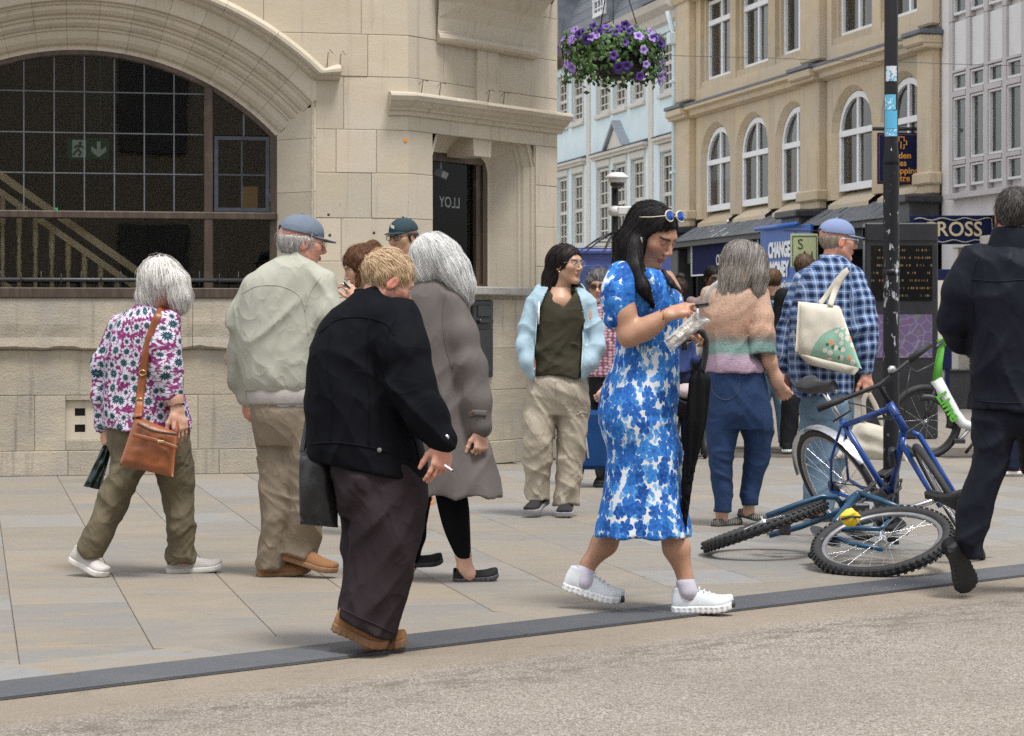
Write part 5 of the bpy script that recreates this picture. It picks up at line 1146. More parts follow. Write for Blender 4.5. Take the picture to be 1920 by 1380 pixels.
def cut_above(f, z, k=.004): g = lambda P: smax(f(P), P[:, 2] - z, k); g.lo, g.hi = f.lo, np.array([f.hi[0], f.hi[1], z + .02]); return g
def cut_below(f, z, k=.004): g = lambda P: smax(f(P), z - P[:, 2], k); g.lo, g.hi = np.array([f.lo[0], f.lo[1], z - .02]), f.hi; return g
def fuse(fs, k=.03, disp=None):
 u = uni(fs, k);
 def g(P):
  d = u(P)
  if disp is not None:
   i = np.abs(d) < .035
   if i.any(): d[i] = d[i] + disp(P[i])
  return d
 g.lo = None; g.lo = np.min([f.lo for f in fs], 0) - .02; g.hi = np.max([f.hi for f in fs], 0) + .02; return g
def minus(f, *subs, k=.006):
 def g(P):
  d = f(P)
  for h in subs: d = smax(d, -h(P), k)
  return d
 g.lo, g.hi = f.lo, f.hi; return g
def sheet(s, name, grid, mat, th=.004, parent=None, smooth=True):   # a thick ribbon / flap from a grid of world points
 g = np.array(grid, float); n, m = g.shape[:2]; du = np.gradient(g, axis=0); dv = np.gradient(g, axis=1); N = np.cross(du, dv); N /= np.linalg.norm(N, axis=2, keepdims=True) + 1e-9
 V = np.concatenate([(g + N * th / 2).reshape(-1, 3), (g - N * th / 2).reshape(-1, 3)]); k = n * m; F = []
 for i in range(n - 1):
  for j in range(m - 1): a = i * m + j; F += [(a, a + 1, a + m + 1, a + m), (k + a, k + a + m, k + a + m + 1, k + a + 1)]
 for i in range(n - 1): F += [(i * m, (i + 1) * m, k + (i + 1) * m, k + i * m), (i * m + m - 1, k + i * m + m - 1, k + (i + 1) * m + m - 1, (i + 1) * m + m - 1)]
 for j in range(m - 1): F += [(j, k + j, k + j + 1, j + 1), ((n - 1) * m + j, (n - 1) * m + j + 1, k + (n - 1) * m + j + 1, k + (n - 1) * m + j)]
 return mesh_obj(name, V, np.array(F), mat, parent or s.root, smooth, s.base)
def strap(s, name, pts, width, mat, normal=None, th=.004, parent=None, n=24):   # flat strap along a path of world points
 P = np.array(pts, float); t = np.linspace(0, 1, len(P)); u = np.linspace(0, 1, n); C = np.stack([cr(u, t, P[:, i]) for i in range(3)], 1); T = np.gradient(C, axis=0); T /= np.linalg.norm(T, axis=1)[:, None]
 nr = np.array(normal if normal is not None else (0, -1, 0), float); nr = nr if nr.ndim == 2 else np.tile(nr, (n, 1))
 if len(nr) != n: nr = np.stack([np.interp(u, np.linspace(0, 1, len(nr)), nr[:, i]) for i in range(3)], 1)
 S = np.cross(T, nr); S /= np.linalg.norm(S, axis=1)[:, None] + 1e-9
 return sheet(s, name, [[c - sd * width / 2, c - sd * width / 6, c + sd * width / 6, c + sd * width / 2] for c, sd in zip(C, S)], mat, th, parent)
def tubes(s, name, paths, r, mat, parent=None, n=8, closed=False):
 q = MB()
 for p in paths: q.tube(p, r, n, closed)
 o = q.obj(name, mat, parent or s.root, s.base); return o
def glasses(s, H, frame, lens=None, w=.021, hgt=.017, up=0.0, fwd=0.0, r=.0017, name='glasses'):
 L = lambda x, y, z: s.hl(H, (x + fwd, y, z + up)); q = MB()
 for e in (1, -1):
  q.tube([L(.101 - .012 * abs(math.sin(.5 * a)) * 0, e * (.033 + w * math.cos(a)), .004 + hgt * math.sin(a)) for a in np.linspace(0, 2 * math.pi, 20)[:-1]], r, 6, True)
  q.tube([L(.099, e * (.033 + w), .01), L(.06, e * .077, .012), L(-.005, e * .083, .014), L(-.02, e * .081, -.006)], r, 5)
 q.tube([L(.102, -.012, .008), L(.106, 0, .011), L(.102, .012, .008)], r, 5)
 o = q.obj(name, frame, s.root, s.base); q = MB()
 for e in (1, -1):
  pts = [L(.1005, e * (.033 + w * .97 * math.cos(a)), .004 + hgt * .97 * math.sin(a)) for a in np.linspace(0, 2 * math.pi, 20)[:-1]]; q = MB(); q.add(pts, [tuple(range(len(pts)))]); q.obj('lens', lens or M['lens'], o, s.base)
 return o
def cap(s, H, mat, up=.0, brim=.066, brim_w=.072, tilt=-.1, name='cap', droop=.4, back=True):
 dome = ell((-.012, 0, .045), (.110, .088, .088));
 def f(q):
  d = dome(q); d = smax(d, -ell((-.012, 0, .04), (.104, .082, .083))(q), .003); zc = .032 + up + tilt * q[:, 0]; d = smax(d, zc - q[:, 2], .003)
  if back: d = smax(d, -ell((-.115, 0, .045 + up), (.035, .030, .020))(q), .003)
  return d + .0006 * np.abs(np.sin(np.arctan2(q[:, 1], q[:, 0] + .012) * 3)) ** .2
 o = s.part(name, s.hloc(H, f), mat, .0042, bounds=(s.hl(H, (0, 0, .05)) - .17, s.hl(H, (0, 0, .05)) + .17))
 g = []
 for i in range(13):
  a = -1.25 + 2.5 * i / 12; row = []
  for j in range(7):
   t = j / 6; x0, y0 = .104 * math.cos(a) - .012, .084 * math.sin(a); ex = brim * t * max(0, math.cos(a * 1.05)) ** .6
   x = x0 + ex; y = y0 * (1 - .12 * t); z = .036 + up + tilt * x0 - ex * (droop * .35) - droop * 1.6 * y * y * (.6 + t); row.append(s.hl(H, (x, y, z)))
  g.append(row)
 sheet(s, 'cap_peak', g, mat, .006, o); q = MB(); c0 = s.hl(H, (-.012, 0, .134));
 q.lathe([(.001, .006), (.007, .004), (.009, -.004)], c0, 8); q.obj('cap_button', mat, o, s.base); return o
CAM = np.array([0, 0, CAMH])
def on_surface(s, sdf, pts, lift=.001, n=None, Y0=None):   # photo points of this figure -> where their rays first meet its clothes
 P = np.array(pts, float)
 if n: t = np.linspace(0, 1, len(P)); u = np.linspace(0, 1, n); P = np.stack([cr(u, t, P[:, 0]), cr(u, t, P[:, 1])], 1)
 A = np.array([s.w(x, y, -.75) for x, y in P]); D = A - CAM; D /= np.linalg.norm(D, axis=1)[:, None]; t = np.zeros(len(A))
 for _ in range(90): d = sdf(A + D * t[:, None]); t = np.minimum(t + np.clip(d - lift, -.02, .05) * .7, 1.5)
 return A + D * t[:, None]
def seam(s, name, sdf, pts, mat, parent, r=.0028, n=24): return tubes(s, name, [on_surface(s, sdf, pts, .0005, n)], r, mat, parent, 5)
def button(s, name, sdf, pt, mat, parent, r=.008):
 c = on_surface(s, sdf, [pt], .002)[0]; q = MB(); q.lathe([(.001, .004), (r * .8, .004), (r, .001), (r, -.003)], (0, 0, 0), 10, Matrix.Translation(c) @ Matrix.Rotation(math.pi / 2, 4, 'X')); return q.obj(name, mat, parent, s.base)
def slab_between(s, name, quad, th, mat, parent=None, sag=.0, n=14, bulge=.5, seed=1, wr=.004):   # a soft flat pouch filling a traced quad (tl, tr, br, bl as x, y, depth shift)
 q = [s.w(*p) for p in quad]; g1 = []; g2 = []
 nv = unit(np.cross(q[1] - q[0], q[3] - q[0]))
 for i in range(n):
  a = i / (n - 1); r1 = []; r2 = []
  for j in range(n):
   b = j / (n - 1); p = (q[0] * (1 - b) + q[1] * b) * (1 - a) + (q[3] * (1 - b) + q[2] * b) * a; e = min(1, 8 * min(a, 1 - a)) ** .5 * min(1, 8 * min(b, 1 - b)) ** .5 * .5 + .5 * (16 * a * (1 - a) * b * (1 - b)) ** bulge
   p = p + np.array([0, 0, -sag * 4 * b * (1 - b) * (1 - a)]); w_ = wr * sn(np.array([[a * 2.5, b * 2.5, seed]]), seed)[0] * min(1, 6 * min(b, 1 - b))
   r1.append(p + nv * (th / 2 * e + w_)); r2.append(p - nv * (th / 2 * e - w_))
  g1.append(r1); g2.append(r2)
 V = np.concatenate([np.array(g1).reshape(-1, 3), np.array(g2).reshape(-1, 3)]); k = n * n; F = []
 for i in range(n - 1):
  for j in range(n - 1): a = i * n + j; F += [(a, a + 1, a + n + 1, a + n), (k + a, k + a + n, k + a + n + 1, k + a + 1)]
 for i in range(n - 1): F += [(i * n, (i + 1) * n, k + (i + 1) * n, k + i * n), (i * n + n - 1, k + i * n + n - 1, k + (i + 1) * n + n - 1, (i + 1) * n + n - 1), (i, k + i, k + i + 1, i + 1), ((n - 1) * n + i, (n - 1) * n + i + 1, k + (n - 1) * n + i + 1, k + (n - 1) * n + i)]
 return mesh_obj(name, V, np.array(F), mat, parent or s.root, True, s.base)
class Held:                                            # a thing carried by a figure: its own top-level object, traced in that figure's frame
 def __init__(s, fig, name, pt, label, cat):
  s.w = fig.w; s.base = fig.w(*pt); s.root = empty(name, s.base, 0, label, cat); s.Y = fig.Y; s.c = fig.c; s.m = fig.m
Held.part = Figure.part; Held.limb = Figure.limb; Held.rows = Figure.rows
def folds(seed, amp, sx=4, sz=4):                     # long creases that wander, branch and fade
 r = np.random.RandomState(seed); sets = []
 for _ in range(3):
  v = unit((sx * r.uniform(.6, 1.2), sz * r.choice([-1, 1]) * r.uniform(.5, 1.1))); e2 = np.array([v[0], .25, v[1]]); e1 = np.array([-v[1], .2, v[0]]); fr = .5 * (sx + sz) * r.uniform(.55, 1.25) * .62; sets.append((np.stack([e1 * fr * .28, e2 * fr, np.array([0, 1., 0]) * fr * .6], 1), r.randint(9999)))
 def f(P):
  o = 0
  for A_, sd in sets:
   n = sn(P @ A_, sd, 4); o = o + (.22 - np.clip(1 - np.abs(n) * 1.5, 0, 1) ** 2.2) * (.55 + .45 * np.sin(P @ np.array([5.1, 4.3, 6.7]) + sd))
  return 1.9 * amp * o
 return f
# -- woman in a blue floral dress
def petals(t, uv, scale, seed, R, lobes=2.5, rnd=.8):      # 2-D flowers: mask, distance from the eye, per-flower random
 v = t.n('TexVoronoi', Vector=t.vmath('ADD', uv, (seed, seed * 1.7, 0)), Scale=scale, Randomness=rnd, voronoi_dimensions='2D'); nd = v.node; off = t.vmath('SUBTRACT', t.vmath('SCALE', t.vmath('ADD', uv, (seed, seed * 1.7, 0)), 1.0), nd.outputs['Position']); sp = t.n('SeparateXYZ', Vector=off); rv = t.n('SeparateColor', Color=nd.outputs['Color']); rr = rv.node.outputs
 th = t.math('ADD', t.math('ARCTAN2', sp.node.outputs['Y'], sp.node.outputs['X']), t.math('MULTIPLY', rr[0], 6.0)); lob = t.math('POWER', t.math('ABSOLUTE', t.math('COSINE', t.math('MULTIPLY', th, lobes))), .5); r = t.vmath('LENGTH', off, out=1); lim = t.math('MULTIPLY', t.math('MULTIPLY_ADD', lob, .55, .45), t.math('MULTIPLY_ADD', rr[1], R * .5, R * .65)); return t.math('LESS_THAN', r, lim), t.math('DIVIDE', r, lim), rr, th
def floral_blue():
 t = NT('blue floral print'); co = t.coord(); p = t.attr('pc', 1); uv = t.vmath('ADD', p, t.vmath('SCALE', t.n('TexNoise', 1, Vector=p, Scale=26.0, Detail=2.0), .02)); c = (.66, .68, .70); wash = t.noise(p, 60, 3)
 for sc, sd, R, cols in ((26.0, 3.3, .021, ((.22, .42, .66), (.13, .33, .60))), (22.0, 7.1, .022, ((.025, .15, .47), (.10, .29, .58))), (13.5, 1.9, .045, ((.012, .10, .40), (.035, .20, .54))), (15.0, 11.3, .038, ((.006, .05, .24), (.02, .13, .44)))):
  m, d, rr, th = petals(t, uv, sc, sd, R, 2.5 if R > .03 else 1.0); col = t.mix(rr[2], *cols); col = t.mix(t.math('MULTIPLY', t.ramp(wash, [(.4, 0.0), (.65, 1.0)]), .45), col, tuple(min(1, x * 1.6 + .03) for x in cols[1])); col = t.mix(t.ramp(d, [(.12, .9), (.38, 0.0)]), col, (.006, .02, .10)); vein = t.math('GREATER_THAN', t.math('ABSOLUTE', t.math('SINE', t.math('MULTIPLY', th, 2.5))), .985); col = t.mix(t.math('MULTIPLY', vein, .6), col, (.01, .05, .22))
  c = t.mix(t.math('MULTIPLY', m, t.math('GREATER_THAN', rr[1], .32)), c, col)
 return t.bsdf(c, .75, t.bump(t.noise(co, 12, 3), .15, .015), Specular_IOR_Level=.2)
def wrap_uv(cx, cy, R): return lambda V: np.stack([np.arctan2(V[:, 0] - cx(V), -(V[:, 1] - cy)) * R, V[:, 2], np.zeros(len(V))], 1)
f = Figure((480, 1322), 'woman in blue floral midi dress looking down at her phone', (940, 340, 1.644))
f.core = [f.limb([(450, 330, 0, .08), (450, 560, 0, .08), (430, 720, 0, .09)])]
H = f.head(468, 168, 0, -40, 28, 0, 1.02, 'olive', neck=(430, 292, 0.01), lips=(.38, .13, .11), brow=(.02, .014, .012), shut=True)
# bare arms and legs
RS, RE, RW = (372, 330, -.14), (392, 478, -.17), (512, 412, -.20)
f.bare += [f.limb([(*RS, .050), (378, 410, -.155, .047), (*RE, .040), (440, 458, -.18, .040), (*RW, .025)], .03)]
f.bare += [f.limb([(380, 900, .06, .05), (345, 1060, .07, .048), (318, 1115, .08, .053), (268, 1180, .07, .031), (258, 1215, .06, .030), (262, 1245, .05, .030)], .02), f.limb([(490, 900, -.04, .05), (520, 1060, -.05, .05), (540, 1130, -.06, .054), (566, 1215, -.06, .031), (570, 1250, -.07, .030), (580, 1280, -.07, .030)], .02)]
f.bare += [f.limb([(500, 330, .12, .045), (560, 470, .12, .040), (585, 468, -.02, .026)], .03), f.limb([(440, 262, 0, .056), (455, 310, .0, .09), (500, 350, -.0, .075)], .05)]
f.hand(f.w(*RW), f.w(600, 385, -.20), (.15, .6, -.75), 1, sc=.95, fore=f.w(470, 440, -.19), fore_r=.036, curls=[(.55, .7, .4), (.75, .8, .5), (.9, .9, .5), (1.0, .9, .5)], thumb_dir=(.9, -.15, .38))
f.hand(f.w(572, 470, -.06), f.w(606, 470, -.10), (.2, -.5, -.8), -1, sc=.9, fore=f.w(555, 480, .05), fore_r=.03, curls=[(.9, 1.1, .6)] * 4)
f.build_body()
tors = f.rows([(262, 395, 462, .07), (280, 352, 505, .15), (330, 345, 545, .155), (375, 345, 563, .15), (430, 352, 562, .14), (500, 350, 553, .13), (560, 343, 552, .135), (620, 318, 551, .16), (680, 302, 547, .18), (730, 298, 541, .185), (780, 310, 545, .18), (830, 326, 555, .175), (900, 322, 561, .175), (960, 311, 565, .18), (1020, 300, 574, .19), (1060, 292, 582, .195), (1092, 287, 586, .20)], 2.2, top=.02)
slv = f.limb([(368, 288, -.12, .056), (361, 335, -.135, .064), (360, 375, -.14, .063), (363, 405, -.145, .055)], .03)
ruf = f.limb([(353, 420, -.148, .049), (372, 416, -.15, .049)], .01)
def dd(P):
 z = P[:, 2]; a = np.arctan2(P[:, 1] - f.base[1], P[:, 0] - f.base[0])
 o = .0045 * sn(P * np.array([5, 5, 3.0]), 3) * (z < 1.15) + .005 * np.sin(a * 9 + 3 * z) * np.clip((.75 - z) / .5, 0, 1) + .006 * np.clip(sn(P * np.array([3, 3, 14.]), 8), 0, 1) * np.exp(-((z - .80) / .10) ** 2)
 return o
neckhole = f.limb([(470, 268, -.0, .075), (520, 300, -.02, .07), (555, 285, 0, .07)], .02)
dress = minus(fuse([tors, slv], .025, dd), neckhole, k=.012)
uvd = wrap_uv(lambda V: np.interp(V[:, 2], [.3, .9, 1.4], [f.w(437, 0)[0], f.w(430, 0)[0], f.w(450, 0)[0]]), f.base[1], .24); DR = f.part('dress', dress, floral_blue(), .008, vec=uvd)
f.part('sleeve_frill', fuse([ruf], .01, lambda P: .005 * np.sin(np.arctan2(P[:, 1] - f.base[1] + .152, P[:, 0] - f.w(362, 420, -.152)[0]) * 11)), DR.data.materials[0], .005, parent=DR, vec=uvd)
# hair: long, black, over the back and chest
hcap = lambda q: smax(ell((-.022, 0, .040), (.108, .090, .090))(q), -ell((.088, 0, -.024), (.086, .098, .092))(q), .012)
mass = f.limb([(440, 122, 0, .062), (408, 190, .0, .07), (392, 265, .0, .06), (400, 330, -.05, .03)], .03); lock = f.limb([(412, 195, -.07, .035), (412, 270, -.12, .034), (440, 330, -.165, .024), (466, 372, -.17, .007)], .02); lock2 = f.limb([(500, 280, -.09, .012), (525, 315, -.13, .012), (560, 345, -.15, .004)], .01)
fh = fuse([mass, lock, lock2], .02); hf_ = lambda P: smin(f.hloc(H, hcap)(P), fh(P), .03) + .004 * sn(P * np.array([26, 26, 5.]), 4)
f.hair(hf_, np.minimum(fh.lo, H['lo']), np.maximum(fh.hi, H['hi'] + .02), (.012, .010, .010), 4200, .26, jit=.07, var=.5, lift=.002, seed=3, flow=lambda p: (np.array([-1.0, 0, 0]) * np.clip((p[:, 2:3] - H['c'][2] + .03) * 14, 0, 2.2)), width=.0007, avoid=f.face_zone(H, .015, .05, .12))
# sunglasses pushed up on her hair, earbud, necklace, bracelet
gf = plain('pale gold rim', (.62, .55, .42), .3); bl = plain('mirrored blue lens', (.03, .10, .42), .08, .3, 20, Metallic=.6)
q = MB(); SG = None
for e in (1, -1):
 ctr = np.array([.062, e * .036, .118]); u = np.array([0, 1, 0]); v = unit((-.55, 0, .84))
 ring_ = [f.hl(H, ctr + u * .025 * math.cos(a) + v * .022 * math.sin(a) - np.array([.15 * (.025 * math.cos(a)) ** 2 / .02, 0, 0])) for a in np.linspace(0, 2 * math.pi, 22)[:-1]]
 q.tube(ring_, .003, 6, True)
 q.tube([f.hl(H, ctr + u * e * .025), f.hl(H, (.02, e * .09, .09)), f.hl(H, (-.06, e * .092, .05))], .002, 5)
q.tube([f.hl(H, (.065, -.012, .118)), f.hl(H, (.068, 0, .121)), f.hl(H, (.065, .012, .118))], .002, 5); SG = q.obj('sunglasses', gf, f.root, f.base)
for e in (1, -1):
 ctr = np.array([.0625, e * .036, .118]); u = np.array([0, 1, 0]); v = unit((-.55, 0, .84)); pts = [f.hl(H, ctr + u * .024 * math.cos(a) + v * .021 * math.sin(a)) for a in np.linspace(0, 2 * math.pi, 22)[:-1]]
 q = MB(); q.add(pts + [f.hl(H, ctr + np.array([.004, 0, .004]))], [(i, (i + 1) % 21, 21) for i in range(21)]); q.obj('lens', bl, SG, f.base)
tubes(f, 'earbud', [[f.hl(H, (.012, -.092, -.004)), f.hl(H, (.026, -.094, -.022))]], .0045, M['white_paint'])
gold = plain('gold', (.65, .42, .14), .25, Metallic=.9)
tubes(f, 'necklace', [[f.w(448, 268, -.06), f.w(470, 292, -.075), f.w(495, 300, -.07), f.w(515, 288, -.03)]], .0015, gold, n=5)
wv = f.w(503, 418, -.20); tubes(f, 'bracelet', [[wv + np.array([.004 * math.cos(a), .030 * math.cos(a), .032 * math.sin(a)]) for a in np.linspace(0, 2 * math.pi, 18)[:-1]]], .0018, gold, n=5, closed=True)
wk = cloth('white knit trainer', (.70, .72, .73), (.62, .66, .70), .7, 600, .1, .1); ws = plain('white foam sole', (.74, .75, .76), .6, .06, 30)
for (h_, t_, dh, dt) in (((190, 1258), (368, 1312), .08, .02), ((528, 1333), (716, 1328), -.05, -.09)):
 o = f.shoe(h_, t_, wk, ws, .046, .105, .032, dh, dt, chunky=.0035, toe_spring=.016)
 a_, b_ = f.w(*h_, dh), f.w(*t_, dt); dv = b_ - a_; nz = unit(np.cross(dv, np.cross([0, 0, 1.], dv)))
 q = MB(); c_ = a_ + dv * .985 + nz * .03; q.lathe([(.001, .026), (.02, .02), (.024, 0), (.02, -.012), (.001, -.014)], c_, 10, Matrix.Diagonal((.55, 1.1, .8, 1))); q.obj('toe_cap', M['charcoal'], o, f.base)
 for k in range(5): pc = a_ + dv * (.46 + .08 * k) + nz * (.098 - .009 * k); sd_ = unit(np.cross([0, 0, 1.], dv)); q = MB(); q.tube([pc - sd_ * .022, pc + nz * .006, pc + sd_ * .022], .003, 5); q.obj('lace', ws, o, f.base)
sock = cloth('pale lilac sock', (.60, .57, .66), wr=.1)
for p_ in (((259, 1205, .065, .0385), (262, 1235, .05, .040)), ((568, 1240, -.065, .0385), (575, 1265, -.07, .040))): f.part('sock', f.limb(p_), sock, .006)
WD = f
# -- elderly woman in a floral blouse
def floral_plum():
 t = NT('plum and teal floral cotton'); co = t.coord(); p = t.attr('pc', 1); uv = t.vmath('ADD', p, t.vmath('SCALE', t.n('TexNoise', 1, Vector=p, Scale=30.0, Detail=2.0), .012)); n = t.noise(p, 34, 3, .6, .8); n2 = t.noise(p, 80, 2)
 c = t.mix(t.ramp(n, [(.42, 0.0), (.46, 1.0)]), (.56, .54, .60), (.19, .028, .12)); c = t.mix(t.ramp(n2, [(.58, 0.0), (.62, .7)]), c, (.34, .14, .28))
 m, d, rr, th = petals(t, uv, 17.0, 2.2, .034, 4.0, .55); c = t.mix(m, c, t.mix(t.ramp(d, [(.55, 0.0), (.9, 1.0)]), (.62, .62, .66), (.50, .48, .56)))
 m2, d2, rr2, th2 = petals(t, uv, 17.0, 2.2, .021, 6.0, .55); c = t.mix(m2, c, t.mix(t.ramp(d2, [(.3, 0.0), (.42, 1.0)]), t.mix(t.ramp(d2, [(.14, 0.0), (.2, 1.0)]), (.42, .52, .5), (.07, .22, .24)), (.012, .04, .06)))
 return t.bsdf(c, .85, t.bump(t.noise(co, 30, 4), .25, .008), Specular_IOR_Level=.2)
f = Figure((420, 1290), 'elderly white-haired woman in plum and teal floral blouse walking with two bags', (100, 460, 2.092))
f.core = [f.limb([(390, 290, 0, .09), (360, 480, 0, .10), (370, 720, 0, .10)])]
H = f.head(432, 152, 0, 42, 24, 0, .97, 'fair', age=1, neck=(395, 262, 0))
f.bare += [f.limb([(455, 320, -.13, .035), (452, 470, -.16, .03), (478, 600, -.17, .028), (488, 650, -.17, .026)]), f.limb([(250, 340, .1, .035), (205, 540, .1, .03), (200, 715, .06, .026)]), f.limb([(330, 780, .0, .05), (250, 960, -.05, .03), (150, 1215, -.085, .03)]), f.limb([(460, 780, 0, .05), (488, 1000, .05, .03), (505, 1245, .06, .03)])]
f.hand(f.w(486, 648, -.17), f.w(500, 730, -.19), (-.5, .7, -.1), -1, fore=f.w(476, 600, -.17), fore_r=.03, curls=[(.35, .5, .3)] * 4)
f.hand(f.w(200, 712, .06), f.w(203, 760, .05), (.8, .4, 0), 1, sc=.9, curls=[(.8, 1.2, .7)] * 4)
f.build_body()
tr = f.rows([(214, 332, 425, .06), (240, 318, 440, .075), (270, 272, 468, .115), (310, 245, 480, .135), (360, 226, 485, .145), (420, 212, 484, .15), (480, 205, 484, .15), (540, 200, 492, .15), (600, 194, 510, .155), (660, 192, 526, .16), (716, 194, 534, .165)], 2.3)
sl = f.limb([(448, 305, -.10, .062), (440, 400, -.135, .066), (444, 480, -.155, .064), (468, 585, -.165, .05)], .04); sl2 = f.limb([(262, 320, .06, .062), (205, 470, .09, .060), (198, 600, .08, .052), (200, 700, .06, .045)], .04)
bl_ = fuse([tr, sl, sl2], .03, lambda P: folds(3, .006, 5, 4)(P) + folds(9, .004, 9, 6)(P)); uvb = wrap_uv(lambda V: np.full(len(V), f.w(350, 0)[0]), f.base[1] + .02, .2); BL = f.part('blouse', bl_, floral_plum(), .008, vec=uvb)
f.part('collar_frill', fuse([f.rows([(205, 325, 430, .066), (232, 335, 425, .06)], top=.004)], .01, lambda P: .005 * np.sin(np.arctan2(P[:, 1] - f.base[1], P[:, 0] - f.w(378, 0)[0]) * 16)), BL.data.materials[0], .005, parent=BL, vec=uvb)
pl_ = f.rows([(690, 220, 525, .145), (740, 216, 530, .15), (800, 226, 535, .145), (850, 240, 530, .12)], 2.3)
la = f.rows([(780, 220, 400, .10, -.02), (860, 222, 372, .10, -.03), (960, 190, 322, .095, -.05), (1020, 165, 290, .09, -.06), (1080, 137, 262, .088, -.07), (1140, 112, 236, .085, -.08), (1190, 98, 208, .08, -.085), (1222, 120, 190, .07, -.09)]); lb = f.rows([(780, 375, 535, .10, .02), (860, 395, 541, .10, .03), (940, 410, 546, .098, .04), (1020, 430, 549, .095, .05), (1100, 444, 549, .09, .05), (1160, 450, 553, .09, .06), (1246, 454, 566, .085, .06)])
lin = cloth('olive linen', (.145, .12, .075), (.115, .095, .06), wr=.5, wscale=14, stretch=(1, 1, .6))
f.part('trousers', fuse([pl_, la, lb], .012, lambda P: folds(5, .0075, 5, 5)(P) + folds(6, .005, 6, 13)(P) * (P[:, 2] < .62)), lin, .0085)
white_hair = (.80, .78, .73)
hc = lambda q: smax(ell((-.022, 0, .026), (.106, .091, .095))(q), -ell((.092, 0, -.03), (.08, .08, .085))(q), .012)
ms = f.limb([(405, 155, -.02, .075), (378, 195, -.02, .055)], .03); ms2 = f.limb([(480, 150, -.05, .06), (498, 205, -.06, .04), (500, 240, -.06, .02)], .03)
fh = fuse([ms, ms2], .03); hf_ = lambda P: smin(f.hloc(H, hc)(P), fh(P), .03) + .004 * sn(P * np.array([25, 25, 7.]), 7)
f.hair(hf_, np.minimum(fh.lo, H['lo']), np.maximum(fh.hi, H['hi'] + .02), white_hair, 4600, .17, jit=.18, var=.10, lift=.006, seed=5, width=.0007, tips=(.88, .87, .84), col2=(.62, .60, .56))
cr_ = cloth('cream leather', (.52, .49, .46), (.46, .43, .41), .6, 500, .05, .1); sw = plain('off white sole', (.60, .58, .53), .7)
f.shoe((70, 1240), (206, 1310), cr_, sw, .046, .09, .028, -.06, -.14); f.shoe((448, 1290), (662, 1276), cr_, sw, .046, .085, .026, .06, .1)
# her bags
tanl = plain('tan leather', (.235, .072, .023), .42, .3, 12, .25, 120); brass = plain('brass', (.55, .42, .2), .3, Metallic=.8)
b = Held(f, 'handbag', (370, 900, -.24), 'tan leather crossbody handbag on the wide strap of the white-haired woman', 'handbag')
BB = slab_between(b, 'bag_body', [(322, 668, -.24), (486, 735, -.27), (470, 910, -.27), (258, 862, -.25)], .085, tanl, sag=.0, n=18, seed=4, wr=.006)
g_ = [b.w(*p) for p in ((312, 742, -.295), (400, 765, -.315), (486, 795, -.32))]; strap(b, 'zip_band', g_, .018, tanl, parent=BB); g_ = [b.w(*p) for p in ((330, 700, -.29), (400, 730, -.31), (484, 742, -.315))]; strap(b, 'top_trim', g_, .012, plain('dark zip', (.06, .03, .015), .4), parent=BB)
q = MB(); c_ = b.w(422, 770, -.325); q.bbox(c_[0] - .016, c_[0] + .016, c_[1] - .004, c_[1] + .002, c_[2] - .006, c_[2] + .006, .002); q.obj('clasp', brass, BB, b.base)
sp = on_surface(f, bl_, [(338, 612), (350, 520), (362, 430), (385, 340), (412, 275), (432, 248)], .006); sp = np.concatenate([[b.w(332, 672, -.26)], sp, [f.w(455, 245, -.02), f.w(475, 262, .05)]]); strap(b, 'shoulder_strap', sp, .038, tanl, n=36)
sp = np.array([f.w(475, 262, .05), f.w(492, 330, .06), f.w(501, 450, .0), f.w(503, 560, -.06), f.w(490, 700, -.2), b.w(484, 740, -.26)]); strap(b, 'front_strap', sp, .03, tanl, normal=(.9, -.4, 0), n=24)
for p_ in ((350, 500, 0), (338, 610, 0)): c_ = on_surface(f, bl_, [p_[:2]], .012)[0]; q = MB(); q.tube([c_ + np.array([.016 * math.cos(a), 0, .012 * math.sin(a)]) for a in np.linspace(0, 6.28, 13)[:-1]], .0025, 5, True); q.obj('buckle', brass, b.root, b.base)
b = Held(f, 'carrier_bag', (180, 950, .02), 'dark green glossy plastic carrier bag hanging from a hand', 'carrier bag')
gp = plain('dark green plastic', (.006, .02, .018), .18, .4, 14, .5, 40); slab_between(b, 'bag_body', [(196, 782, .05), (232, 790, .05), (186, 960, .03), (118, 945, .02)], .07, gp, n=16, seed=8, wr=.012); tubes(b, 'bag_handle', [[b.w(203, 752, .05), b.w(200, 775, .05), b.w(212, 792, .05)]], .006, gp)
# -- man in a pale jacket and grey cap
f = Figure((230, 1126), 'older man in pale stone jacket and faded blue cap walking beside the window', (400, 380, 1.605))
f.core = [f.limb([(240, 230, 0, .1), (225, 420, 0, .11), (220, 600, 0, .11)])]
H = f.head(268, 122, 0, 18, 6, 0, 1.0, 'pink', age=1, male=True, neck=(240, 205, 0), brow=(.35, .33, .3))
f.bare += [f.limb([(120, 260, .05, .04), (60, 470, .1, .035), (98, 590, .1, .03)]), f.limb([(335, 260, -.05, .04), (360, 420, -.1, .035), (350, 560, -.12, .03)]), f.limb([(180, 640, 0, .06), (195, 850, .02, .04), (180, 1085, .02, .026)]), f.limb([(280, 640, 0, .06), (285, 900, 0, .04), (245, 1035, .02, .028)])]
f.hand(f.w(98, 588, .1), f.w(108, 640, .08), (.8, .5, 0), 1, curls=[(.6, .9, .5)] * 4)
f.hand(f.w(350, 560, -.12), f.w(352, 620, -.14), (-.5, .8, 0), -1, curls=[(.6, .9, .5)] * 4)
f.build_body()
tr = f.rows([(158, 200, 288, .07), (172, 178, 300, .09), (190, 150, 322, .115), (216, 120, 344, .135), (260, 92, 360, .15), (330, 80, 366, .16), (420, 78, 360, .165), (500, 84, 350, .165), (545, 96, 342, .16), (562, 104, 336, .150)], 2.4)
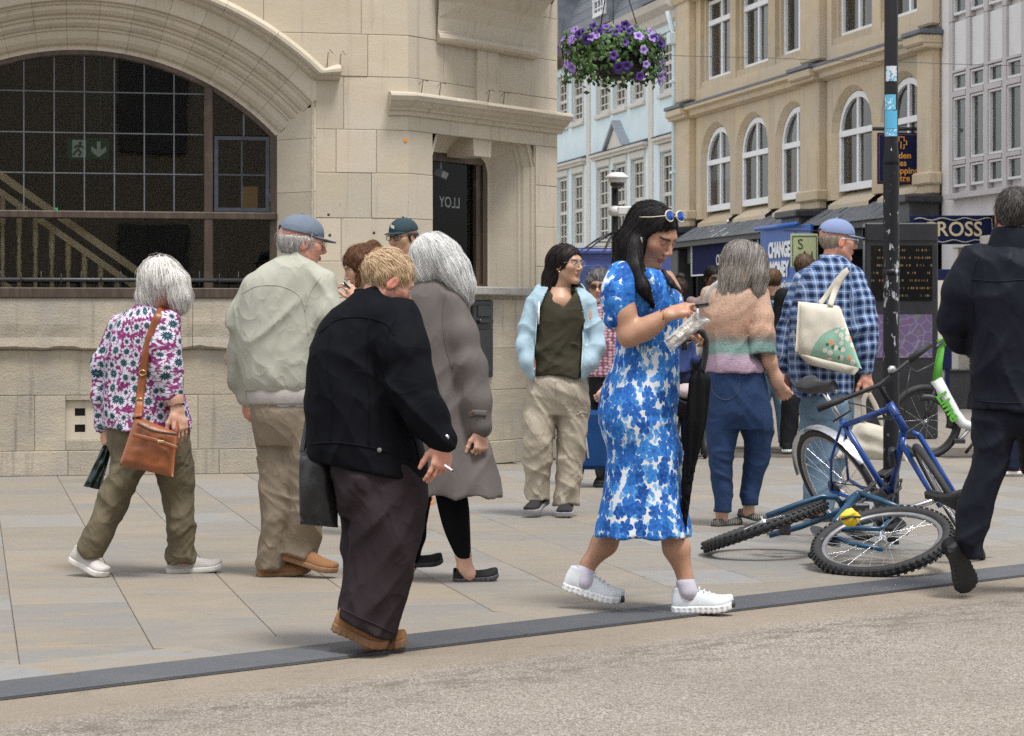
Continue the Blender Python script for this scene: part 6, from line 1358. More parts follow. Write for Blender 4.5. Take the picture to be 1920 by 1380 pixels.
s1_ = f.limb([(128, 250, .02, .064), (92, 340, .05, .064), (80, 450, .08, .056), (84, 530, .09, .052), (98, 585, .09, .05)], .04); s2_ = f.limb([(322, 252, -.06, .068), (344, 340, -.1, .066), (356, 450, -.12, .058), (352, 560, -.13, .055)], .04)
jk = fuse([tr, s1_, s2_], .03, lambda P: folds(13, .008, 4, 3)(P) + folds(14, .004, 8, 5)(P) + .006 * np.sin(P[:, 0] * 55 + 2 * np.sin(P[:, 2] * 9)) * np.clip((1.02 - P[:, 2]) / .12, 0, 1))
stone = cloth('stone cotton', (.40, .40, .33), (.36, .36, .30), .75, 900, .06, .5, 10); JK = f.part('jacket', jk, stone, .0085)
f.part('hem_band', f.rows([(556, 104, 336, .152), (580, 101, 339, .158), (606, 104, 336, .152)], 2.4, top=.008), cloth('band knit', (.42, .39, .36), wr=.1), .008, parent=JK)
f.part('shirt_hem', f.rows([(600, 108, 332, .147), (614, 110, 330, .145)], 2.4), cloth('pale blue shirt', (.5, .53, .6), wr=.1), .009)
f.part('collar', minus(f.rows([(150, 196, 292, .072, .01), (170, 188, 296, .085, .005), (184, 175, 305, .095)], top=.006), f.rows([(140, 205, 284, .064, .01), (175, 202, 286, .068, .005), (190, 205, 280, .06)])), stone, .006, parent=JK)
f.part('shirt_collar', f.rows([(138, 206, 282, .062, .01), (165, 200, 288, .07, .005), (178, 200, 290, .07)], top=.004), cloth('dark shirt', (.03, .026, .028), wr=.1), .006)
seam(f, 'yoke_seam', jk, [(84, 275), (130, 252), (180, 248), (225, 258), (262, 285), (276, 330)], stone, JK, .0018); seam(f, 'arm_seam', jk, [(322, 225), (290, 275), (277, 330), (285, 400)], stone, JK, .0018)
kh = cloth('khaki cotton', (.235, .19, .14), (.195, .155, .115), wr=.5, wscale=12, stretch=(1, 1, .6))
pv = f.rows([(590, 108, 330, .14), (640, 113, 322, .15), (690, 120, 325, .14), (730, 128, 325, .12)], 2.4); la = f.rows([(650, 112, 250, .105, .02), (720, 125, 258, .105, .02), (800, 138, 262, .10, .02), (880, 142, 255, .095, .02), (960, 140, 240, .09, .02), (1040, 136, 222, .085, .02), (1104, 133, 206, .08, .02)]); lb = f.rows([(650, 205, 330, .105, -.03), (720, 216, 332, .105, -.03), (800, 225, 332, .10, -.03), (900, 235, 330, .095, -.02), (980, 217, 322, .09, .0), (1022, 194, 312, .085, .02), (1052, 190, 298, .08, .02)])
f.part('trousers', fuse([pv, la, lb], .012, lambda P: folds(15, .008, 5, 5)(P) + folds(16, .006, 6, 12)(P) * (P[:, 2] < .55)), kh, .0085)
sd_ = cloth('tan suede', (.27, .135, .06), (.22, .11, .05), .9, 500, .2, .1); ts = plain('brown crepe sole', (.21, .11, .055), .8)
f.shoe((133, 1128), (292, 1118), sd_, ts, .046, .085, .022, .02, .05); f.shoe((190, 1066), (368, 1122), sd_, ts, .048, .09, .026, .02, -.06)
hc = lambda q: smax(smax(ell((-.018, 0, .022), (.100, .085, .095))(q), -ell((.075, 0, -.03), (.10, .09, .09))(q), .008), np.maximum(-(q[:, 2] + .075), q[:, 2] - .028), .01)
f.hair(f.hloc(H, hc), H['lo'], H['hi'], (.47, .45, .43), 2200, .05, jit=.3, var=.18, seed=6, lift=.004, width=.0007)
CP = cap(f, H, cloth('washed denim blue', (.16, .195, .245), (.13, .16, .20), wr=.3), tilt=-.12, up=.004); glasses(f, H, brass, r=.0012)
# -- small woman in a black denim jacket
f = Figure((470, 1345), 'short elderly woman in black denim jacket walking with a lit cigarette', (400, 380, 1.605))
f.core = [f.limb([(480, 350, 0, .1), (450, 560, 0, .11), (480, 800, 0, .11)])]
H = f.head(526, 240, .0, 22, 28, 0, .93, 'pink', age=1, neck=(475, 305, 0), brow=(.4, .3, .2))
RWp = (697, 722, -.20)
f.bare += [f.limb([(555, 350, -.12, .04), (592, 530, -.17, .04), (650, 640, -.19, .032), (*RWp, .026)]), f.limb([(380, 400, .05, .04), (360, 560, .05, .035), (330, 740, .07, .028)]), f.limb([(440, 800, .03, .05), (445, 1000, .05, .03), (425, 1230, .03, .03)]), f.limb([(530, 800, -.03, .05), (510, 1050, -.06, .04), (480, 1290, -.06, .04)])]
f.hand(f.w(*RWp), f.w(682, 800, -.22), (-.55, .75, -.1), -1, sc=.98, fore=f.w(668, 670, -.19), fore_r=.032, curls=[(.25, .3, .2), (.35, .45, .3), (.7, .9, .5), (.9, 1.0, .5)], spread=.12)
f.hand(f.w(320, 740, .08), f.w(318, 790, .07), (.8, .5, 0), 1, curls=[(.8, 1.1, .6)] * 4)
f.build_body()
tr = f.rows([(262, 430, 530, .065), (290, 398, 545, .095), (322, 356, 574, .12), (362, 322, 590, .14), (405, 302, 600, .155), (450, 290, 604, .16), (510, 284, 606, .165), (570, 280, 606, .17), (630, 278, 610, .175), (690, 276, 620, .18), (740, 276, 630, .185), (800, 290, 638, .185), (850, 320, 642, .18)], 2.3)
s1_ = f.limb([(545, 355, -.10, .085), (570, 450, -.15, .085), (598, 550, -.175, .076), (645, 635, -.19, .064), (688, 705, -.20, .048)], .04)
hemz = lambda P: (P[:, 2] - f.w(275, 766)[2]) - (f.w(640, 838)[2] - f.w(275, 766)[2]) * (P[:, 0] - f.w(275, 0)[0]) / (f.w(640, 0)[0] - f.w(275, 0)[0])
u_ = fuse([tr, s1_], .03, lambda P: folds(23, .007, 4, 3)(P) + folds(24, .004, 8, 6)(P)); jk = lambda P: smax(u_(P), -hemz(P), .006); jk.lo, jk.hi = u_.lo, u_.hi
blk = cloth('black denim', (.0055, .006, .0085), (.008, .0085, .011), .8, 900, .15, .45, 10, 0, .06); JK = f.part('jacket', jk, blk, .0075)
f.part('collar', minus(f.rows([(258, 424, 532, .07, .01), (285, 418, 545, .085), (300, 400, 560, .095, -.01)], top=.006), f.rows([(250, 438, 522, .058, .01), (290, 436, 525, .062), (310, 440, 520, .06)])), blk, .006, parent=JK)
seam(f, 'yoke_seam', jk, [(318, 392), (380, 350), (450, 345), (520, 365), (545, 400)], blk, JK, .003); seam(f, 'back_seam', jk, [(352, 365), (345, 480), (358, 600), (352, 725)], blk, JK, .003); seam(f, 'back_seam', jk, [(470, 350), (462, 480), (470, 600), (466, 735)], blk, JK, .003); seam(f, 'arm_seam', jk, [(548, 350), (520, 420), (520, 520), (545, 580)], blk, JK, .003); seam(f, 'hem_seam', jk, [(277, 728), (360, 722), (450, 732), (540, 755), (620, 785)], blk, JK, .0035); seam(f, 'side_seam', jk, [(550, 600), (600, 700), (625, 800)], blk, JK, .003)
button(f, 'button', jk, (500, 745), plain('dull pewter', (.16, .15, .14), .5), JK, .009)
cf = f.limb([(672, 682, -.198, .053), (692, 714, -.20, .050)], .01); f.part('cuff', cf, blk, .006, parent=JK); c_ = on_surface(f, cf, [(702, 706)], .003)[0]; q = MB(); q.lathe([(.001, .004), (.009, .003), (.01, -.002)], (0, 0, 0), 10, Matrix.Translation(c_) @ Matrix.Rotation(math.pi / 2, 4, 'X')); q.obj('button', M['steel'], JK, f.base)
pv = f.rows([(770, 352, 622, .15), (830, 354, 622, .16), (880, 360, 622, .15), (930, 370, 618, .12)], 2.4); la = f.rows([(800, 352, 520, .11, .05), (900, 366, 520, .11, .05), (1000, 384, 505, .10, .05), (1100, 388, 490, .095, .05), (1200, 384, 480, .095, .04), (1262, 378, 470, .095, .03)]); lb = f.rows([(800, 440, 624, .12, -.04), (900, 432, 622, .12, -.05), (1000, 420, 612, .118, -.06), (1100, 410, 598, .115, -.06), (1200, 392, 576, .115, -.06), (1270, 380, 558, .115, -.06), (1312, 420, 545, .11, -.06)])
plm = cloth('faded plum brown cotton', (.040, .030, .033), (.029, .022, .025), .85, 700, .15, .5, 10, 0, .06)
hz2 = lambda P: -(P[:, 2] - (f.w(380, 1236)[2] + (f.w(552, 1318)[2] - f.w(380, 1236)[2]) * (P[:, 0] - f.w(380, 0)[0]) / (f.w(552, 0)[0] - f.w(380, 0)[0])))
uu = fuse([pv, la, lb], .014, lambda P: folds(25, .011, 4, 3)(P) + folds(26, .006, 7, 6)(P)); tz = lambda P: smax(uu(P), hz2(P), .006); tz.lo, tz.hi = uu.lo, uu.hi; TR = f.part('trousers', tz, plm, .0085)
seam(f, 'hem_seam', tz, [(386, 1222), (440, 1248), (500, 1275), (552, 1300)], plm, TR, .003)
f.shoe((358, 1285), (512, 1352), sd_, ts, .052, .10, .034, -.06, -.10, chunky=.002); f.shoe((455, 1350), (583, 1336), sd_, ts, .052, .09, .032, .0, .03, chunky=.002)
hc = lambda q: smax(smax(ell((-.018, 0, .034), (.103, .083, .090))(q), -ell((.105, 0, -.035), (.085, .10, .085))(q), .01), -(q[:, 2] + .075), .012)
f.hair(lambda P: f.hloc(H, hc)(P) + .004 * sn(P * 18, 3), H['lo'], H['hi'], (.50, .34, .19), 4200, .055, jit=.22, var=.12, seed=8, lift=.003, width=.0007, flow=lambda p: np.array([.9, 0, 0.3]) * np.clip((p[:, 2:3] - H['c'][2]) * 14, 0, 1), col2=(.62, .47, .31), avoid=f.face_zone(H, .06, .04))
b = Held(f, 'cigarette', (705, 798, -.24), 'lit white cigarette between the fingers of the woman in black', 'cigarette'); q = MB(); q.tube([b.w(696, 790, -.24), b.w(719, 806, -.25)], .004, 8); q.obj('paper', M['white_paint'], b.root, b.base); q = MB(); q.tube([b.w(719, 806, -.25), b.w(723, 808.5, -.25)], .0038, 8); q.obj('ash', M['charcoal'], b.root, b.base)
b = Held(f, 'shoulder_bag', (315, 975, .05), 'black leather bag hanging behind the black denim jacket', 'bag'); lt = plain('black leather', (.012, .012, .013), .35, .4, 10, .3, 120)
slab_between(b, 'bag_body', [(262, 745, -.02), (352, 752, -.06), (376, 978, -.06), (262, 968, -.02)], .10, lt, n=16, seed=12, wr=.006); strap(b, 'bag_strap', [b.w(268, 750, -.02), b.w(272, 725, .0), b.w(300, 560, .14), b.w(330, 420, .17)], .02, lt)
# -- woman in a grey raincoat
f = Figure((780, 1140), 'long grey-haired woman in brown-grey raincoat and black leggings seen from behind', (400, 380, 1.605))
f.core = [f.limb([(670, 320, 0, .09), (690, 560, 0, .1), (700, 800, 0, .1)])]
H = f.head(668, 176, 0, 52, 8, 0, .98, 'fair', neck=(655, 275, 0)); RWp = (806, 684, -.15)
f.bare += [f.limb([(730, 320, -.08, .04), (775, 480, -.12, .035), (795, 600, -.14, .03), (*RWp, .026)]), f.limb([(735, 880, .0, .04), (735, 980, 0, .045), (752, 1060, 0, .034), (757, 1100, 0, .034), (768, 1118, 0, .036)], .02), f.limb([(620, 860, .05, .05), (600, 1000, .1, .045), (590, 1095, .12, .034)]), f.limb([(600, 330, .1, .04), (590, 600, .12, .03)])]
f.hand(f.w(*RWp), f.w(806, 735, -.16), (-.6, .7, 0), -1, sc=.95, fore=f.w(800, 640, -.145), curls=[(.9, 1.2, .7)] * 4)
f.build_body()
tr = f.rows([(230, 622, 702, .07), (252, 588, 735, .10), (292, 568, 760, .125), (345, 566, 768, .14), (410, 572, 775, .15), (470, 580, 780, .155), (540, 592, 786, .16), (620, 602, 800, .17), (700, 610, 822, .18), (780, 615, 842, .19), (830, 618, 856, .195), (876, 622, 867, .20)], 2.3)
s1_ = f.limb([(718, 300, -.06, .072), (748, 400, -.10, .07), (775, 490, -.125, .066), (794, 600, -.145, .06), (802, 672, -.15, .055)], .04)
ct = fuse([tr, s1_], .028, lambda P: folds(33, .006, 4, 2.5)(P) + folds(34, .004, 9, 4)(P) + .010 * np.sin((P[:, 0] - f.base[0]) * 38 + P[:, 2] * 3) * np.clip((.85 - P[:, 2]) / .5, 0, 1)); gry = cloth('taupe gabardine', (.135, .118, .108), (.115, .10, .092), .7, 900, .05, .35, 7); CT = f.part('coat', ct, gry, .0085)
f.part('collar', minus(f.rows([(222, 615, 706, .075, .01), (250, 598, 722, .095), (268, 585, 735, .10, -.01)], top=.006), f.rows([(214, 630, 694, .058, .01), (262, 630, 694, .062), (280, 632, 690, .06)])), gry, .006, parent=CT)
seam(f, 'arm_seam', ct, [(700, 262), (690, 340), (700, 430), (720, 500)], gry, CT, .003); sp = on_surface(f, ct, [(770, 640), (790, 632), (822, 635)], .004); strap(f, 'cuff_strap', sp, .026, gry, parent=CT); button(f, 'button', ct, (784, 630), plain('horn button', (.12, .06, .03), .3), CT, .011)
f.part('leggings', fuse([f.rows([(862, 664, 762, .07), (920, 676, 770, .068), (980, 692, 773, .062), (1040, 717, 775, .05), (1070, 733, 776, .045)], top=.004), f.limb([(620, 850, .05, .065), (600, 1000, .1, .055), (592, 1068, .12, .045)])], .005), cloth('black jersey', (.007, .007, .008), wr=.15, spec=.06), .007)
bk = cloth('black knit shoe', (.014, .014, .015), (.02, .02, .02), .8, 400, .2, .1); f.shoe((724, 1146), (857, 1137), bk, plain('dark grey sole', (.04, .04, .044), .6), .044, .082, .024, .0, .04, low=True, chunky=.003); f.shoe((560, 1100), (690, 1092), bk, M['rubber'], .044, .08, .024, .12, .15, low=True)
hc = lambda q: smax(ell((-.022, 0, .026), (.108, .093, .098))(q), -ell((.10, 0, -.03), (.08, .08, .085))(q), .012)
ms = f.limb([(655, 158, -.02, .085), (640, 200, -.02, .075), (635, 232, .0, .045)], .03); ms2 = f.limb([(698, 160, -.05, .07), (728, 205, -.07, .06), (752, 250, -.08, .045), (762, 285, -.085, .018)], .03); fh = fuse([ms, ms2], .03); hf_ = lambda P: smin(f.hloc(H, hc)(P), fh(P), .03) + .005 * sn(P * np.array([24, 24, 4.]), 17)
f.hair(hf_, np.minimum(fh.lo, H['lo']), np.maximum(fh.hi, H['hi'] + .02), (.76, .76, .74), 5000, .26, jit=.09, var=.11, lift=.004, seed=15, width=.0007, tips=(.84, .84, .82), col2=(.52, .52, .51), flow=lambda p: np.array([.5, -.2, 0]))
# -- man in a dark cap and woman with a phone, waiting by the wall
f = Figure((625, 905), 'man in dark teal cap and glasses standing behind the grey-haired woman', (400, 380, 1.605))
f.core = [f.limb([(590, 230, .05, .1), (590, 420, .05, .1), (590, 560, .05, .1)])]
H = f.head(570, 106, .05, -128, 4, 0, 1.0, 'east', male=True, neck=(580, 190, .05), brow=(.05, .04, .03)); f.build_body(h=.014)
f.part('jumper', fuse([f.rows([(188, 540, 630, .1, .05), (220, 515, 660, .13, .05), (300, 505, 670, .15, .05), (420, 515, 665, .15, .05), (520, 520, 660, .15, .05)])], .02, folds(41, .006)), cloth('charcoal jumper', (.03, .03, .034)), .012)
f.part('trousers', fuse([f.rows([(500, 525, 655, .13, .05), (580, 528, 652, .13, .05)]), f.rows([(560, 530, 592, .09, .05), (880, 545, 590, .08, .05)]), f.rows([(560, 590, 655, .09, .05), (882, 612, 652, .08, .05)])], .02, folds(42, .006)), cloth('khaki twill', (.20, .15, .10)), .012)
ob = cloth('navy mesh shoe', (.02, .035, .09), wr=.1); os_ = plain('orange rubber sole', (.75, .20, .03), .6); f.shoe((642, 885), (634, 918), ob, os_, .05, .085, .03, .1, -.16); f.shoe((575, 885), (560, 912), ob, os_, .05, .085, .03, .1, -.15)
hc = lambda q: smax(smax(ell((-.018, 0, .022), (.100, .085, .095))(q), -ell((.075, 0, -.03), (.10, .09, .09))(q), .008), np.maximum(-(q[:, 2] + .05), q[:, 2] - .03), .01); f.hair(f.hloc(H, hc), H['lo'], H['hi'], (.05, .045, .045), 900, .04, seed=16, width=.0007)
CP = cap(f, H, cloth('dark teal cotton', (.035, .06, .075), wr=.2), tilt=-.08, up=.008); glasses(f, H, plain('dark horn frame', (.03, .02, .015), .3), r=.0022)
q = MB(); q.bbox(-.03, .03, -.002, .002, -.009, .009, .001); lo_ = q.obj('cap_patch', M['white_paint'], CP); lo_.location = f.hl(H, (.098, 0, .075)) - f.base; lo_.rotation_euler = (0, .2, math.radians(-158 + 90))
f = Figure((455, 1005), 'brown-haired woman in green top holding up a phone by the stone wall', (400, 380, 1.605))
f.core = [f.limb([(470, 290, 0, .08), (470, 520, 0, .09), (470, 700, 0, .09)])]
H = f.head(445, 195, 0, -170, 22, 0, .95, 'fair', neck=(470, 272, .02)); f.bare += [f.limb([(480, 320, -.12, .04), (455, 420, -.16, .035), (424, 290, -.2, .026)])]
f.hand(f.w(428, 292, -.2), f.w(412, 262, -.21), (-.7, .2, .5), 1, sc=.9, curls=[(.6, .8, .5)] * 4); f.build_body(h=.013)
f.part('top', fuse([f.rows([(270, 430, 512, .08), (300, 412, 530, .11), (400, 415, 528, .13), (520, 420, 525, .13)]), f.limb([(430, 310, -.08, .055), (440, 400, -.14, .05), (430, 330, -.19, .045)])], .02, folds(43, .005)), cloth('bottle green jersey', (.02, .075, .04)), .012)
f.part('trousers', fuse([f.rows([(500, 420, 528, .12), (600, 420, 525, .12)]), f.rows([(580, 422, 472, .08), (985, 440, 475, .06)]), f.rows([(580, 472, 525, .08), (985, 478, 512, .06)])], .02), cloth('dark denim', (.03, .04, .07)), .013); f.shoe((455, 985), (440, 1005), bk, M['rubber'], .044, .08, .024, .08, -.14); f.shoe((495, 985), (490, 1005), bk, M['rubber'], .044, .08, .024, .08, -.14)
hc = lambda q: smax(ell((-.020, 0, .036), (.108, .090, .096))(q), -ell((.10, 0, -.04), (.08, .08, .08))(q), .01); tail = f.limb([(482, 130, .0, .035), (500, 150, .0, .03), (505, 175, 0, .012)], .02); lk = f.limb([(432, 190, -.05, .02), (434, 250, -.06, .012)], .01); fh = fuse([tail, lk], .01); hf_ = lambda P: smin(f.hloc(H, hc)(P), fh(P), .02) + .004 * sn(P * 20, 2)
f.hair(hf_, np.minimum(fh.lo, H['lo']), np.maximum(fh.hi, H['hi'] + .02), (.085, .038, .018), 2200, .08, jit=.35, seed=17, width=.0007, col2=(.16, .07, .03), avoid=f.face_zone(H, .06, .03))
b = Held(f, 'phone', (398, 248, -.23), 'pale green phone raised by the woman by the wall', 'phone'); slab_between(b, 'phone_case', [(384, 238, -.24), (396, 236, -.23), (416, 258, -.22), (404, 262, -.23)], .012, plain('sage case', (.20, .28, .26), .35), n=6, wr=0); slab_between(b, 'screen', [(386, 239, -.247), (395, 238, -.237), (414, 258, -.227), (405, 260, -.237)], .008, plain('black glass', (.01, .01, .012), .08), n=5, wr=0)
# -- woman in a light blue zip jacket
f = Figure((150, 1032), 'dark-haired woman with glasses in light blue jacket and beige trousers glancing sideways', (940, 340, 1.644))
f.core = [f.limb([(185, 400, 0, .08), (175, 520, 0, .09), (172, 640, 0, .09)])]
H = f.head(203, 258, -.02, -38, -2, 0, .97, 'east', neck=(180, 345, 0.0), lips=(.36, .14, .12), brow=(.04, .03, .025))
f.bare += [f.limb([(100, 400, -.02, .035), (66, 500, -.05, .03), (108, 605, -.05, .028)]), f.limb([(270, 400, -.02, .035), (296, 500, -.05, .03), (236, 605, -.05, .028)]), f.limb([(120, 650, 0, .05), (110, 980, 0, .03)]), f.limb([(215, 650, 0, .05), (198, 1000, 0, .03)]), f.limb([(180, 330, .0, .06), (180, 372, -.03, .085)], .03)]
f.hand(f.w(108, 606, -.04), f.w(122, 655, -.02), (.6, .4, 0), 1, sc=.9, curls=[(.5, .8, .5)] * 4); f.hand(f.w(236, 606, -.04), f.w(222, 655, -.02), (-.6, .4, 0), -1, sc=.9, curls=[(.5, .8, .5)] * 4); f.build_body()
tee = f.rows([(330, 150, 225, .07), (352, 128, 245, .10), (385, 112, 262, .12), (420, 106, 262, .13), (480, 100, 256, .13), (540, 97, 250, .135), (575, 97, 250, .148), (598, 100, 248, .15)], 2.3)
vn = lambda P: np.maximum(np.maximum((f.w(0, 388)[2] - P[:, 2]) * .5 + np.abs(P[:, 0] - f.w(192, 0)[0]) - .012, 0) - .0001, P[:, 1] - f.base[1] + .02)
vneck = lambda P: np.maximum(np.abs(P[:, 0] - f.w(190, 0)[0]) - (P[:, 2] - f.w(190, 392)[2]) * .75, P[:, 1] - f.base[1] + .03)
te = minus(fuse([tee], .01, lambda P: folds(51, .005, 5, 5)(P) + folds(52, .006, 4, 12)(P) * (P[:, 2] < 1.05)), vneck, k=.006); f.part('top', te, cloth('olive tee', (.048, .043, .026), (.04, .036, .022), wr=.4), .0075)
car = f.rows([(332, 118, 240, .085, .02), (352, 102, 262, .11, .01), (385, 92, 274, .135), (430, 90, 272, .142), (500, 88, 268, .146), (560, 88, 262, .15), (592, 90, 258, .148)], 2.3); sA = f.limb([(104, 378, -.0, .05), (80, 450, -.03, .048), (70, 505, -.06, .048), (82, 555, -.1, .048), (102, 590, -.09, .046)], .03); sB = f.limb([(268, 378, -.0, .05), (287, 450, -.03, .048), (294, 505, -.06, .048), (268, 558, -.1, .048), (242, 592, -.09, .046)], .03)
hood = f.limb([(112, 350, -.0, .03), (128, 335, .05, .035), (180, 325, .11, .04), (232, 335, .05, .035), (255, 352, .0, .03)], .03)
def opening(P):
 z = P[:, 2]; yy = np.array([330, 360, 400, 440, 500, 560, 600]); zz = np.array([f.w(0, y)[2] for y in yy]); l_ = np.interp(z, zz[::-1], np.array([f.w(x, 0)[0] for x in (145, 130, 115, 110, 104, 100, 102)])[::-1]); r_ = np.interp(z, zz[::-1], np.array([f.w(x, 0)[0] for x in (228, 240, 250, 252, 250, 246, 244)])[::-1]); return np.maximum(np.maximum(l_ - P[:, 0], P[:, 0] - r_), P[:, 1] - f.base[1] + .03)
cd = minus(fuse([car, sA, sB, hood], .025, lambda P: folds(53, .005, 5, 4)(P) + folds(54, .005, 7, 7)(P)), opening, k=.006); lb_ = cloth('light blue fleece', (.36, .48, .55), (.30, .42, .49), wr=.3); CD = f.part('jacket', cd, lb_, .0075)
for pp in ([(113, 400), (106, 470), (102, 580)], [(251, 400), (252, 480), (247, 585)]): seam(f, 'zip_edge', cd, pp, plain('pale zip', (.45, .55, .58), .4), CD, .004)
tubes(f, 'drawcord', [[f.w(116, 372, -.16), f.w(116, 410, -.175), f.w(115, 440, -.18)]], .004, M['white_paint'], CD)
beige = cloth('beige nylon', (.40, .35, .275), (.36, .31, .24), .7, 800, .08, .5, 12); pv = f.rows([(586, 104, 246, .11), (612, 84, 266, .13), (640, 78, 271, .14), (680, 74, 272, .13), (720, 76, 268, .11)], 2.4); la = f.rows([(660, 74, 172, .10), (740, 66, 168, .10, -.02), (800, 70, 160, .095, -.03), (860, 70, 152, .09, -.02), (920, 73, 150, .085, .0), (976, 76, 146, .08, .02)]); lb = f.rows([(660, 166, 272, .10), (740, 168, 270, .10, .0), (800, 174, 263, .095, .0), (860, 172, 252, .09, .0), (920, 168, 243, .085, .0), (994, 163, 237, .08, .0)])
tz = fuse([pv, la, lb], .012, lambda P: folds(55, .005, 5, 6)(P) + folds(56, .005, 7, 14)(P) * (P[:, 2] < .5) + folds(57, .004, 9, 9)(P)); TR = f.part('trousers', tz, beige, .008)
seam(f, 'fly_seam', tz, [(166, 600), (168, 640), (166, 690)], beige, TR, .0025); seam(f, 'pocket_flap', tz, [(232, 720), (250, 712), (266, 716)], beige, TR, .004); seam(f, 'pocket_seam', tz, [(86, 620), (96, 600), (108, 596)], beige, TR, .003); seam(f, 'pocket_seam', tz, [(266, 625), (256, 602), (244, 598)], beige, TR, .003)
gs = cloth('black trail shoe', (.02, .02, .022), (.03, .028, .03), .7, 300, .3, .1); f.shoe((134, 990), (84, 1032), gs, plain('grey sole', (.26, .26, .27), .7), .05, .085, .03, .08, -.14); f.shoe((202, 1005), (192, 1040), gs, plain('grey sole two', (.26, .26, .27), .7), .05, .085, .03, .08, -.16)
hc = lambda q: smax(ell((-.022, 0, .034), (.112, .094, .100))(q), -ell((.098, .0, -.03), (.082, .082, .092))(q), .012); ms = f.limb([(178, 250, .02, .07), (160, 300, .02, .06), (145, 330, -.0, .035), (125, 338, -.02, .012)], .03); ms2 = f.limb([(215, 305, .05, .04), (232, 328, .04, .03), (258, 338, .02, .012)], .02); fh = fuse([ms, ms2], .02); hf_ = lambda P: smin(f.hloc(H, hc)(P), fh(P), .03) + .004 * sn(P * np.array([24, 24, 6.]), 19)
f.hair(hf_, np.minimum(fh.lo, H['lo']), np.maximum(fh.hi, H['hi'] + .02), (.020, .014, .013), 3600, .16, jit=.12, var=.4, seed=18, lift=.003, avoid=f.face_zone(H), flow=lambda p: np.array([-.7, .3, 0])); glasses(f, H, plain('thin silver frame', (.28, .26, .25), .4), r=.0011, w=.022, hgt=.019)
tubes(f, 'earring', [[f.hl(H, (.0, -.084, -.04)), f.hl(H, (.001, -.085, -.046))]], .004, M['white_paint']); tubes(f, 'necklace', [[f.w(166, 350, -.09), f.w(180, 372, -.115), f.w(200, 352, -.095)]], .0012, gold, n=4)
# -- older woman in a pink crochet top with a shopping trolley
def crochet():
 t = NT('pink crochet'); co = t.coord(); v = t.n('TexVoronoi', Vector=t.vmath('MULTIPLY', co, (1, 1, 1.6)), Scale=28.0, Randomness=.4); c = t.mix(t.ramp(v, [(.25, 0.0), (.6, 1.0)]), (.52, .30, .36), (.12, .05, .07)); return t.bsdf(c, .9, t.bump(v, -.8, .02))
f = Figure((300, 940), 'older woman with dark glasses and pink crochet top behind the light blue jacket', (940, 340, 1.644))
f.core = [f.limb([(310, 420, .0, .08), (315, 640, .0, .09)])]; H = f.head(302, 325, 0, -100, 4, 0, .95, 'east', age=1, neck=(305, 390, .02)); f.bare += [f.limb([(345, 430, -.02, .035), (350, 560, -.05, .03), (320, 640, -.15, .026)])]; f.hand(f.w(320, 640, -.15), f.w(300, 670, -.18), (-.5, .5, -.3), 1, sc=.9, curls=[(.8, 1.1, .6)] * 4); f.build_body(h=.013)
f.part('crochet_top', fuse([f.rows([(378, 280, 335, .08), (400, 262, 358, .12), (460, 262, 362, .14), (540, 265, 362, .15), (602, 262, 364, .15)]), f.limb([(350, 410, -.02, .06), (356, 500, -.04, .058), (352, 580, -.08, .05)])], .02, folds(61, .005)), crochet(), .010)
f.part('trousers', fuse([f.rows([(590, 268, 360, .13), (680, 270, 355, .13)]), f.rows([(650, 270, 318, .085), (915, 296, 328, .055)]), f.rows([(650, 312, 356, .085), (915, 325, 350, .055)])], .02), cloth('black trousers', (.012, .012, .014)), .012); f.shoe((312, 915), (302, 948), bk, M['rubber'], .046, .085, .025, .08, -.16); f.shoe((340, 912), (342, 936), bk, M['rubber'], .046, .085, .025, .1, -.12)
hc = lambda q: smax(smax(ell((-.018, 0, .040), (.110, .094, .098))(q), -ell((.10, 0, -.035), (.085, .1, .085))(q), .01), -(q[:, 2] + .06), .012); f.hair(lambda P: f.hloc(H, hc)(P) + .007 * sn(P * 16, 5), H['lo'], H['hi'] + .02, (.085, .08, .08), 1500, .05, jit=.6, seed=19, lift=.006, col2=(.22, .21, .21), avoid=f.face_zone(H, .06, .04)); glasses(f, H, plain('amber frame', (.10, .05, .025), .3), plain('brown tinted lens', (.06, .035, .025), .1), r=.003, w=.025, hgt=.021)
b = Held(f, 'shopping_trolley', (272, 905, -.1), 'blue fabric two-wheeled shopping trolley beside the crochet top', 'shopping trolley')
q = MB(); bx_ = b.w(282, 800, -.1); q.bbox(-.11, .11, -.1, .1, -.2, .22, .03); q.v = [tuple(np.array(p) + bx_) for p in q.v]; q.obj('bag', cloth('royal blue canvas', (.007, .045, .15)), b.root, b.base)
for dx in (-.13, .13): q = MB(); c_ = b.w(272, 880, -.1) + np.array([dx * .6, 0, 0]); q.lathe([(.02, -.014), (.085, -.014), (.09, 0), (.085, .014), (.02, .014)], (0, 0, 0), 18, Matrix.Translation(c_) @ Matrix.Rotation(1.2, 4, 'Z') @ Matrix.Rotation(math.pi / 2, 4, 'X')); q.obj('wheel', M['rubber'], b.root, b.base)
tubes(b, 'frame', [[b.w(255, 760, -.22), b.w(268, 850, -.2), b.w(272, 880, -.1)], [b.w(290, 760, .0), b.w(292, 660, .05), b.w(300, 640, -.1)]], .009, M['steel'])
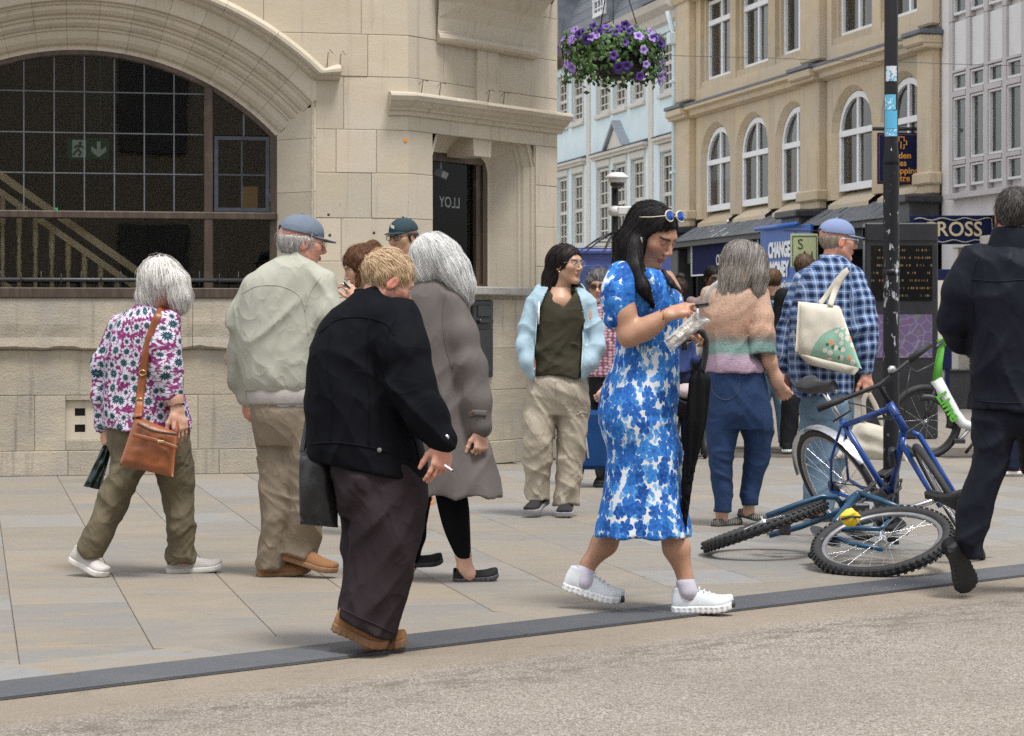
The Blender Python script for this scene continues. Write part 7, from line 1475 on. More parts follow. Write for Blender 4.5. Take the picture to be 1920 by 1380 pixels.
# -- woman in a striped knit jumper and jeans
def knit():
 t = NT('marl striped knit'); co = t.coord(); z = t.n('SeparateXYZ', Vector=co).node.outputs['Z']; n = t.noise(t.vmath('MULTIPLY', co, (60, 60, 260)), 1.0, 3, .8); n2 = t.noise(co, 7, 3); zz = t.math('ADD', t.math('ADD', z, t.math('MULTIPLY', t.math('SUBTRACT', n, .5), .05)), t.math('MULTIPLY', t.math('SUBTRACT', t.noise(t.vmath('MULTIPLY', co, (10, 10, 60)), 1.0, 2), .5), .06))
 c = t.ramp(t.math('SUBTRACT', zz, .90), [(.055, (.36, .25, .32)), (.085, (.33, .28, .33)), (.10, (.14, .25, .22)), (.145, (.19, .30, .27)), (.165, (.19, .20, .18)), (.19, (.27, .22, .18)), (.215, (.48, .29, .20)), (.5, (.52, .35, .26))])
 c = t.mix(t.ramp(n, [(.34, 1.0), (.46, 0.0)]), c, t.mix(1.0, c, (.42, .34, .36), 'MULTIPLY')); c = t.mix(t.ramp(n, [(.6, 0.0), (.75, .6)]), c, (.62, .55, .52))
 return t.bsdf(c, .95, t.bump(n, .6, .008))
f = Figure((255, 1100), 'long grey-haired woman in peach and green striped jumper and blue jeans', (1240, 380, 1.816))
f.core = [f.limb([(255, 350, 0, .09), (250, 500, 0, .1), (255, 660, 0, .1)])]; H = f.head(275, 205, 0, 62, 4, 0, .98, 'fair', neck=(262, 300, 0))
f.bare += [f.limb([(335, 340, -.05, .05), (350, 430, -.08, .05), (368, 540, -.08, .040), (395, 610, -.04, .034), (405, 625, -.03, .028)]), f.limb([(165, 340, .06, .045), (150, 460, .15, .035)]), f.limb([(205, 700, 0, .05), (205, 900, -.02, .03), (207, 1040, -.02, .036), (205, 1085, .0, .036)]), f.limb([(315, 760, 0, .05), (322, 850, .05, .03), (302, 1000, .07, .03), (296, 1055, .08, .036)])]
f.hand(f.w(402, 620, -.03), f.w(425, 655, .0), (.4, .8, -.2), -1, sc=.95, fore=f.w(390, 595, -.05), fore_r=.034, curls=[(.5, .8, .5)] * 4); f.build_body()
tr = f.rows([(262, 215, 310, .07), (285, 175, 335, .11), (320, 152, 350, .14), (370, 146, 345, .15), (420, 150, 322, .155), (470, 156, 306, .15), (520, 157, 316, .165), (555, 154, 348, .182), (576, 154, 352, .185)], 2.3); sA = f.limb([(328, 315, -.03, .068), (345, 390, -.09, .062), (346, 450, -.11, .068), (344, 508, -.12, .075)], .02); sA2 = cut_below(sA, f.w(345, 513, -.12)[2]); sB = f.limb([(172, 320, .05, .065), (160, 420, .12, .06), (165, 480, .18, .05)], .03)
jp = fuse([tr, sA2, sB], .009, lambda P: folds(71, .005, 5, 5)(P)); f.part('jumper', jp, knit(), .0085)
def denim(nm, c1, c2):
 t = NT(nm); co = t.coord(); n = t.noise(co, 4, 4, .6); fine = t.noise(t.vmath('MULTIPLY', co, (300, 300, 90)), 1.0, 3, .7); c = t.mix(t.ramp(n, [(.35, 0.0), (.65, 1.0)]), c1, c2); c = t.mix(t.ramp(fine, [(.4, 0.0), (.7, .4)]), c, tuple(min(1, x * 2 + .03) for x in c2)); return t.bsdf(c, .8, t.bump(fine, .2, .003), Specular_IOR_Level=.2)
M['denim'] = denim('indigo denim', (.009, .022, .062), (.014, .036, .095)); M['denim_pale'] = denim('washed denim', (.10, .165, .24), (.16, .24, .32))
pv = f.rows([(552, 160, 344, .155), (600, 153, 353, .165), (660, 150, 364, .17), (720, 150, 374, .165), (770, 152, 378, .14)], 2.3); la = f.rows([(740, 150, 275, .12, -.02), (840, 158, 250, .10, -.02), (920, 166, 243, .09, -.02), (1000, 178, 240, .08, -.02), (1048, 183, 234, .075, -.02)]); lb = f.rows([(740, 250, 378, .12, .02), (820, 282, 372, .105, .04), (880, 284, 360, .095, .05), (940, 276, 345, .085, .06), (1000, 271, 331, .08, .07), (1026, 274, 326, .075, .07)])
tz = fuse([pv, la, lb], .014, lambda P: folds(73, .004, 5, 5)(P) + folds(74, .004, 6, 12)(P) * (P[:, 2] < .55)); TR = f.part('jeans', tz, M['denim'], .0085); stitch = plain('jeans stitching', (.035, .055, .10), .7)
seam(f, 'back_pocket', tz, [(170, 582), (262, 584), (262, 640), (222, 672), (176, 645), (170, 582)], stitch, TR, .0025, 50); seam(f, 'side_seam', tz, [(335, 580), (350, 700), (352, 820)], stitch, TR, .002); seam(f, 'yoke_seam', tz, [(165, 575), (250, 578), (330, 590)], stitch, TR, .002)
def stripe():
 t = NT('striped pumps'); co = t.coord(); w = t.n('TexWave', Vector=co, Scale=28.0, Distortion=2.0); return t.bsdf(t.ramp(w, [(.4, (.02, .02, .02)), (.6, (.20, .18, .16))]), .6)
sp_ = stripe(); f.shoe((180, 1106), (268, 1094), sp_, M['rubber'], .042, .06, .012, -.06, .10, low=True); f.shoe((264, 1066), (350, 1088), sp_, M['rubber'], .042, .06, .012, .12, .02, low=True)
hc = lambda q: smax(ell((-.022, 0, .030), (.116, .100, .104))(q), -ell((.10, 0, -.03), (.08, .08, .085))(q), .012); ms = f.limb([(268, 200, -.02, .10), (250, 260, -.05, .085), (222, 310, -.07, .05), (185, 340, -.08, .018)], .03); ms2 = f.limb([(310, 190, -.02, .085), (320, 250, -.05, .07), (324, 300, -.07, .04), (326, 345, -.07, .012)], .03); ms3 = f.limb([(262, 280, -.08, .05), (258, 340, -.12, .016)], .02); fh = fuse([ms, ms2, ms3], .03); hf_ = lambda P: smin(f.hloc(H, hc)(P), fh(P), .03) + .005 * sn(P * np.array([22, 22, 4.]), 27)
f.hair(hf_, np.minimum(fh.lo, H['lo']), np.maximum(fh.hi, H['hi'] + .02), (.19, .165, .145), 4200, .26, jit=.14, var=.25, lift=.004, seed=25, tips=(.30, .22, .15), col2=(.34, .33, .32), flow=lambda p: np.array([-.25, -.2, 0]))
b = Held(f, 'shoulder_tote', (180, 340, -.1), 'white canvas bag strap over the shoulder of the striped jumper', 'bag'); sp = on_surface(f, jp, [(150, 345), (160, 315), (178, 290), (200, 275)], .006); strap(b, 'bag_strap', list(sp) + [f.w(212, 268, .05), f.w(200, 300, .16)], .045, cloth('white canvas', (.60, .57, .52), wr=.1)); slab_between(b, 'bag_body', [(120, 360, .18), (190, 360, .22), (195, 520, .24), (118, 520, .2)], .1, cloth('white canvas body', (.60, .57, .52), wr=.1))
# -- man in a blue plaid shirt and cap
def plaid():
 t = NT('blue plaid flannel'); v = t.attr('pc', 1); sp = t.n('SeparateXYZ', Vector=v); U, Vv = sp.node.outputs['X'], sp.node.outputs['Y']
 def bands(x):
  fr = t.math('FRACT', t.math('MULTIPLY', x, 19.0)); d = t.math('LESS_THAN', fr, .42); w = t.math('MULTIPLY', t.math('GREATER_THAN', fr, .66), t.math('LESS_THAN', fr, .76)); return d, w
 d1, w1 = bands(U); d2, w2 = bands(Vv); dark = t.math('MULTIPLY', t.math('ADD', d1, d2), .5)
 c = t.ramp(dark, [(.2, (.17, .27, .46)), (.5, (.055, .10, .22)), (.85, (.010, .014, .035))]); lw = t.math('MULTIPLY', t.math('ADD', w1, w2), .5); c = t.mix(lw, c, (.62, .66, .72)); co = t.coord(); n = t.noise(co, 300, 2); c = t.mix(t.ramp(n, [(.4, .25), (.6, 0.0)]), c, (.03, .04, .08))
 return t.bsdf(c, .9, t.bump(t.noise(co, 14, 3), .2, .02), Specular_IOR_Level=.2)
f = Figure((555, 1085), 'man in blue plaid shirt and pale blue cap with a canvas tote', (1240, 380, 1.816))
f.core = [f.limb([(590, 260, 0, .1), (570, 450, 0, .11), (560, 650, 0, .11)])]; H = f.head(602, 132, 0, 12, 2, 0, 1.02, 'pink', male=True, neck=(580, 225, 0), brow=(.3, .25, .2)); RWp = (697, 585, -.12)
f.bare += [f.limb([(665, 270, -.05, .04), (692, 420, -.1, .035), (*RWp, .03)]), f.limb([(480, 280, .05, .04), (430, 450, .08, .035), (430, 580, .03, .028)]), f.limb([(560, 700, 0, .07), (560, 900, 0, .05), (540, 1050, .0, .04)]), f.limb([(530, 700, .05, .06), (510, 830, .1, .04)])]
f.hand(f.w(*RWp), f.w(706, 650, -.13), (-.6, .7, 0), -1, sc=1.05, fore=f.w(690, 540, -.11), fore_r=.034, curls=[(.7, 1.1, .6)] * 4); f.hand(f.w(430, 580, .03), f.w(424, 630, .02), (.3, -.8, 0), 1, sc=1.0, curls=[(.5, .8, .5)] * 4); f.build_body()
tr = f.rows([(185, 545, 625, .075), (205, 515, 648, .105), (240, 478, 668, .13), (300, 456, 676, .15), (370, 446, 678, .16), (440, 440, 672, .165), (520, 436, 664, .165), (590, 438, 655, .165), (650, 442, 650, .17)], 2.3); sA = f.limb([(650, 255, -.04, .075), (676, 340, -.08, .074), (690, 430, -.105, .07), (694, 500, -.115, .062), (692, 562, -.12, .05)], .03); sB = f.limb([(490, 265, .04, .075), (455, 360, .08, .072), (432, 450, .09, .066), (424, 520, .07, .056), (428, 580, .04, .048)], .03)
sh = fuse([tr, sA, sB], .025, lambda P: folds(81, .007, 4, 4)(P) + folds(82, .004, 7, 6)(P))
def pc(V):
 aT, aA, aB = tr(V), sA(V), sB(V); out = np.zeros((len(V), 3)); cx = f.w(560, 0)[0]; out[:, 0] = (V[:, 0] - cx) + .35 * (V[:, 1] - f.base[1]); out[:, 1] = V[:, 2] + .02 * (V[:, 0] - cx)
 for aX, p0, p1 in ((aA, f.w(650, 255, -.04), f.w(692, 562, -.12)), (aB, f.w(490, 265, .04), f.w(428, 580, .04))):
  m_ = aX < aT; d = unit(p1 - p0); q_ = V[m_] - p0; al = q_ @ d; pe = q_ - al[:, None] * d; out[m_, 0] = pe[:, 0] + .5 * pe[:, 1]; out[m_, 1] = al
 return out
SH = f.part('shirt', sh, plaid(), .008, vec=pc); f.part('collar', minus(f.rows([(176, 540, 632, .075, .01), (200, 530, 640, .09), (214, 520, 646, .095, -.01)], top=.006), f.rows([(168, 552, 618, .064, .01), (205, 548, 622, .068), (222, 550, 620, .06)])), SH.data.materials[0], .006, parent=SH, vec=lambda V: np.stack([V[:, 0], V[:, 2], V[:, 1]], 1))
f.part('jeans', fuse([f.rows([(600, 455, 650, .14), (680, 490, 650, .14), (730, 500, 652, .12)]), f.rows([(680, 515, 652, .12), (760, 522, 652, .115), (840, 515, 640, .11), (920, 495, 615, .10), (1000, 484, 592, .095), (1055, 482, 580, .09)]), f.limb([(535, 680, .05, .10), (525, 770, .08, .09), (505, 830, .02, .075)])], .02, lambda P: folds(83, .006, 5, 6)(P)), M['denim_pale'], .009)
f.shoe((492, 800), (480, 895), cloth('white canvas shoe', (.55, .55, .54), wr=.1), plain('worn dark sole', (.05, .045, .04), .8), .05, .085, .03, -.05, .05); f.shoe((500, 1078), (600, 1070), cloth('white canvas shoe two', (.55, .55, .54), wr=.1), M['rubber'], .048, .085, .025, 0, .05)
hc = lambda q: smax(smax(ell((-.018, 0, .022), (.097, .082, .092))(q), -ell((.075, 0, -.03), (.10, .09, .09))(q), .008), np.maximum(-(q[:, 2] + .055), q[:, 2] - .03), .01); f.hair(f.hloc(H, hc), H['lo'], H['hi'], (.34, .27, .21), 900, .02, jit=.4, seed=29, lift=.001, width=.0007)
cap(f, H, cloth('periwinkle cotton', (.23, .28, .45), (.19, .24, .40), wr=.2), tilt=-.08, up=.004); glasses(f, H, plain('clear grey frame', (.35, .38, .4), .2), r=.0025)
def tote_print():
 t = NT('printed canvas'); co = t.coord(); sp = t.n('SeparateXYZ', Vector=co); X, Z = sp.node.outputs['X'], sp.node.outputs['Z']
 blob = t.math('ADD', t.math('POWER', t.math('DIVIDE', t.math('SUBTRACT', X, .115), .235), 2.0), t.math('POWER', t.math('DIVIDE', t.math('SUBTRACT', Z, .06), .20), 2.0)); n = t.noise(co, 9, 3); inb = t.ramp(t.math('ADD', blob, t.math('MULTIPLY', n, .5)), [(1.1, 1.0), (1.14, 0.0)]) if False else t.math('LESS_THAN', t.math('ADD', blob, t.math('MULTIPLY', n, .4)), 1.0)
 v = t.n('TexVoronoi', Vector=t.vmath('MULTIPLY', co, (1, .3, 1)), Scale=28.0); cc = t.n('SeparateColor', Color=v.node.outputs['Color']); g = t.mix(t.noise(co, 14, 3), (.16, .36, .26), (.30, .46, .36))
 fl = t.math('MULTIPLY', t.math('LESS_THAN', v, .46), t.math('LESS_THAN', t.math('ADD', blob, t.math('MULTIPLY', X, -2.6)), .55)); fc = t.ramp(cc, [(.3, (.60, .56, .48)), (.5, (.62, .28, .14)), (.7, (.62, .58, .5)), (.85, (.06, .14, .08))], 'CONSTANT')
 c = t.mix(inb, (.58, .54, .45), t.mix(fl, g, fc)); return t.bsdf(c, .9, t.bump(t.noise(co, 350, 2), .3, .003))
b = Held(f, 'canvas_tote', (565, 560, -.26), 'cream canvas tote with green floral print on the plaid shirt', 'tote bag'); canv = cloth('cream canvas', (.58, .54, .45), wr=.15)
slab_between(b, 'bag_body', [(466, 336, -.22), (608, 352, -.25), (682, 566, -.27), (456, 512, -.24)], .09, tote_print(), n=20, seed=14, wr=.006); slab_between(b, 'bag_base', [(456, 506, -.235), (682, 560, -.265), (655, 588, -.255), (500, 552, -.235)], .085, canv, n=10, wr=.002)
sp = on_surface(f, sh, [(592, 300), (610, 262), (632, 232)], .008); strap(b, 'bag_strap', [b.w(575, 350, -.27)] + list(sp) + [f.w(648, 222, -.03), f.w(652, 240, .06)], .035, canv, n=28); sp = on_surface(f, sh, [(560, 320), (596, 268), (625, 235)], .005); strap(b, 'bag_strap', [b.w(540, 345, -.2)] + list(sp) + [f.w(642, 222, -.0)], .03, canv, n=24)
b = Held(f, 'paper_carrier', (760, 900, -.12), 'cream cotton carrier bag held low by the plaid-shirted man', 'bag'); slab_between(b, 'bag_body', [(668, 740, -.13), (830, 780, -.1), (838, 880, -.1), (590, 870, -.13)], .12, canv, n=16, seed=19, wr=.012); strap(b, 'bag_handle', [b.w(690, 745, -.15), b.w(688, 680, -.16), b.w(700, 648, -.16)], .03, canv); strap(b, 'bag_handle', [b.w(760, 770, -.12), b.w(728, 690, -.14), b.w(706, 650, -.15)], .03, canv)
# -- man in a navy jacket
f = Figure((1050, 1332), 'man in dark navy jacket and trousers striding away past the bicycles', (1240, 380, 1.816))
f.core = [f.limb([(1190, 220, 0, .1), (1190, 450, 0, .11), (1195, 680, 0, .11)])]; H = f.head(1207, 42, 0, 72, -2, 0, 1.03, 'pink', male=True, neck=(1195, 135, 0)); f.bare += [f.limb([(1050, 240, .02, .04), (1010, 420, .06, .035), (1070, 490, .2, .03)]), f.limb([(1330, 240, 0, .04), (1370, 430, .05, .035), (1350, 560, .1, .03)]), f.limb([(1130, 720, 0, .06), (1110, 950, 0, .045), (1045, 1170, -.05, .035)]), f.limb([(1270, 720, 0, .06), (1310, 1000, .15, .045), (1320, 1260, .25, .035)])]
f.hand(f.w(1072, 490, .2), f.w(1120, 490, .24), (0, 0, -1), 1, curls=[(.6, .9, .5)] * 4); f.hand(f.w(1350, 560, .1), f.w(1350, 620, .12), (-1, 0, 0), 1, curls=[(.6, .9, .5)] * 4); f.build_body()
tr = f.rows([(150, 1120, 1275, .11), (172, 1075, 1310, .13), (205, 1048, 1330, .15), (300, 1046, 1336, .17), (420, 1052, 1335, .175), (520, 1056, 1336, .175), (620, 1058, 1338, .175), (697, 1053, 1342, .175)], 2.4); sA = f.limb([(1075, 205, .0, .085), (1035, 300, .02, .088), (1012, 400, .05, .082), (1030, 455, .12, .07), (1072, 490, .2, .055)], .04); sB = f.limb([(1310, 205, .0, .085), (1350, 320, .02, .085), (1372, 430, .05, .078), (1352, 555, .1, .058)], .04)
nvy = cloth('navy shell fabric', (.006, .0075, .0145), (.008, .0095, .018), .6, 900, .08, .4, 8, spec=.15); jk = fuse([tr, sA, sB], .03, lambda P: folds(91, .008, 4, 3)(P) + folds(92, .005, 7, 6)(P)); JK = f.part('jacket', jk, nvy, .0085)
f.part('collar', minus(f.rows([(82, 1130, 1262, .09, .0), (110, 1122, 1270, .10), (165, 1105, 1290, .11)], top=.012), f.rows([(70, 1150, 1240, .07, .0), (120, 1150, 1240, .07), (150, 1160, 1230, .06)])), nvy, .007, parent=JK); seam(f, 'yoke_seam', jk, [(1056, 262), (1150, 268), (1235, 262), (1300, 268)], nvy, JK, .003); seam(f, 'arm_seam', jk, [(1075, 190), (1058, 280), (1062, 380), (1058, 470)], nvy, JK, .003); seam(f, 'hem_seam', jk, [(1060, 672), (1180, 682), (1330, 678)], nvy, JK, .003)
f.part('trousers', fuse([f.rows([(680, 1060, 1335, .15), (740, 1060, 1330, .15), (790, 1070, 1320, .12)], 2.3), f.rows([(740, 1060, 1215, .12, -.02), (800, 1064, 1195, .115, -.03), (860, 1060, 1172, .11, -.04), (940, 1036, 1152, .10, -.05), (1020, 1016, 1132, .095, -.06), (1100, 1006, 1108, .09, -.07), (1160, 1004, 1086, .085, -.08), (1200, 1038, 1082, .07, -.08)]), f.rows([(740, 1190, 1335, .12, .04), (900, 1235, 1350, .11, .1), (1080, 1270, 1365, .10, .16), (1250, 1280, 1365, .09, .2)])], .025, lambda P: folds(93, .007, 5, 5)(P) + folds(94, .006, 6, 12)(P) * (P[:, 2] < .6)), nvy, .0085)
f.shoe((1010, 1170), (1052, 1330), cloth('black trainer', (.014, .014, .015), wr=.1), M['rubber'], .052, .10, .03, -.12, -.02, roll=-.9, chunky=.003); f.shoe((1290, 1268), (1390, 1258), bk, M['rubber'], .05, .1, .03, .2, .35)
hc = lambda q: smax(smax(ell((-.016, 0, .026), (.101, .083, .094))(q), -ell((.095, 0, -.03), (.085, .10, .085))(q), .01), -(q[:, 2] + .06), .012); f.hair(f.hloc(H, hc), H['lo'], H['hi'], (.035, .030, .028), 2200, .035, jit=.4, seed=31, lift=.003, col2=(.13, .12, .115), width=.0007)
# -- people further up the street
def bystander(x, top, foot, yaw, skin, hair, shirt, legs, shoe_m, label, bun=False, male=False, wide=1.0, glass=False, long_=False, stride=.03, sleeve=None, pitch=4):
 h = foot - top; g = Figure((x, foot), label, group=None); Y = lambda t: top + h * t; hw = h * wide; fx = math.cos(math.radians(yaw)); tw = .55 + .45 * abs(math.sin(math.radians(yaw)))
 g.core = [g.limb([(x, Y(.25), 0, .08), (x, Y(.5), 0, .09)])]; H_ = g.head(x + fx * .01 * h, Y(.068), 0, yaw, pitch, 0, h * g.m * .128 / .225 * 1.0, skin, male=male, neck=(x, Y(.16), 0.0)); g.build_body(h=.016, hh=.0075)
 T = g.part('top', fuse([g.rows([(Y(.148), x - .035 * hw, x + .035 * hw, .07), (Y(.17), x - .085 * hw * tw, x + .085 * hw * tw, .10), (Y(.21), x - .12 * hw * tw, x + .12 * hw * tw, .13), (Y(.32), x - .115 * hw * tw, x + .115 * hw * tw, .14), (Y(.42), x - .10 * hw * tw, x + .10 * hw * tw, .13), (Y(.52), x - .108 * hw * tw, x + .108 * hw * tw, .14)]), g.limb([(x - .125 * hw * tw, Y(.20), 0, .055), (x - .15 * hw * tw, Y(.34), .03, .05), (x - .13 * hw * tw, Y(.45), -.06, .045)]), g.limb([(x + .125 * hw * tw, Y(.20), 0, .055), (x + .15 * hw * tw, Y(.34), .03, .05), (x + .13 * hw * tw, Y(.45), -.06, .045)])], .02, folds(int(x), .005)), shirt, .014)
 g.part('trousers', fuse([g.rows([(Y(.50), x - .10 * hw * tw, x + .10 * hw * tw, .12), (Y(.58), x - .105 * hw * tw, x + .105 * hw * tw, .12)]), g.rows([(Y(.55), x - .105 * hw * tw, x + .005 * hw, .09), (Y(.97), x - (.03 + stride) * hw - .05 * h, x - stride * hw, .07)]), g.rows([(Y(.55), x - .005 * hw, x + .105 * hw * tw, .09), (Y(.97), x + stride * hw, x + (.03 + stride) * hw + .05 * h, .07)])], .02, folds(int(x) + 5, .005)), legs, .014)
 dx, dy = fx * .06 * h, -math.sin(math.radians(yaw)) * .015 * h
 for e in (-1, 1): cx_ = x + e * (stride + .03) * hw; g.shoe((cx_ - dx, Y(.99) + dy * -.4), (cx_ + dx, Y(.99) + dy * .4), shoe_m, M['white_paint'], .046, .085, .025, -.1 * math.sin(math.radians(yaw)), .1 * math.sin(math.radians(yaw)))
 hc = lambda q: smax(smax(ell((-.018, 0, .034), (.106, .089, .097))(q), -ell((.10, 0, -.04), (.085, .09, .085))(q), .01), -(q[:, 2] + (.06 if not long_ else .11)), .012); fh = g.hloc(H_, hc)
 if bun: bn_ = g.hloc(H_, ell((-.06, 0, .135), (.04, .04, .035))); f0 = fh; fh = lambda P: smin(f0(P), bn_(P), .01)
 g.hair(fh, H_['lo'], H_['hi'] + .05, hair, 900, .06, jit=.3, seed=int(x), width=.0018, avoid=g.face_zone(H_, .06, .04), h=.008)
 if glass: glasses(g, H_, M['iron'], M['iron'], r=.004, w=.026, hgt=.02)
 return g, T
blkc = cloth('black cotton', (.012, .012, .013)); wht = cloth('white canvas trainer', (.5, .5, .5), wr=.1); dk = cloth('dark trousers', (.014, .014, .017)); dnv = cloth('dark navy wool', (.012, .016, .04))
bystander(1337, 500, 832, -75, 'brown', (.012, .01, .01), cloth('mauve top', (.30, .22, .22)), dk, wht, 'dark-haired person in sunglasses partly hidden by the striped jumper', glass=True)
bystander(1270, 522, 858, 150, 'fair', (.045, .03, .025), cloth('slate blue denim', (.035, .055, .16)), dnv, wht, 'woman with hair in a bun and slate blue top behind the umbrella', bun=True)
g, T = bystander(1448, 505, 843, 88, 'fair', (.12, .07, .035), blkc, M['denim_pale'], cloth('tan boot', (.25, .15, .08)), 'man in black t-shirt with blue back print and washed jeans', male=True, wide=1.12)
def backprint():
 t = NT('blue back print'); co = t.coord(); n = t.noise(co, 14, 4, .6, .8); return t.bsdf(t.ramp(n, [(.42, (.015, .07, .16)), (.5, (.05, .22, .42)), (.56, (.35, .55, .68)), (.6, (.03, .12, .25))]), .8)
pts = []
bp = g.rows([(566, 1425, 1472, .14), (612, 1425, 1470, .145)], 2.3, top=.003); bp2 = lambda P: np.maximum(bp(P) - .012, P[:, 1] - g.base[1] + .06); g.part('back_print', bp2, backprint(), .012, bounds=(bp.lo, bp.hi))
bystander(1508, 478, 850, 70, 'fair', (.10, .065, .04), blkc, dk, cloth('black canvas shoe', (.015, .015, .016)), 'person in black top and trousers half hidden by the plaid shirt', stride=.05, wide=.95)
bystander(1813, 545, 752, -100, 'fair', (.05, .035, .025), blkc, M['denim'], wht, 'person in black top and blue jeans standing by the passage')
bystander(1938, 505, 893, 10, 'fair', (.10, .06, .04), dnv, dnv, cloth('red brown leather shoe', (.26, .06, .03), wr=.1), 'person in navy with red-brown shoes beyond the navy jacket', stride=.07)
# -- things in the hands of the woman in the floral dress
f = WD
b = Held(f, 'phone', (618, 388, -.25), 'black phone in the hands of the woman in the floral dress', 'phone'); slab_between(b, 'phone_body', [(596, 380, -.27), (640, 374, -.26), (644, 382, -.20), (606, 392, -.20)], .012, plain('black phone', (.012, .012, .014), .2), n=6, wr=0); slab_between(b, 'screen', [(599, 379, -.265), (638, 374.5, -.255), (641, 380, -.205), (608, 388, -.205)], .009, plain('phone glass', (.02, .022, .026), .05), n=5, wr=0)
def film():
 t = NT('clear wrapper'); co = t.coord(); n = t.noise(co, 40, 4); nm = t.bump(n, .8, .02); tr = t.n('BsdfTransparent', Color=(.9, .9, .9)); gl = t.n('BsdfPrincipled', Base_Color=(.75, .76, .76), Roughness=.2, Normal=nm); mx = t.n('MixShader', Fac=t.ramp(n, [(.3, .25), (.7, .75)])); t.t.links.new(tr, mx.node.inputs[1]); t.t.links.new(gl, mx.node.inputs[2]); t.t.links.new(mx, t.out.inputs[0]); return t.m
b = Held(f, 'wrapped_snack', (570, 470, -.27), 'clear plastic wrapped sandwich held under the phone', 'food packet'); slab_between(b, 'wrapper', [(598, 402, -.22), (644, 428, -.22), (522, 528, -.24), (500, 492, -.24)], .05, film(), n=16, seed=5, wr=.01); slab_between(b, 'bread', [(588, 418, -.22), (626, 432, -.22), (530, 512, -.24), (514, 494, -.24)], .03, plain('bread', (.48, .36, .2), .8, .4, 30), n=8)
b = Held(f, 'folded_umbrella', (556, 1124, -.10), 'black folded umbrella with curved handle hanging beside the floral dress', 'umbrella'); ub = cloth('black umbrella nylon', (.008, .008, .009), rough=.7, spec=.1)
ur = b.rows([(588, 596, 626, .03, -.14), (610, 582, 642, .045, -.14), (660, 578, 638, .05, -.14), (740, 570, 629, .045, -.14), (820, 566, 611, .035, -.13), (900, 560, 593, .027, -.12), (1000, 556, 577, .018, -.11), (1085, 553, 565, .012, -.10)]); axp = lambda P: np.interp(P[:, 2], [b.w(0, 1085)[2], b.w(0, 610)[2]], [b.w(559, 0, -.1)[0], b.w(611, 0, -.14)[0]])
b.part('canopy', fuse([ur], .01, lambda P: .006 * np.sin(np.arctan2(P[:, 1] - b.w(0, 0, -.13)[1], P[:, 0] - axp(P)) * 7 + P[:, 2] * 9)), ub, .006)
tubes(b, 'handle', [[b.w(x, y, -.14) for x, y in ((566, 520), (562, 496), (572, 470), (596, 456), (622, 466), (633, 492), (630, 530), (622, 570), (616, 596))]], .0125, plain('black handle', (.014, .014, .015), .3)); tubes(b, 'shaft', [[b.w(616, 590, -.14), b.w(560, 1080, -.1), b.w(555, 1124, -.10)]], .006, M['iron'])
# -- bicycles
def place_wheel(parent, C, U, V, R, tyre_r, name='wheel', knob=False, rim_mat=None, spokes=28, off=(0, 0, 0), tyre_mat=None):
 C, U, V = np.array(C, float), unit(U), None if V is None else np.array(V, float); V = unit(V - (V @ U) * U); N = np.cross(U, V); o = np.array(off)
 pt = lambda r, a, n=0: C + (U * math.cos(a) + V * math.sin(a)) * r + N * n; q = MB(); K = 56
 q.tube([pt(R - tyre_r, 2 * math.pi * k / K) for k in range(K)], tyre_r, 8, True); w = q.obj(name, tyre_mat or M['rubber'], parent, o)
 if knob:
  q = MB()
  for k in range(60):
   for s_ in (-1, 0, 1):
    a = 2 * math.pi * (k + .5 * (s_ == 0)) / 60; p = pt(R - tyre_r + (tyre_r if s_ == 0 else tyre_r * .72), a, s_ * tyre_r * .72); d = U * math.cos(a) + V * math.sin(a); tng = -U * math.sin(a) + V * math.cos(a); nn = unit(d + N * s_ * .9); bt = np.cross(nn, tng)
    v = [p + tng * x * .0075 + bt * y * .006 + nn * z for z in (-.002, .006) for x, y in ((-1, -1), (1, -1), (1, 1), (-1, 1))]; q.add(v, [(4, 5, 6, 7), (0, 1, 5, 4), (1, 2, 6, 5), (2, 3, 7, 6), (3, 0, 4, 7)])
  o_ = q.obj('tread', M['rubber'], w, o); o_['kind'] = 'stuff'
 q = MB(); rr = R - 2 * tyre_r - .002
 for k in range(K): pass
 prof = [(rr + .006, -.010), (rr - .010, -.011), (rr - .016, 0), (rr - .010, .011), (rr + .006, .010)]; v = []; fcs = []
 for k in range(K):
  for r_, n_ in prof: v.append(pt(r_, 2 * math.pi * k / K, n_))
 for k in range(K):
  for j in range(4): a_, b_ = k * 5 + j, ((k + 1) % K) * 5 + j; fcs.append((a_, a_ + 1, b_ + 1, b_))
 q.add(v, fcs, True); q.obj('rim', rim_mat or M['dull_rim'], w, o)
 for k in range(spokes):
  a = 2 * math.pi * k / spokes; s_ = 1 if k % 2 else -1; q = MB(); q.tube([pt(.022, a + (.9 if k % 4 < 2 else -.9), s_ * .028), pt(rr - .01, a, 0)], .0014, 4, caps=False); q.obj('spoke', M['steel'], w, o)
 q = MB(); q.tube([C - N * .05, C - N * .035, C - N * .03, C + N * .03, C + N * .035, C + N * .05], [.006, .006, .024, .024, .006, .006], 10); q.obj('hub', M['steel'], w, o)
 return w
M['dull_rim'] = plain('dull alloy', (.25, .25, .26), .4, .15, 30, Metallic=.6)
bluep = plain('blue bicycle paint', (.009, .05, .23), .3, .1, 20); teal = plain('dark teal bicycle paint', (.010, .055, .11), .3, .2, 25); chrome = M['steel']
bike = empty('leaning_bicycle', (1.95, 13.2, 0), 0, 'blue bicycle leaning against the black pole', 'bicycle'); bike.rotation_mode = 'XYZ'
bike.matrix_world = Matrix.Translation((1.89, 13.2, 0)) @ Matrix.Rotation(math.radians(-63.7), 4, 'Z') @ Matrix.Rotation(math.radians(27), 4, 'X')
RB = .335; place_wheel(bike, (0, 0, RB), (1, 0, 0), (0, 0, 1), RB, .019)
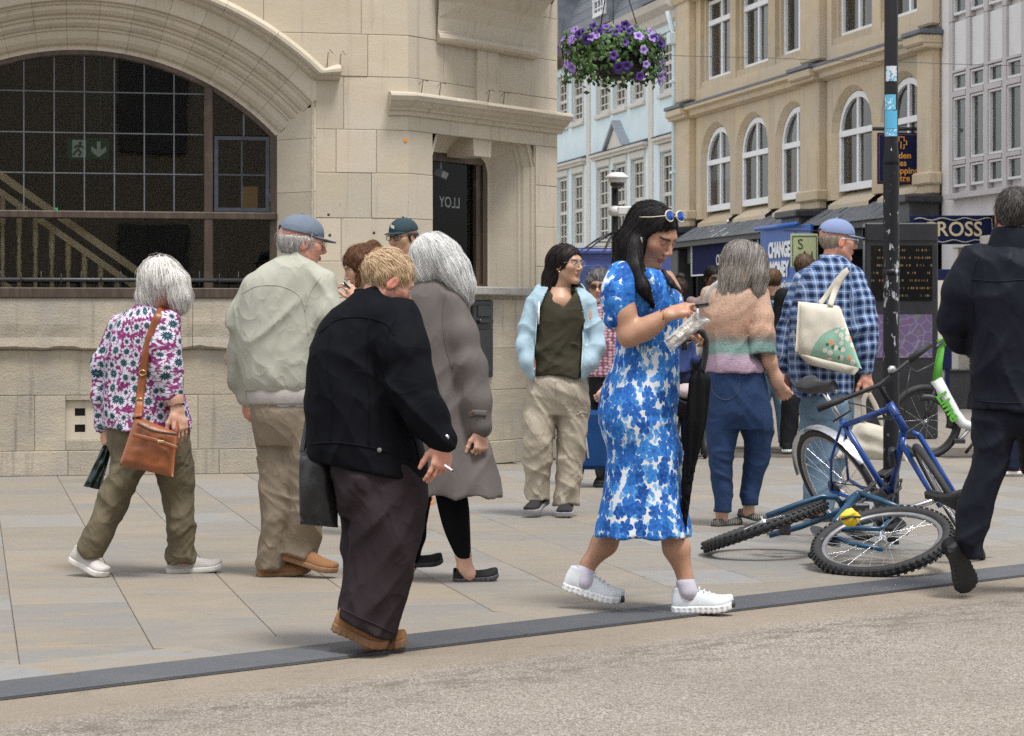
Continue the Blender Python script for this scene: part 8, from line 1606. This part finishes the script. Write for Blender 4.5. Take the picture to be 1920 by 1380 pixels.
hb, ht, bb, sc_ = np.array([.835, 0, .70]), np.array([.795, 0, .86]), np.array([.43, 0, .28]), np.array([.29, 0, .74])
ax_ = unit(ht - hb); ST = Matrix.Rotation(math.radians(-26), 3, Vector(ax_)); steer = lambda p: np.array(ST @ Vector(np.array(p, float) - hb)) + hb
for nm, pts, r in (('top_tube', [sc_ + (0.01, 0, -.03), ht + (0, 0, -.03)], .016), ('down_tube', [hb + (0, 0, .02), bb], .02), ('seat_tube', [bb, sc_], .016), ('head_tube', [hb, ht], .021)): q = MB(); q.tube(pts, r, 10); q.obj(nm, bluep, bike)
for s_ in (-1, 1):
 q = MB(); q.tube([bb + (0, s_ * .03, 0), (.12, s_ * .05, .30), (0, s_ * .062, RB)], .010, 8); q.obj('chain_stay', bluep, bike); q = MB(); q.tube([sc_ + (0, s_ * .02, -.03), (.12, s_ * .05, .53), (0, s_ * .062, RB)], .008, 8); q.obj('seat_stay', bluep, bike)
 q = MB(); q.tube([steer(p) for p in (hb - ax_ * .02 + (0, s_ * .025, 0), hb - ax_ * .05 + (0, s_ * .048, 0), np.array([.93, s_ * .05, .45]), np.array([1.03, s_ * .05, RB]))], [.014, .015, .013, .010], 8); q.obj('fork_blade', bluep, bike)
place_wheel(bike, steer((1.03, 0, RB)), steer((2.03, 0, RB)) - steer((1.03, 0, RB)), steer((1.03, 0, RB + 1)) - steer((1.03, 0, RB)), RB, .019)
q = MB(); q.tube([steer(ht), steer(ht + ax_ * .09), steer(ht + ax_ * .10 + np.array([.06, 0, .02]))], .015, 8); q.obj('stem', M['iron'], bike)
hbc = ht + ax_ * .10 + np.array([.06, 0, .02]); q = MB(); q.tube([steer(hbc + np.array([-.06 * abs(y) / .3, y, .03 * abs(y) / .3])) for y in (-.31, -.2, -.06, 0, .06, .2, .31)], .012, 8); q.obj('handlebar', M['iron'], bike)
for s_ in (-1, 1):
 q = MB(); q.tube([steer(hbc + np.array([-.04, s_ * .19, .02])), steer(hbc + np.array([-.065, s_ * .325, .032]))], .0175, 10); q.obj('grip', M['rubber'], bike)
 q = MB(); q.tube([steer(hbc + np.array([-.02, s_ * .17, .0])), steer(hbc + np.array([.03, s_ * .19, -.03])), steer(hbc + np.array([.0, s_ * .29, -.045]))], .006, 6); q.obj('brake_lever', M['iron'], bike)
 q = MB(); q.tube([steer(hbc + np.array([.02, s_ * .17, .0])), steer(hbc + np.array([.12, s_ * .12, -.02])), steer(hbc + np.array([.10, s_ * .03, -.16])), (.62, 0, .76)], .0035, 5); q.obj('cable', M['iron'], bike)
q = MB(); q.lathe([(.001, .03), (.02, .02), (.024, 0), (.001, -.01)], steer(hbc + np.array([0, .09, .03])), 10); q.obj('bell', chrome, bike)
q = MB(); q.tube([sc_, (.235, 0, .92)], .0135, 8); q.obj('seat_post', chrome, bike)
def saddle(parent, Mx=None, mat=None, off=None):
 g = []
 for i in range(13):
  t = i / 12; x = .27 * (1 - t); w_ = .022 + .055 * max(0, (t - .35) / .65) ** 1.3; row = [np.array([x - .13, w_ * math.sin(a) * (1 if t < .97 else .8), .028 * math.cos(a) - .02 * t * (1 - t) + (.012 if t > .8 else 0) - (0 if math.cos(a) > 0 else .012)]) for a in np.linspace(-2.3, 2.3, 13)]; g.append(row)
 g = np.array(g); n, m = g.shape[:2]; V = g.reshape(-1, 3); F = [(i * m + j, i * m + j + 1, (i + 1) * m + j + 1, (i + 1) * m + j) for i in range(n - 1) for j in range(m - 1)] + [tuple(range(m)), tuple((n - 1) * m + j for j in range(m))] + [(i * m, (i + 1) * m, (i + 1) * m + m - 1, i * m + m - 1) for i in range(n - 1)]
 if Mx is not None: V = np.array([tuple(Mx @ Vector(v)) for v in V])
 if off is not None: V = V - np.array(off)
 o = mesh_obj('saddle', V, F, mat or plain('saddle vinyl', (.02, .02, .021), .4, .2, 20), parent, True); return o
saddle(bike, Matrix.Translation((.22, 0, .945)))
q = MB(); q.tube([(RB * 1.06 * math.cos(a), 0, RB + RB * 1.06 * math.sin(a)) for a in np.linspace(.5, 2.9, 18)], .004, 4); v = []
for a in np.linspace(.45, 3.0, 20): v += [(RB * 1.07 * math.cos(a), y, RB + RB * 1.07 * math.sin(a) - abs(y) * .15) for y in (-.024, -.012, .012, .024)]
q = MB(); q.add(v, [(4 * i + j, 4 * i + j + 1, 4 * i + 5 + j, 4 * i + 4 + j) for i in range(19) for j in range(3)], True); q.obj('mudguard', chrome, bike)
q = MB(); q.lathe([(.02, -.003), (.085, -.002), (.09, 0), (.085, .002), (.02, .003)], (0, 0, 0), 28, Matrix.Translation((bb[0], -.045, bb[2])) @ Matrix.Rotation(math.pi / 2, 4, 'X')); q.obj('chainring', M['iron'], bike)
for s_, a in ((-1, -.5), (1, 2.64)):
 e_ = bb + np.array([.17 * math.cos(a), s_ * .07, .17 * math.sin(a)]); q = MB(); q.tube([bb + (0, s_ * .05, 0), e_], [.012, .009], 6); q.obj('crank', M['iron'], bike); q = MB(); q.bbox(e_[0] - .045, e_[0] + .045, min(s_ * .08, s_ * .16), max(s_ * .08, s_ * .16), e_[2] - .012, e_[2] + .012, .004); q.obj('pedal', M['rubber'], bike)
q = MB(); q.lathe([(.015, -.012), (.045, -.012), (.05, -.004), (.035, .006), (.02, .012)], (0, 0, 0), 18, Matrix.Translation((0, -.045, RB)) @ Matrix.Rotation(math.pi / 2, 4, 'X')); q.obj('cassette', M['iron'], bike)
q = MB(); q.tube([(0, -.045, RB + .045), (bb[0], -.045, bb[2] + .088)], .004, 4); q.tube([(0, -.045, RB - .045), (.03, -.05, RB - .12), (bb[0], -.045, bb[2] - .088)], .004, 4); q.obj('chain', M['iron'], bike)
q = MB(); q.tube([(.0, -.05, RB - .03), (.02, -.055, RB - .08), (.03, -.055, RB - .13)], .012, 6); q.obj('derailleur', M['iron'], bike); q = MB(); q.tube([bb * .5 + hb * .5 + (0, -.02, .02), bb * .35 + hb * .65 + (0, -.03, .05)], .022, 8); q.obj('lamp', M['iron'], bike)
# fallen mountain bike at the foot of the pole
mtb = empty('fallen_bicycle', (*W(1560, 1000, 12.0)[:2], 0), 0, 'dark teal mountain bike fallen flat on the paving by the pole', 'bicycle'); mo = np.array(mtb.location)
knob_m = M['rubber']; rw = W(1654, 1015, 11.55); place_wheel(mtb, rw, (.955, .0, .22), (-.04, .93, .33), .335, .027, knob=True, off=mo)
fw = W(1434, 986, 12.3); rd = unit(fw - CAM); place_wheel(mtb, fw, (.94, .0, .335), rd + np.array([0, 0, .03]), .335, .027, knob=True, off=mo)
def mt(nm, pts, r, mat=teal, n=8): q = MB(); q.tube([W(*p) for p in pts], r, n); return q.obj(nm, mat, mtb, mo)
mt('fork_blade', [(1437, 968, 12.22), (1490, 948, 12.2), (1540, 931, 12.18), (1566, 932, 12.2), (1580, 946, 12.25)], .015); mt('fork_blade', [(1442, 1004, 12.4), (1500, 988, 12.38), (1560, 966, 12.32), (1582, 952, 12.28)], .015)
mt('head_tube', [(1578, 950, 12.26), (1612, 925, 12.2)], .022); mt('down_tube', [(1606, 930, 12.2), (1580, 962, 12.0), (1556, 997, 11.85)], .022); mt('top_tube', [(1612, 926, 12.2), (1650, 938, 12.1), (1692, 955, 12.0)], .017); mt('seat_tube', [(1556, 995, 11.85), (1608, 981, 11.9), (1692, 957, 12.0)], .018)
mt('chain_stay', [(1556, 997, 11.85), (1600, 990, 11.7), (1652, 992, 11.62)], .012); mt('chain_stay', [(1556, 1003, 11.8), (1600, 1020, 11.55), (1654, 1030, 11.45)], .012); mt('seat_stay', [(1690, 956, 12.0), (1668, 975, 11.8), (1653, 990, 11.62)], .01); mt('seat_post', [(1690, 957, 12.0), (1725, 947, 11.98), (1760, 936, 11.95)], .0145, chrome)
c_ = W(1780, 934, 11.9); sx = unit((-.55, .80, .1)); sn_ = unit((.80, .52, .25)); sn_ = unit(sn_ - (sn_ @ sx) * sx); sy = np.cross(sn_, sx); Mx = frame_matrix(c_, sx, sy, sn_); saddle(mtb, Mx, off=mo)
mt('handlebar', [(1530, 1038, 11.9), (1575, 985, 12.05), (1612, 930, 12.22), (1640, 905, 12.6)], .012, M['iron']); mt('grip', [(1520, 1042, 11.85), (1540, 1028, 11.92)], .018, M['rubber']); mt('stem', [(1612, 926, 12.2), (1600, 950, 12.14)], .016, M['iron']); mt('crank', [(1556, 998, 11.8), (1538, 1015, 11.65)], .011, M['iron']); mt('crank', [(1556, 994, 11.85), (1700, 1002, 11.7), (1712, 985, 11.7)], .009, chrome)
q = MB(); pc_ = W(1548, 1006, 11.78); q.lathe([(.02, -.004), (.08, -.003), (.085, 0), (.08, .003), (.02, .004)], (0, 0, 0), 24, Matrix.Translation(pc_) @ Matrix.Rotation(.5, 4, 'Y') @ Matrix.Rotation(.35, 4, 'X')); q.obj('chainring', M['iron'], mtb, mo)
q = MB(); c2 = W(1470, 995, 12.2); q.v = []; q.bbox(c2[0] - .03, c2[0] + .03, c2[1] - .04, c2[1] + .02, c2[2] - .02, c2[2] + .07, .006); q.obj('brake', M['iron'], mtb, mo)
q = MB(); c2 = W(1612, 955, 11.95); q.bbox(c2[0] - .03, c2[0] + .045, c2[1] - .03, c2[1] + .03, c2[2] - .035, c2[2] + .03, .008); q.obj('lock_body', M['iron'], mtb, mo); mt('lock_cable', [(1600, 950, 11.98), (1640, 925, 12.3), (1672, 905, 12.75), (1690, 900, 12.88), (1688, 915, 12.85), (1650, 945, 12.4)], .009, M['rubber']); mt('brake_cable', [(1600, 930, 12.2), (1625, 960, 12.0), (1660, 985, 11.8), (1690, 975, 11.85)], .004, M['iron'])
q = MB(); c2 = W(1703, 962, 11.95); q.bbox(c2[0] - .016, c2[0] + .016, c2[1] - .02, c2[1] + .01, c2[2] - .012, c2[2] + .014, .004); q.obj('rear_reflector', plain('red reflector', (.5, .02, .02), .2), mtb, mo)
yb = empty('yellow_pouch', W(1594, 985, 11.6), 0, 'small crumpled yellow pouch strapped to the fallen bicycle', 'pouch'); yf = lambda P: ell((0, 0, .035), (.045, .03, .042))(P) + .009 * sn(P * 16, 3); V, Q = polygonize(yf, (-.07, -.06, -.03), (.07, .06, .1), .005); mesh_obj('pouch_body', V, Q, plain('yellow nylon', (.75, .52, .02), .5), yb, True)
q = MB(); q.tube([(-.045, -.03, .03), (-.0, -.042, .045), (.045, -.03, .04)], .006, 5); q.obj('pouch_strap', M['iron'], yb)
# hire bicycle behind the pole
YL = 21.5; hire = empty('hire_bicycle', (*W(1800, 700, YL)[:2], 0), 0, 'white and green hire bicycle lettered Lime', 'bicycle'); ho = np.array(hire.location); grn = plain('lime green plastic', (.09, .38, .03), .4, .1); whp = plain('white gloss plastic', (.62, .63, .64), .3, .06)
Lp = lambda x, y, dy=0: W(1560 + x / 2.653, 380 + y / 2.653, YL + dy)
def lt_(nm, pts, r, mat): q = MB(); q.tube([Lp(*p) for p in pts], r, 10); return q.obj(nm, mat, hire, ho)
lt_('main_beam', [(518, 880), (560, 960), (610, 1050), (650, 1098), (690, 1112), (760, 1105), (900, 1060)], [.055, .055, .052, .046, .04, .04, .04], whp); lt_('head_tube', [(548, 700), (530, 800), (522, 900)], [.028, .034, .045], grn); lt_('handlebar', [(520, 720, -.3), (545, 690, -.1), (560, 680, 0), (590, 678, .1), (640, 684, .3)], .016, M['iron']); lt_('display_head', [(530, 700), (548, 690), (572, 700)], .036, grn); lt_('grip', [(570, 678, .1), (636, 684, .3)], .022, M['rubber'])
place_wheel(hire, Lp(462, 1090), (1, .1, 0), (0, 0, 1), .33, .03, off=ho, rim_mat=M['iron'], spokes=12); place_wheel(hire, Lp(925, 1090), (1, .1, 0), (0, 0, 1), .33, .03, off=ho, rim_mat=M['iron'], spokes=12); lt_('front_mudguard', [(470 + 118 * math.sin(a), 1085 - 118 * math.cos(a)) for a in np.linspace(-.3, 1.9, 12)], .032, M['iron']); lt_('fork', [(522, 900), (490, 1000), (462, 1090)], .025, M['iron']); lt_('crank', [(690, 1115), (650, 1165), (628, 1185)], .018, M['steel']); lt_('kick_stand', [(735, 1165), (700, 1200), (664, 1246)], .014, M['iron'])
q = MB(); c2 = Lp(628, 1185); q.bbox(c2[0] - .05, c2[0] + .05, c2[1] - .08, c2[1] + .0, c2[2] - .02, c2[2] + .02, .006); q.obj('pedal', M['rubber'], hire, ho); lt_('seat_post', [(860, 1070), (830, 800)], .022, M['steel']); lt_('child_saddle', [(790, 790), (870, 785)], .05, M['rubber'])
tv = Lp(578, 1015, -.06); text_obj('lettering', 'Lime', .14, grn, hire, tv - ho, (math.pi / 2, math.radians(58), 0), .003, .004)
# pushchair behind the umbrella
ps = empty('pushchair', (*G(1290, 858)[:2], 0), 0, 'black pushchair partly hidden behind the umbrella', 'pushchair'); po = np.array(ps.location); YP = gy(858)
def pt_(nm, pts, r, mat=M['iron']): q = MB(); q.tube([W(x, y, YP + d) for x, y, d in pts], r, 8); return q.obj(nm, mat, ps, po)
for x, d in ((1268, -.2), (1322, -.2), (1272, .3), (1318, .3)): c2 = W(x, 838, YP + d); q = MB(); q.lathe([(.02, -.02), (.08, -.018), (.09, 0), (.08, .018), (.02, .02)], (0, 0, 0), 16, Matrix.Translation((c2[0], c2[1], .09)) @ Matrix.Rotation(math.pi / 2, 4, 'Y')); q.obj('wheel', M['rubber'], ps, po)
pt_('frame_rail', [(1268, 835, -.2), (1275, 780, 0), (1272, 720, .3), (1270, 700, .4)], .014); pt_('frame_rail', [(1322, 835, -.2), (1318, 780, 0), (1314, 720, .3), (1312, 700, .4)], .014); pt_('push_bar', [(1270, 700, .4), (1290, 696, .42), (1312, 700, .4)], .016)
V, Q = polygonize(lambda P: smax(ell((0, 0, .55), (.19, .28, .22))(P), -ell((0, -.22, .65), (.16, .25, .16))(P), .02), (-.25, -.35, .25), (.25, .35, .85), .016); mesh_obj('seat', V, Q, cloth('black pushchair fabric', (.014, .014, .016)), ps, True); V, Q = polygonize(ell((-.02, -.12, .58), (.11, .12, .07)), (-.2, -.3, .4), (.2, .1, .75), .016); mesh_obj('blanket', V, Q, cloth('pink white blanket', (.55, .46, .47)), ps, True)
# -- hanging flower basket on its bracket
BY = 20.0; bc = W(1150, 100, BY); bsk = empty('hanging_basket', bc, 0, 'hanging basket of purple petunias beside the stone corner', 'flower basket')
wick = plain('black wire basket', (.014, .014, .013), .6, .3, 40, .5, 90); q = MB(); q.lathe([(.05, -.22), (.14, -.20), (.20, -.13), (.235, -.03), (.24, 0.0)], (0.04, 0, -.0), 20); q.obj('basket', wick, bsk)
for k in range(9): q = MB(); z = -.2 + .024 * k; r = .135 + .1 * math.sin(min(1, (z + .2) / .2) * 1.57); q.tube([(.04 + r * 1.03 * math.cos(a), r * 1.03 * math.sin(a), z) for a in np.linspace(0, 2 * math.pi, 24)[:-1]], .006, 4, True); q.obj('basket_wire', wick, bsk)
rg = np.random.RandomState(4)
def basket_pts(n, lo=0.0):
 a = rg.uniform(0, 2 * math.pi, n); u = rg.rand(n); r = np.sqrt(u) * .40; z = .17 * np.sqrt(np.maximum(0, 1 - (r / .46) ** 2)) - .02 + rg.normal(size=n) * .03; dr = u > .45; z = np.where(dr & (rg.rand(n) < .6), z - rg.uniform(0, .30, n), z); return np.stack([r * np.cos(a) * 1.08, r * np.sin(a), z], 1)
P = basket_pts(3800); P = P[~((np.abs(P[:, 0] - .04) < .20) & (P[:, 2] < -.06) & (P[:, 1] < -.1) & (P[:, 2] > -.25) & (rg.rand(len(P)) < .8))]; lv = []; lf = []
for i, p in enumerate(P):
 o_ = unit(p * np.array([1, 1, .8]) + np.array([0, 0, .05]) + rg.normal(size=3) * .12); tdir = unit(np.cross(o_, rg.normal(size=3))); s_ = rg.uniform(.02, .038); w_ = np.cross(o_, tdir); b0 = len(lv); dn = o_ * .3 * s_
 lv += [p - tdir * s_, p + w_ * s_ * .55 - dn * .3, p + o_ * .1 * s_, p - w_ * s_ * .55 - dn * .3, p + tdir * s_ - dn]; lf += [(b0, b0 + 1, b0 + 2), (b0, b0 + 2, b0 + 3), (b0 + 1, b0 + 4, b0 + 2), (b0 + 2, b0 + 4, b0 + 3)]
def leafm():
 t = NT('petunia leaf'); co = t.coord(); n = t.noise(co, 18, 3); c = t.ramp(n, [(.3, (.03, .08, .018)), (.55, (.07, .15, .035)), (.75, (.17, .23, .06))]); return t.bsdf(c, .55)
o_ = mesh_obj('foliage', lv, lf, leafm(), bsk); o_['kind'] = 'stuff'
def petunia(mat, eye):
 q = MB(); N = 20; v = []
 for r, z in ((.004, -.022), (.010, -.008), (.024, .002), (.036, -.002)):
  for k in range(N): a = 2 * math.pi * k / N; rr = r * (1 + (.16 * math.cos(5 * a) if r > .02 else 0)); v.append((rr * math.cos(a), rr * math.sin(a), z + (.003 * math.cos(10 * a) if r > .03 else 0)))
 q.add(v, [(i * N + k, i * N + (k + 1) % N, (i + 1) * N + (k + 1) % N, (i + 1) * N + k) for i in range(3) for k in range(N)], True); o = q.obj('flower', mat, None); COL.objects.unlink(o); return o.data
def petm(nm, c1, c2):
 t = NT(nm); co = t.coord(); d = t.vmath('LENGTH', co, out=1); return t.bsdf(t.mix(t.ramp(d, [(.25, 0.0), (.9, 1.0)]) if False else t.math('MULTIPLY', d, 26.0, clamp=True), c2, c1), .6)
fm = [petunia(petm('deep purple petal', (.045, .008, .16), (.012, .002, .05)), 0), petunia(petm('violet petal', (.13, .04, .34), (.03, .006, .10)), 0), petunia(petm('lilac petal', (.36, .24, .56), (.12, .05, .28)), 0)]
P = basket_pts(400); P = P[P[:, 1] < .12][:118]
for p in P:
 sidey = abs(p[0]) / .43; k = 2 if rg.rand() < sidey * 1.1 - .12 else (0 if rg.rand() < .62 else 1); o = bpy.data.objects.new('flower', fm[k]); COL.objects.link(o); o.parent = bsk; d = unit(p * np.array([1, 1, .7]) + np.array([0, -.14, .06]) + rg.normal(size=3) * .10); o.location = p * 1.06 + np.array([0, -.02, .01]); o.rotation_euler = Vector(d).to_track_quat('Z', 'Y').to_euler(); s_ = rg.uniform(.8, 1.25); o.scale = (s_, s_, s_)
top_ = np.array([0, 0, .85])
for a in (.3, 2.4, 4.5): q = MB(); q.tube([(.04 + .24 * math.cos(a), .24 * math.sin(a), 0), top_], .005, 5); q.obj('chain', M['iron'], bsk)
wallp = np.array([.30, 21.3, bc[2] + 1.0]) - bc; q = MB(); q.tube([top_, top_ + (0, 0, .1), (0, 0, 1.0), wallp + (0, 0, .0)], .014, 6); q.tube([wallp + (0, 0, -.5), (wallp * .5 + np.array([0, 0, .42]))], .012, 6); q.bbox(wallp[0] - .03, wallp[0] + .03, wallp[1] - .03, wallp[1] + .2, wallp[2] - .6, wallp[2] + .1, .01); q.obj('bracket', M['iron'], bsk)
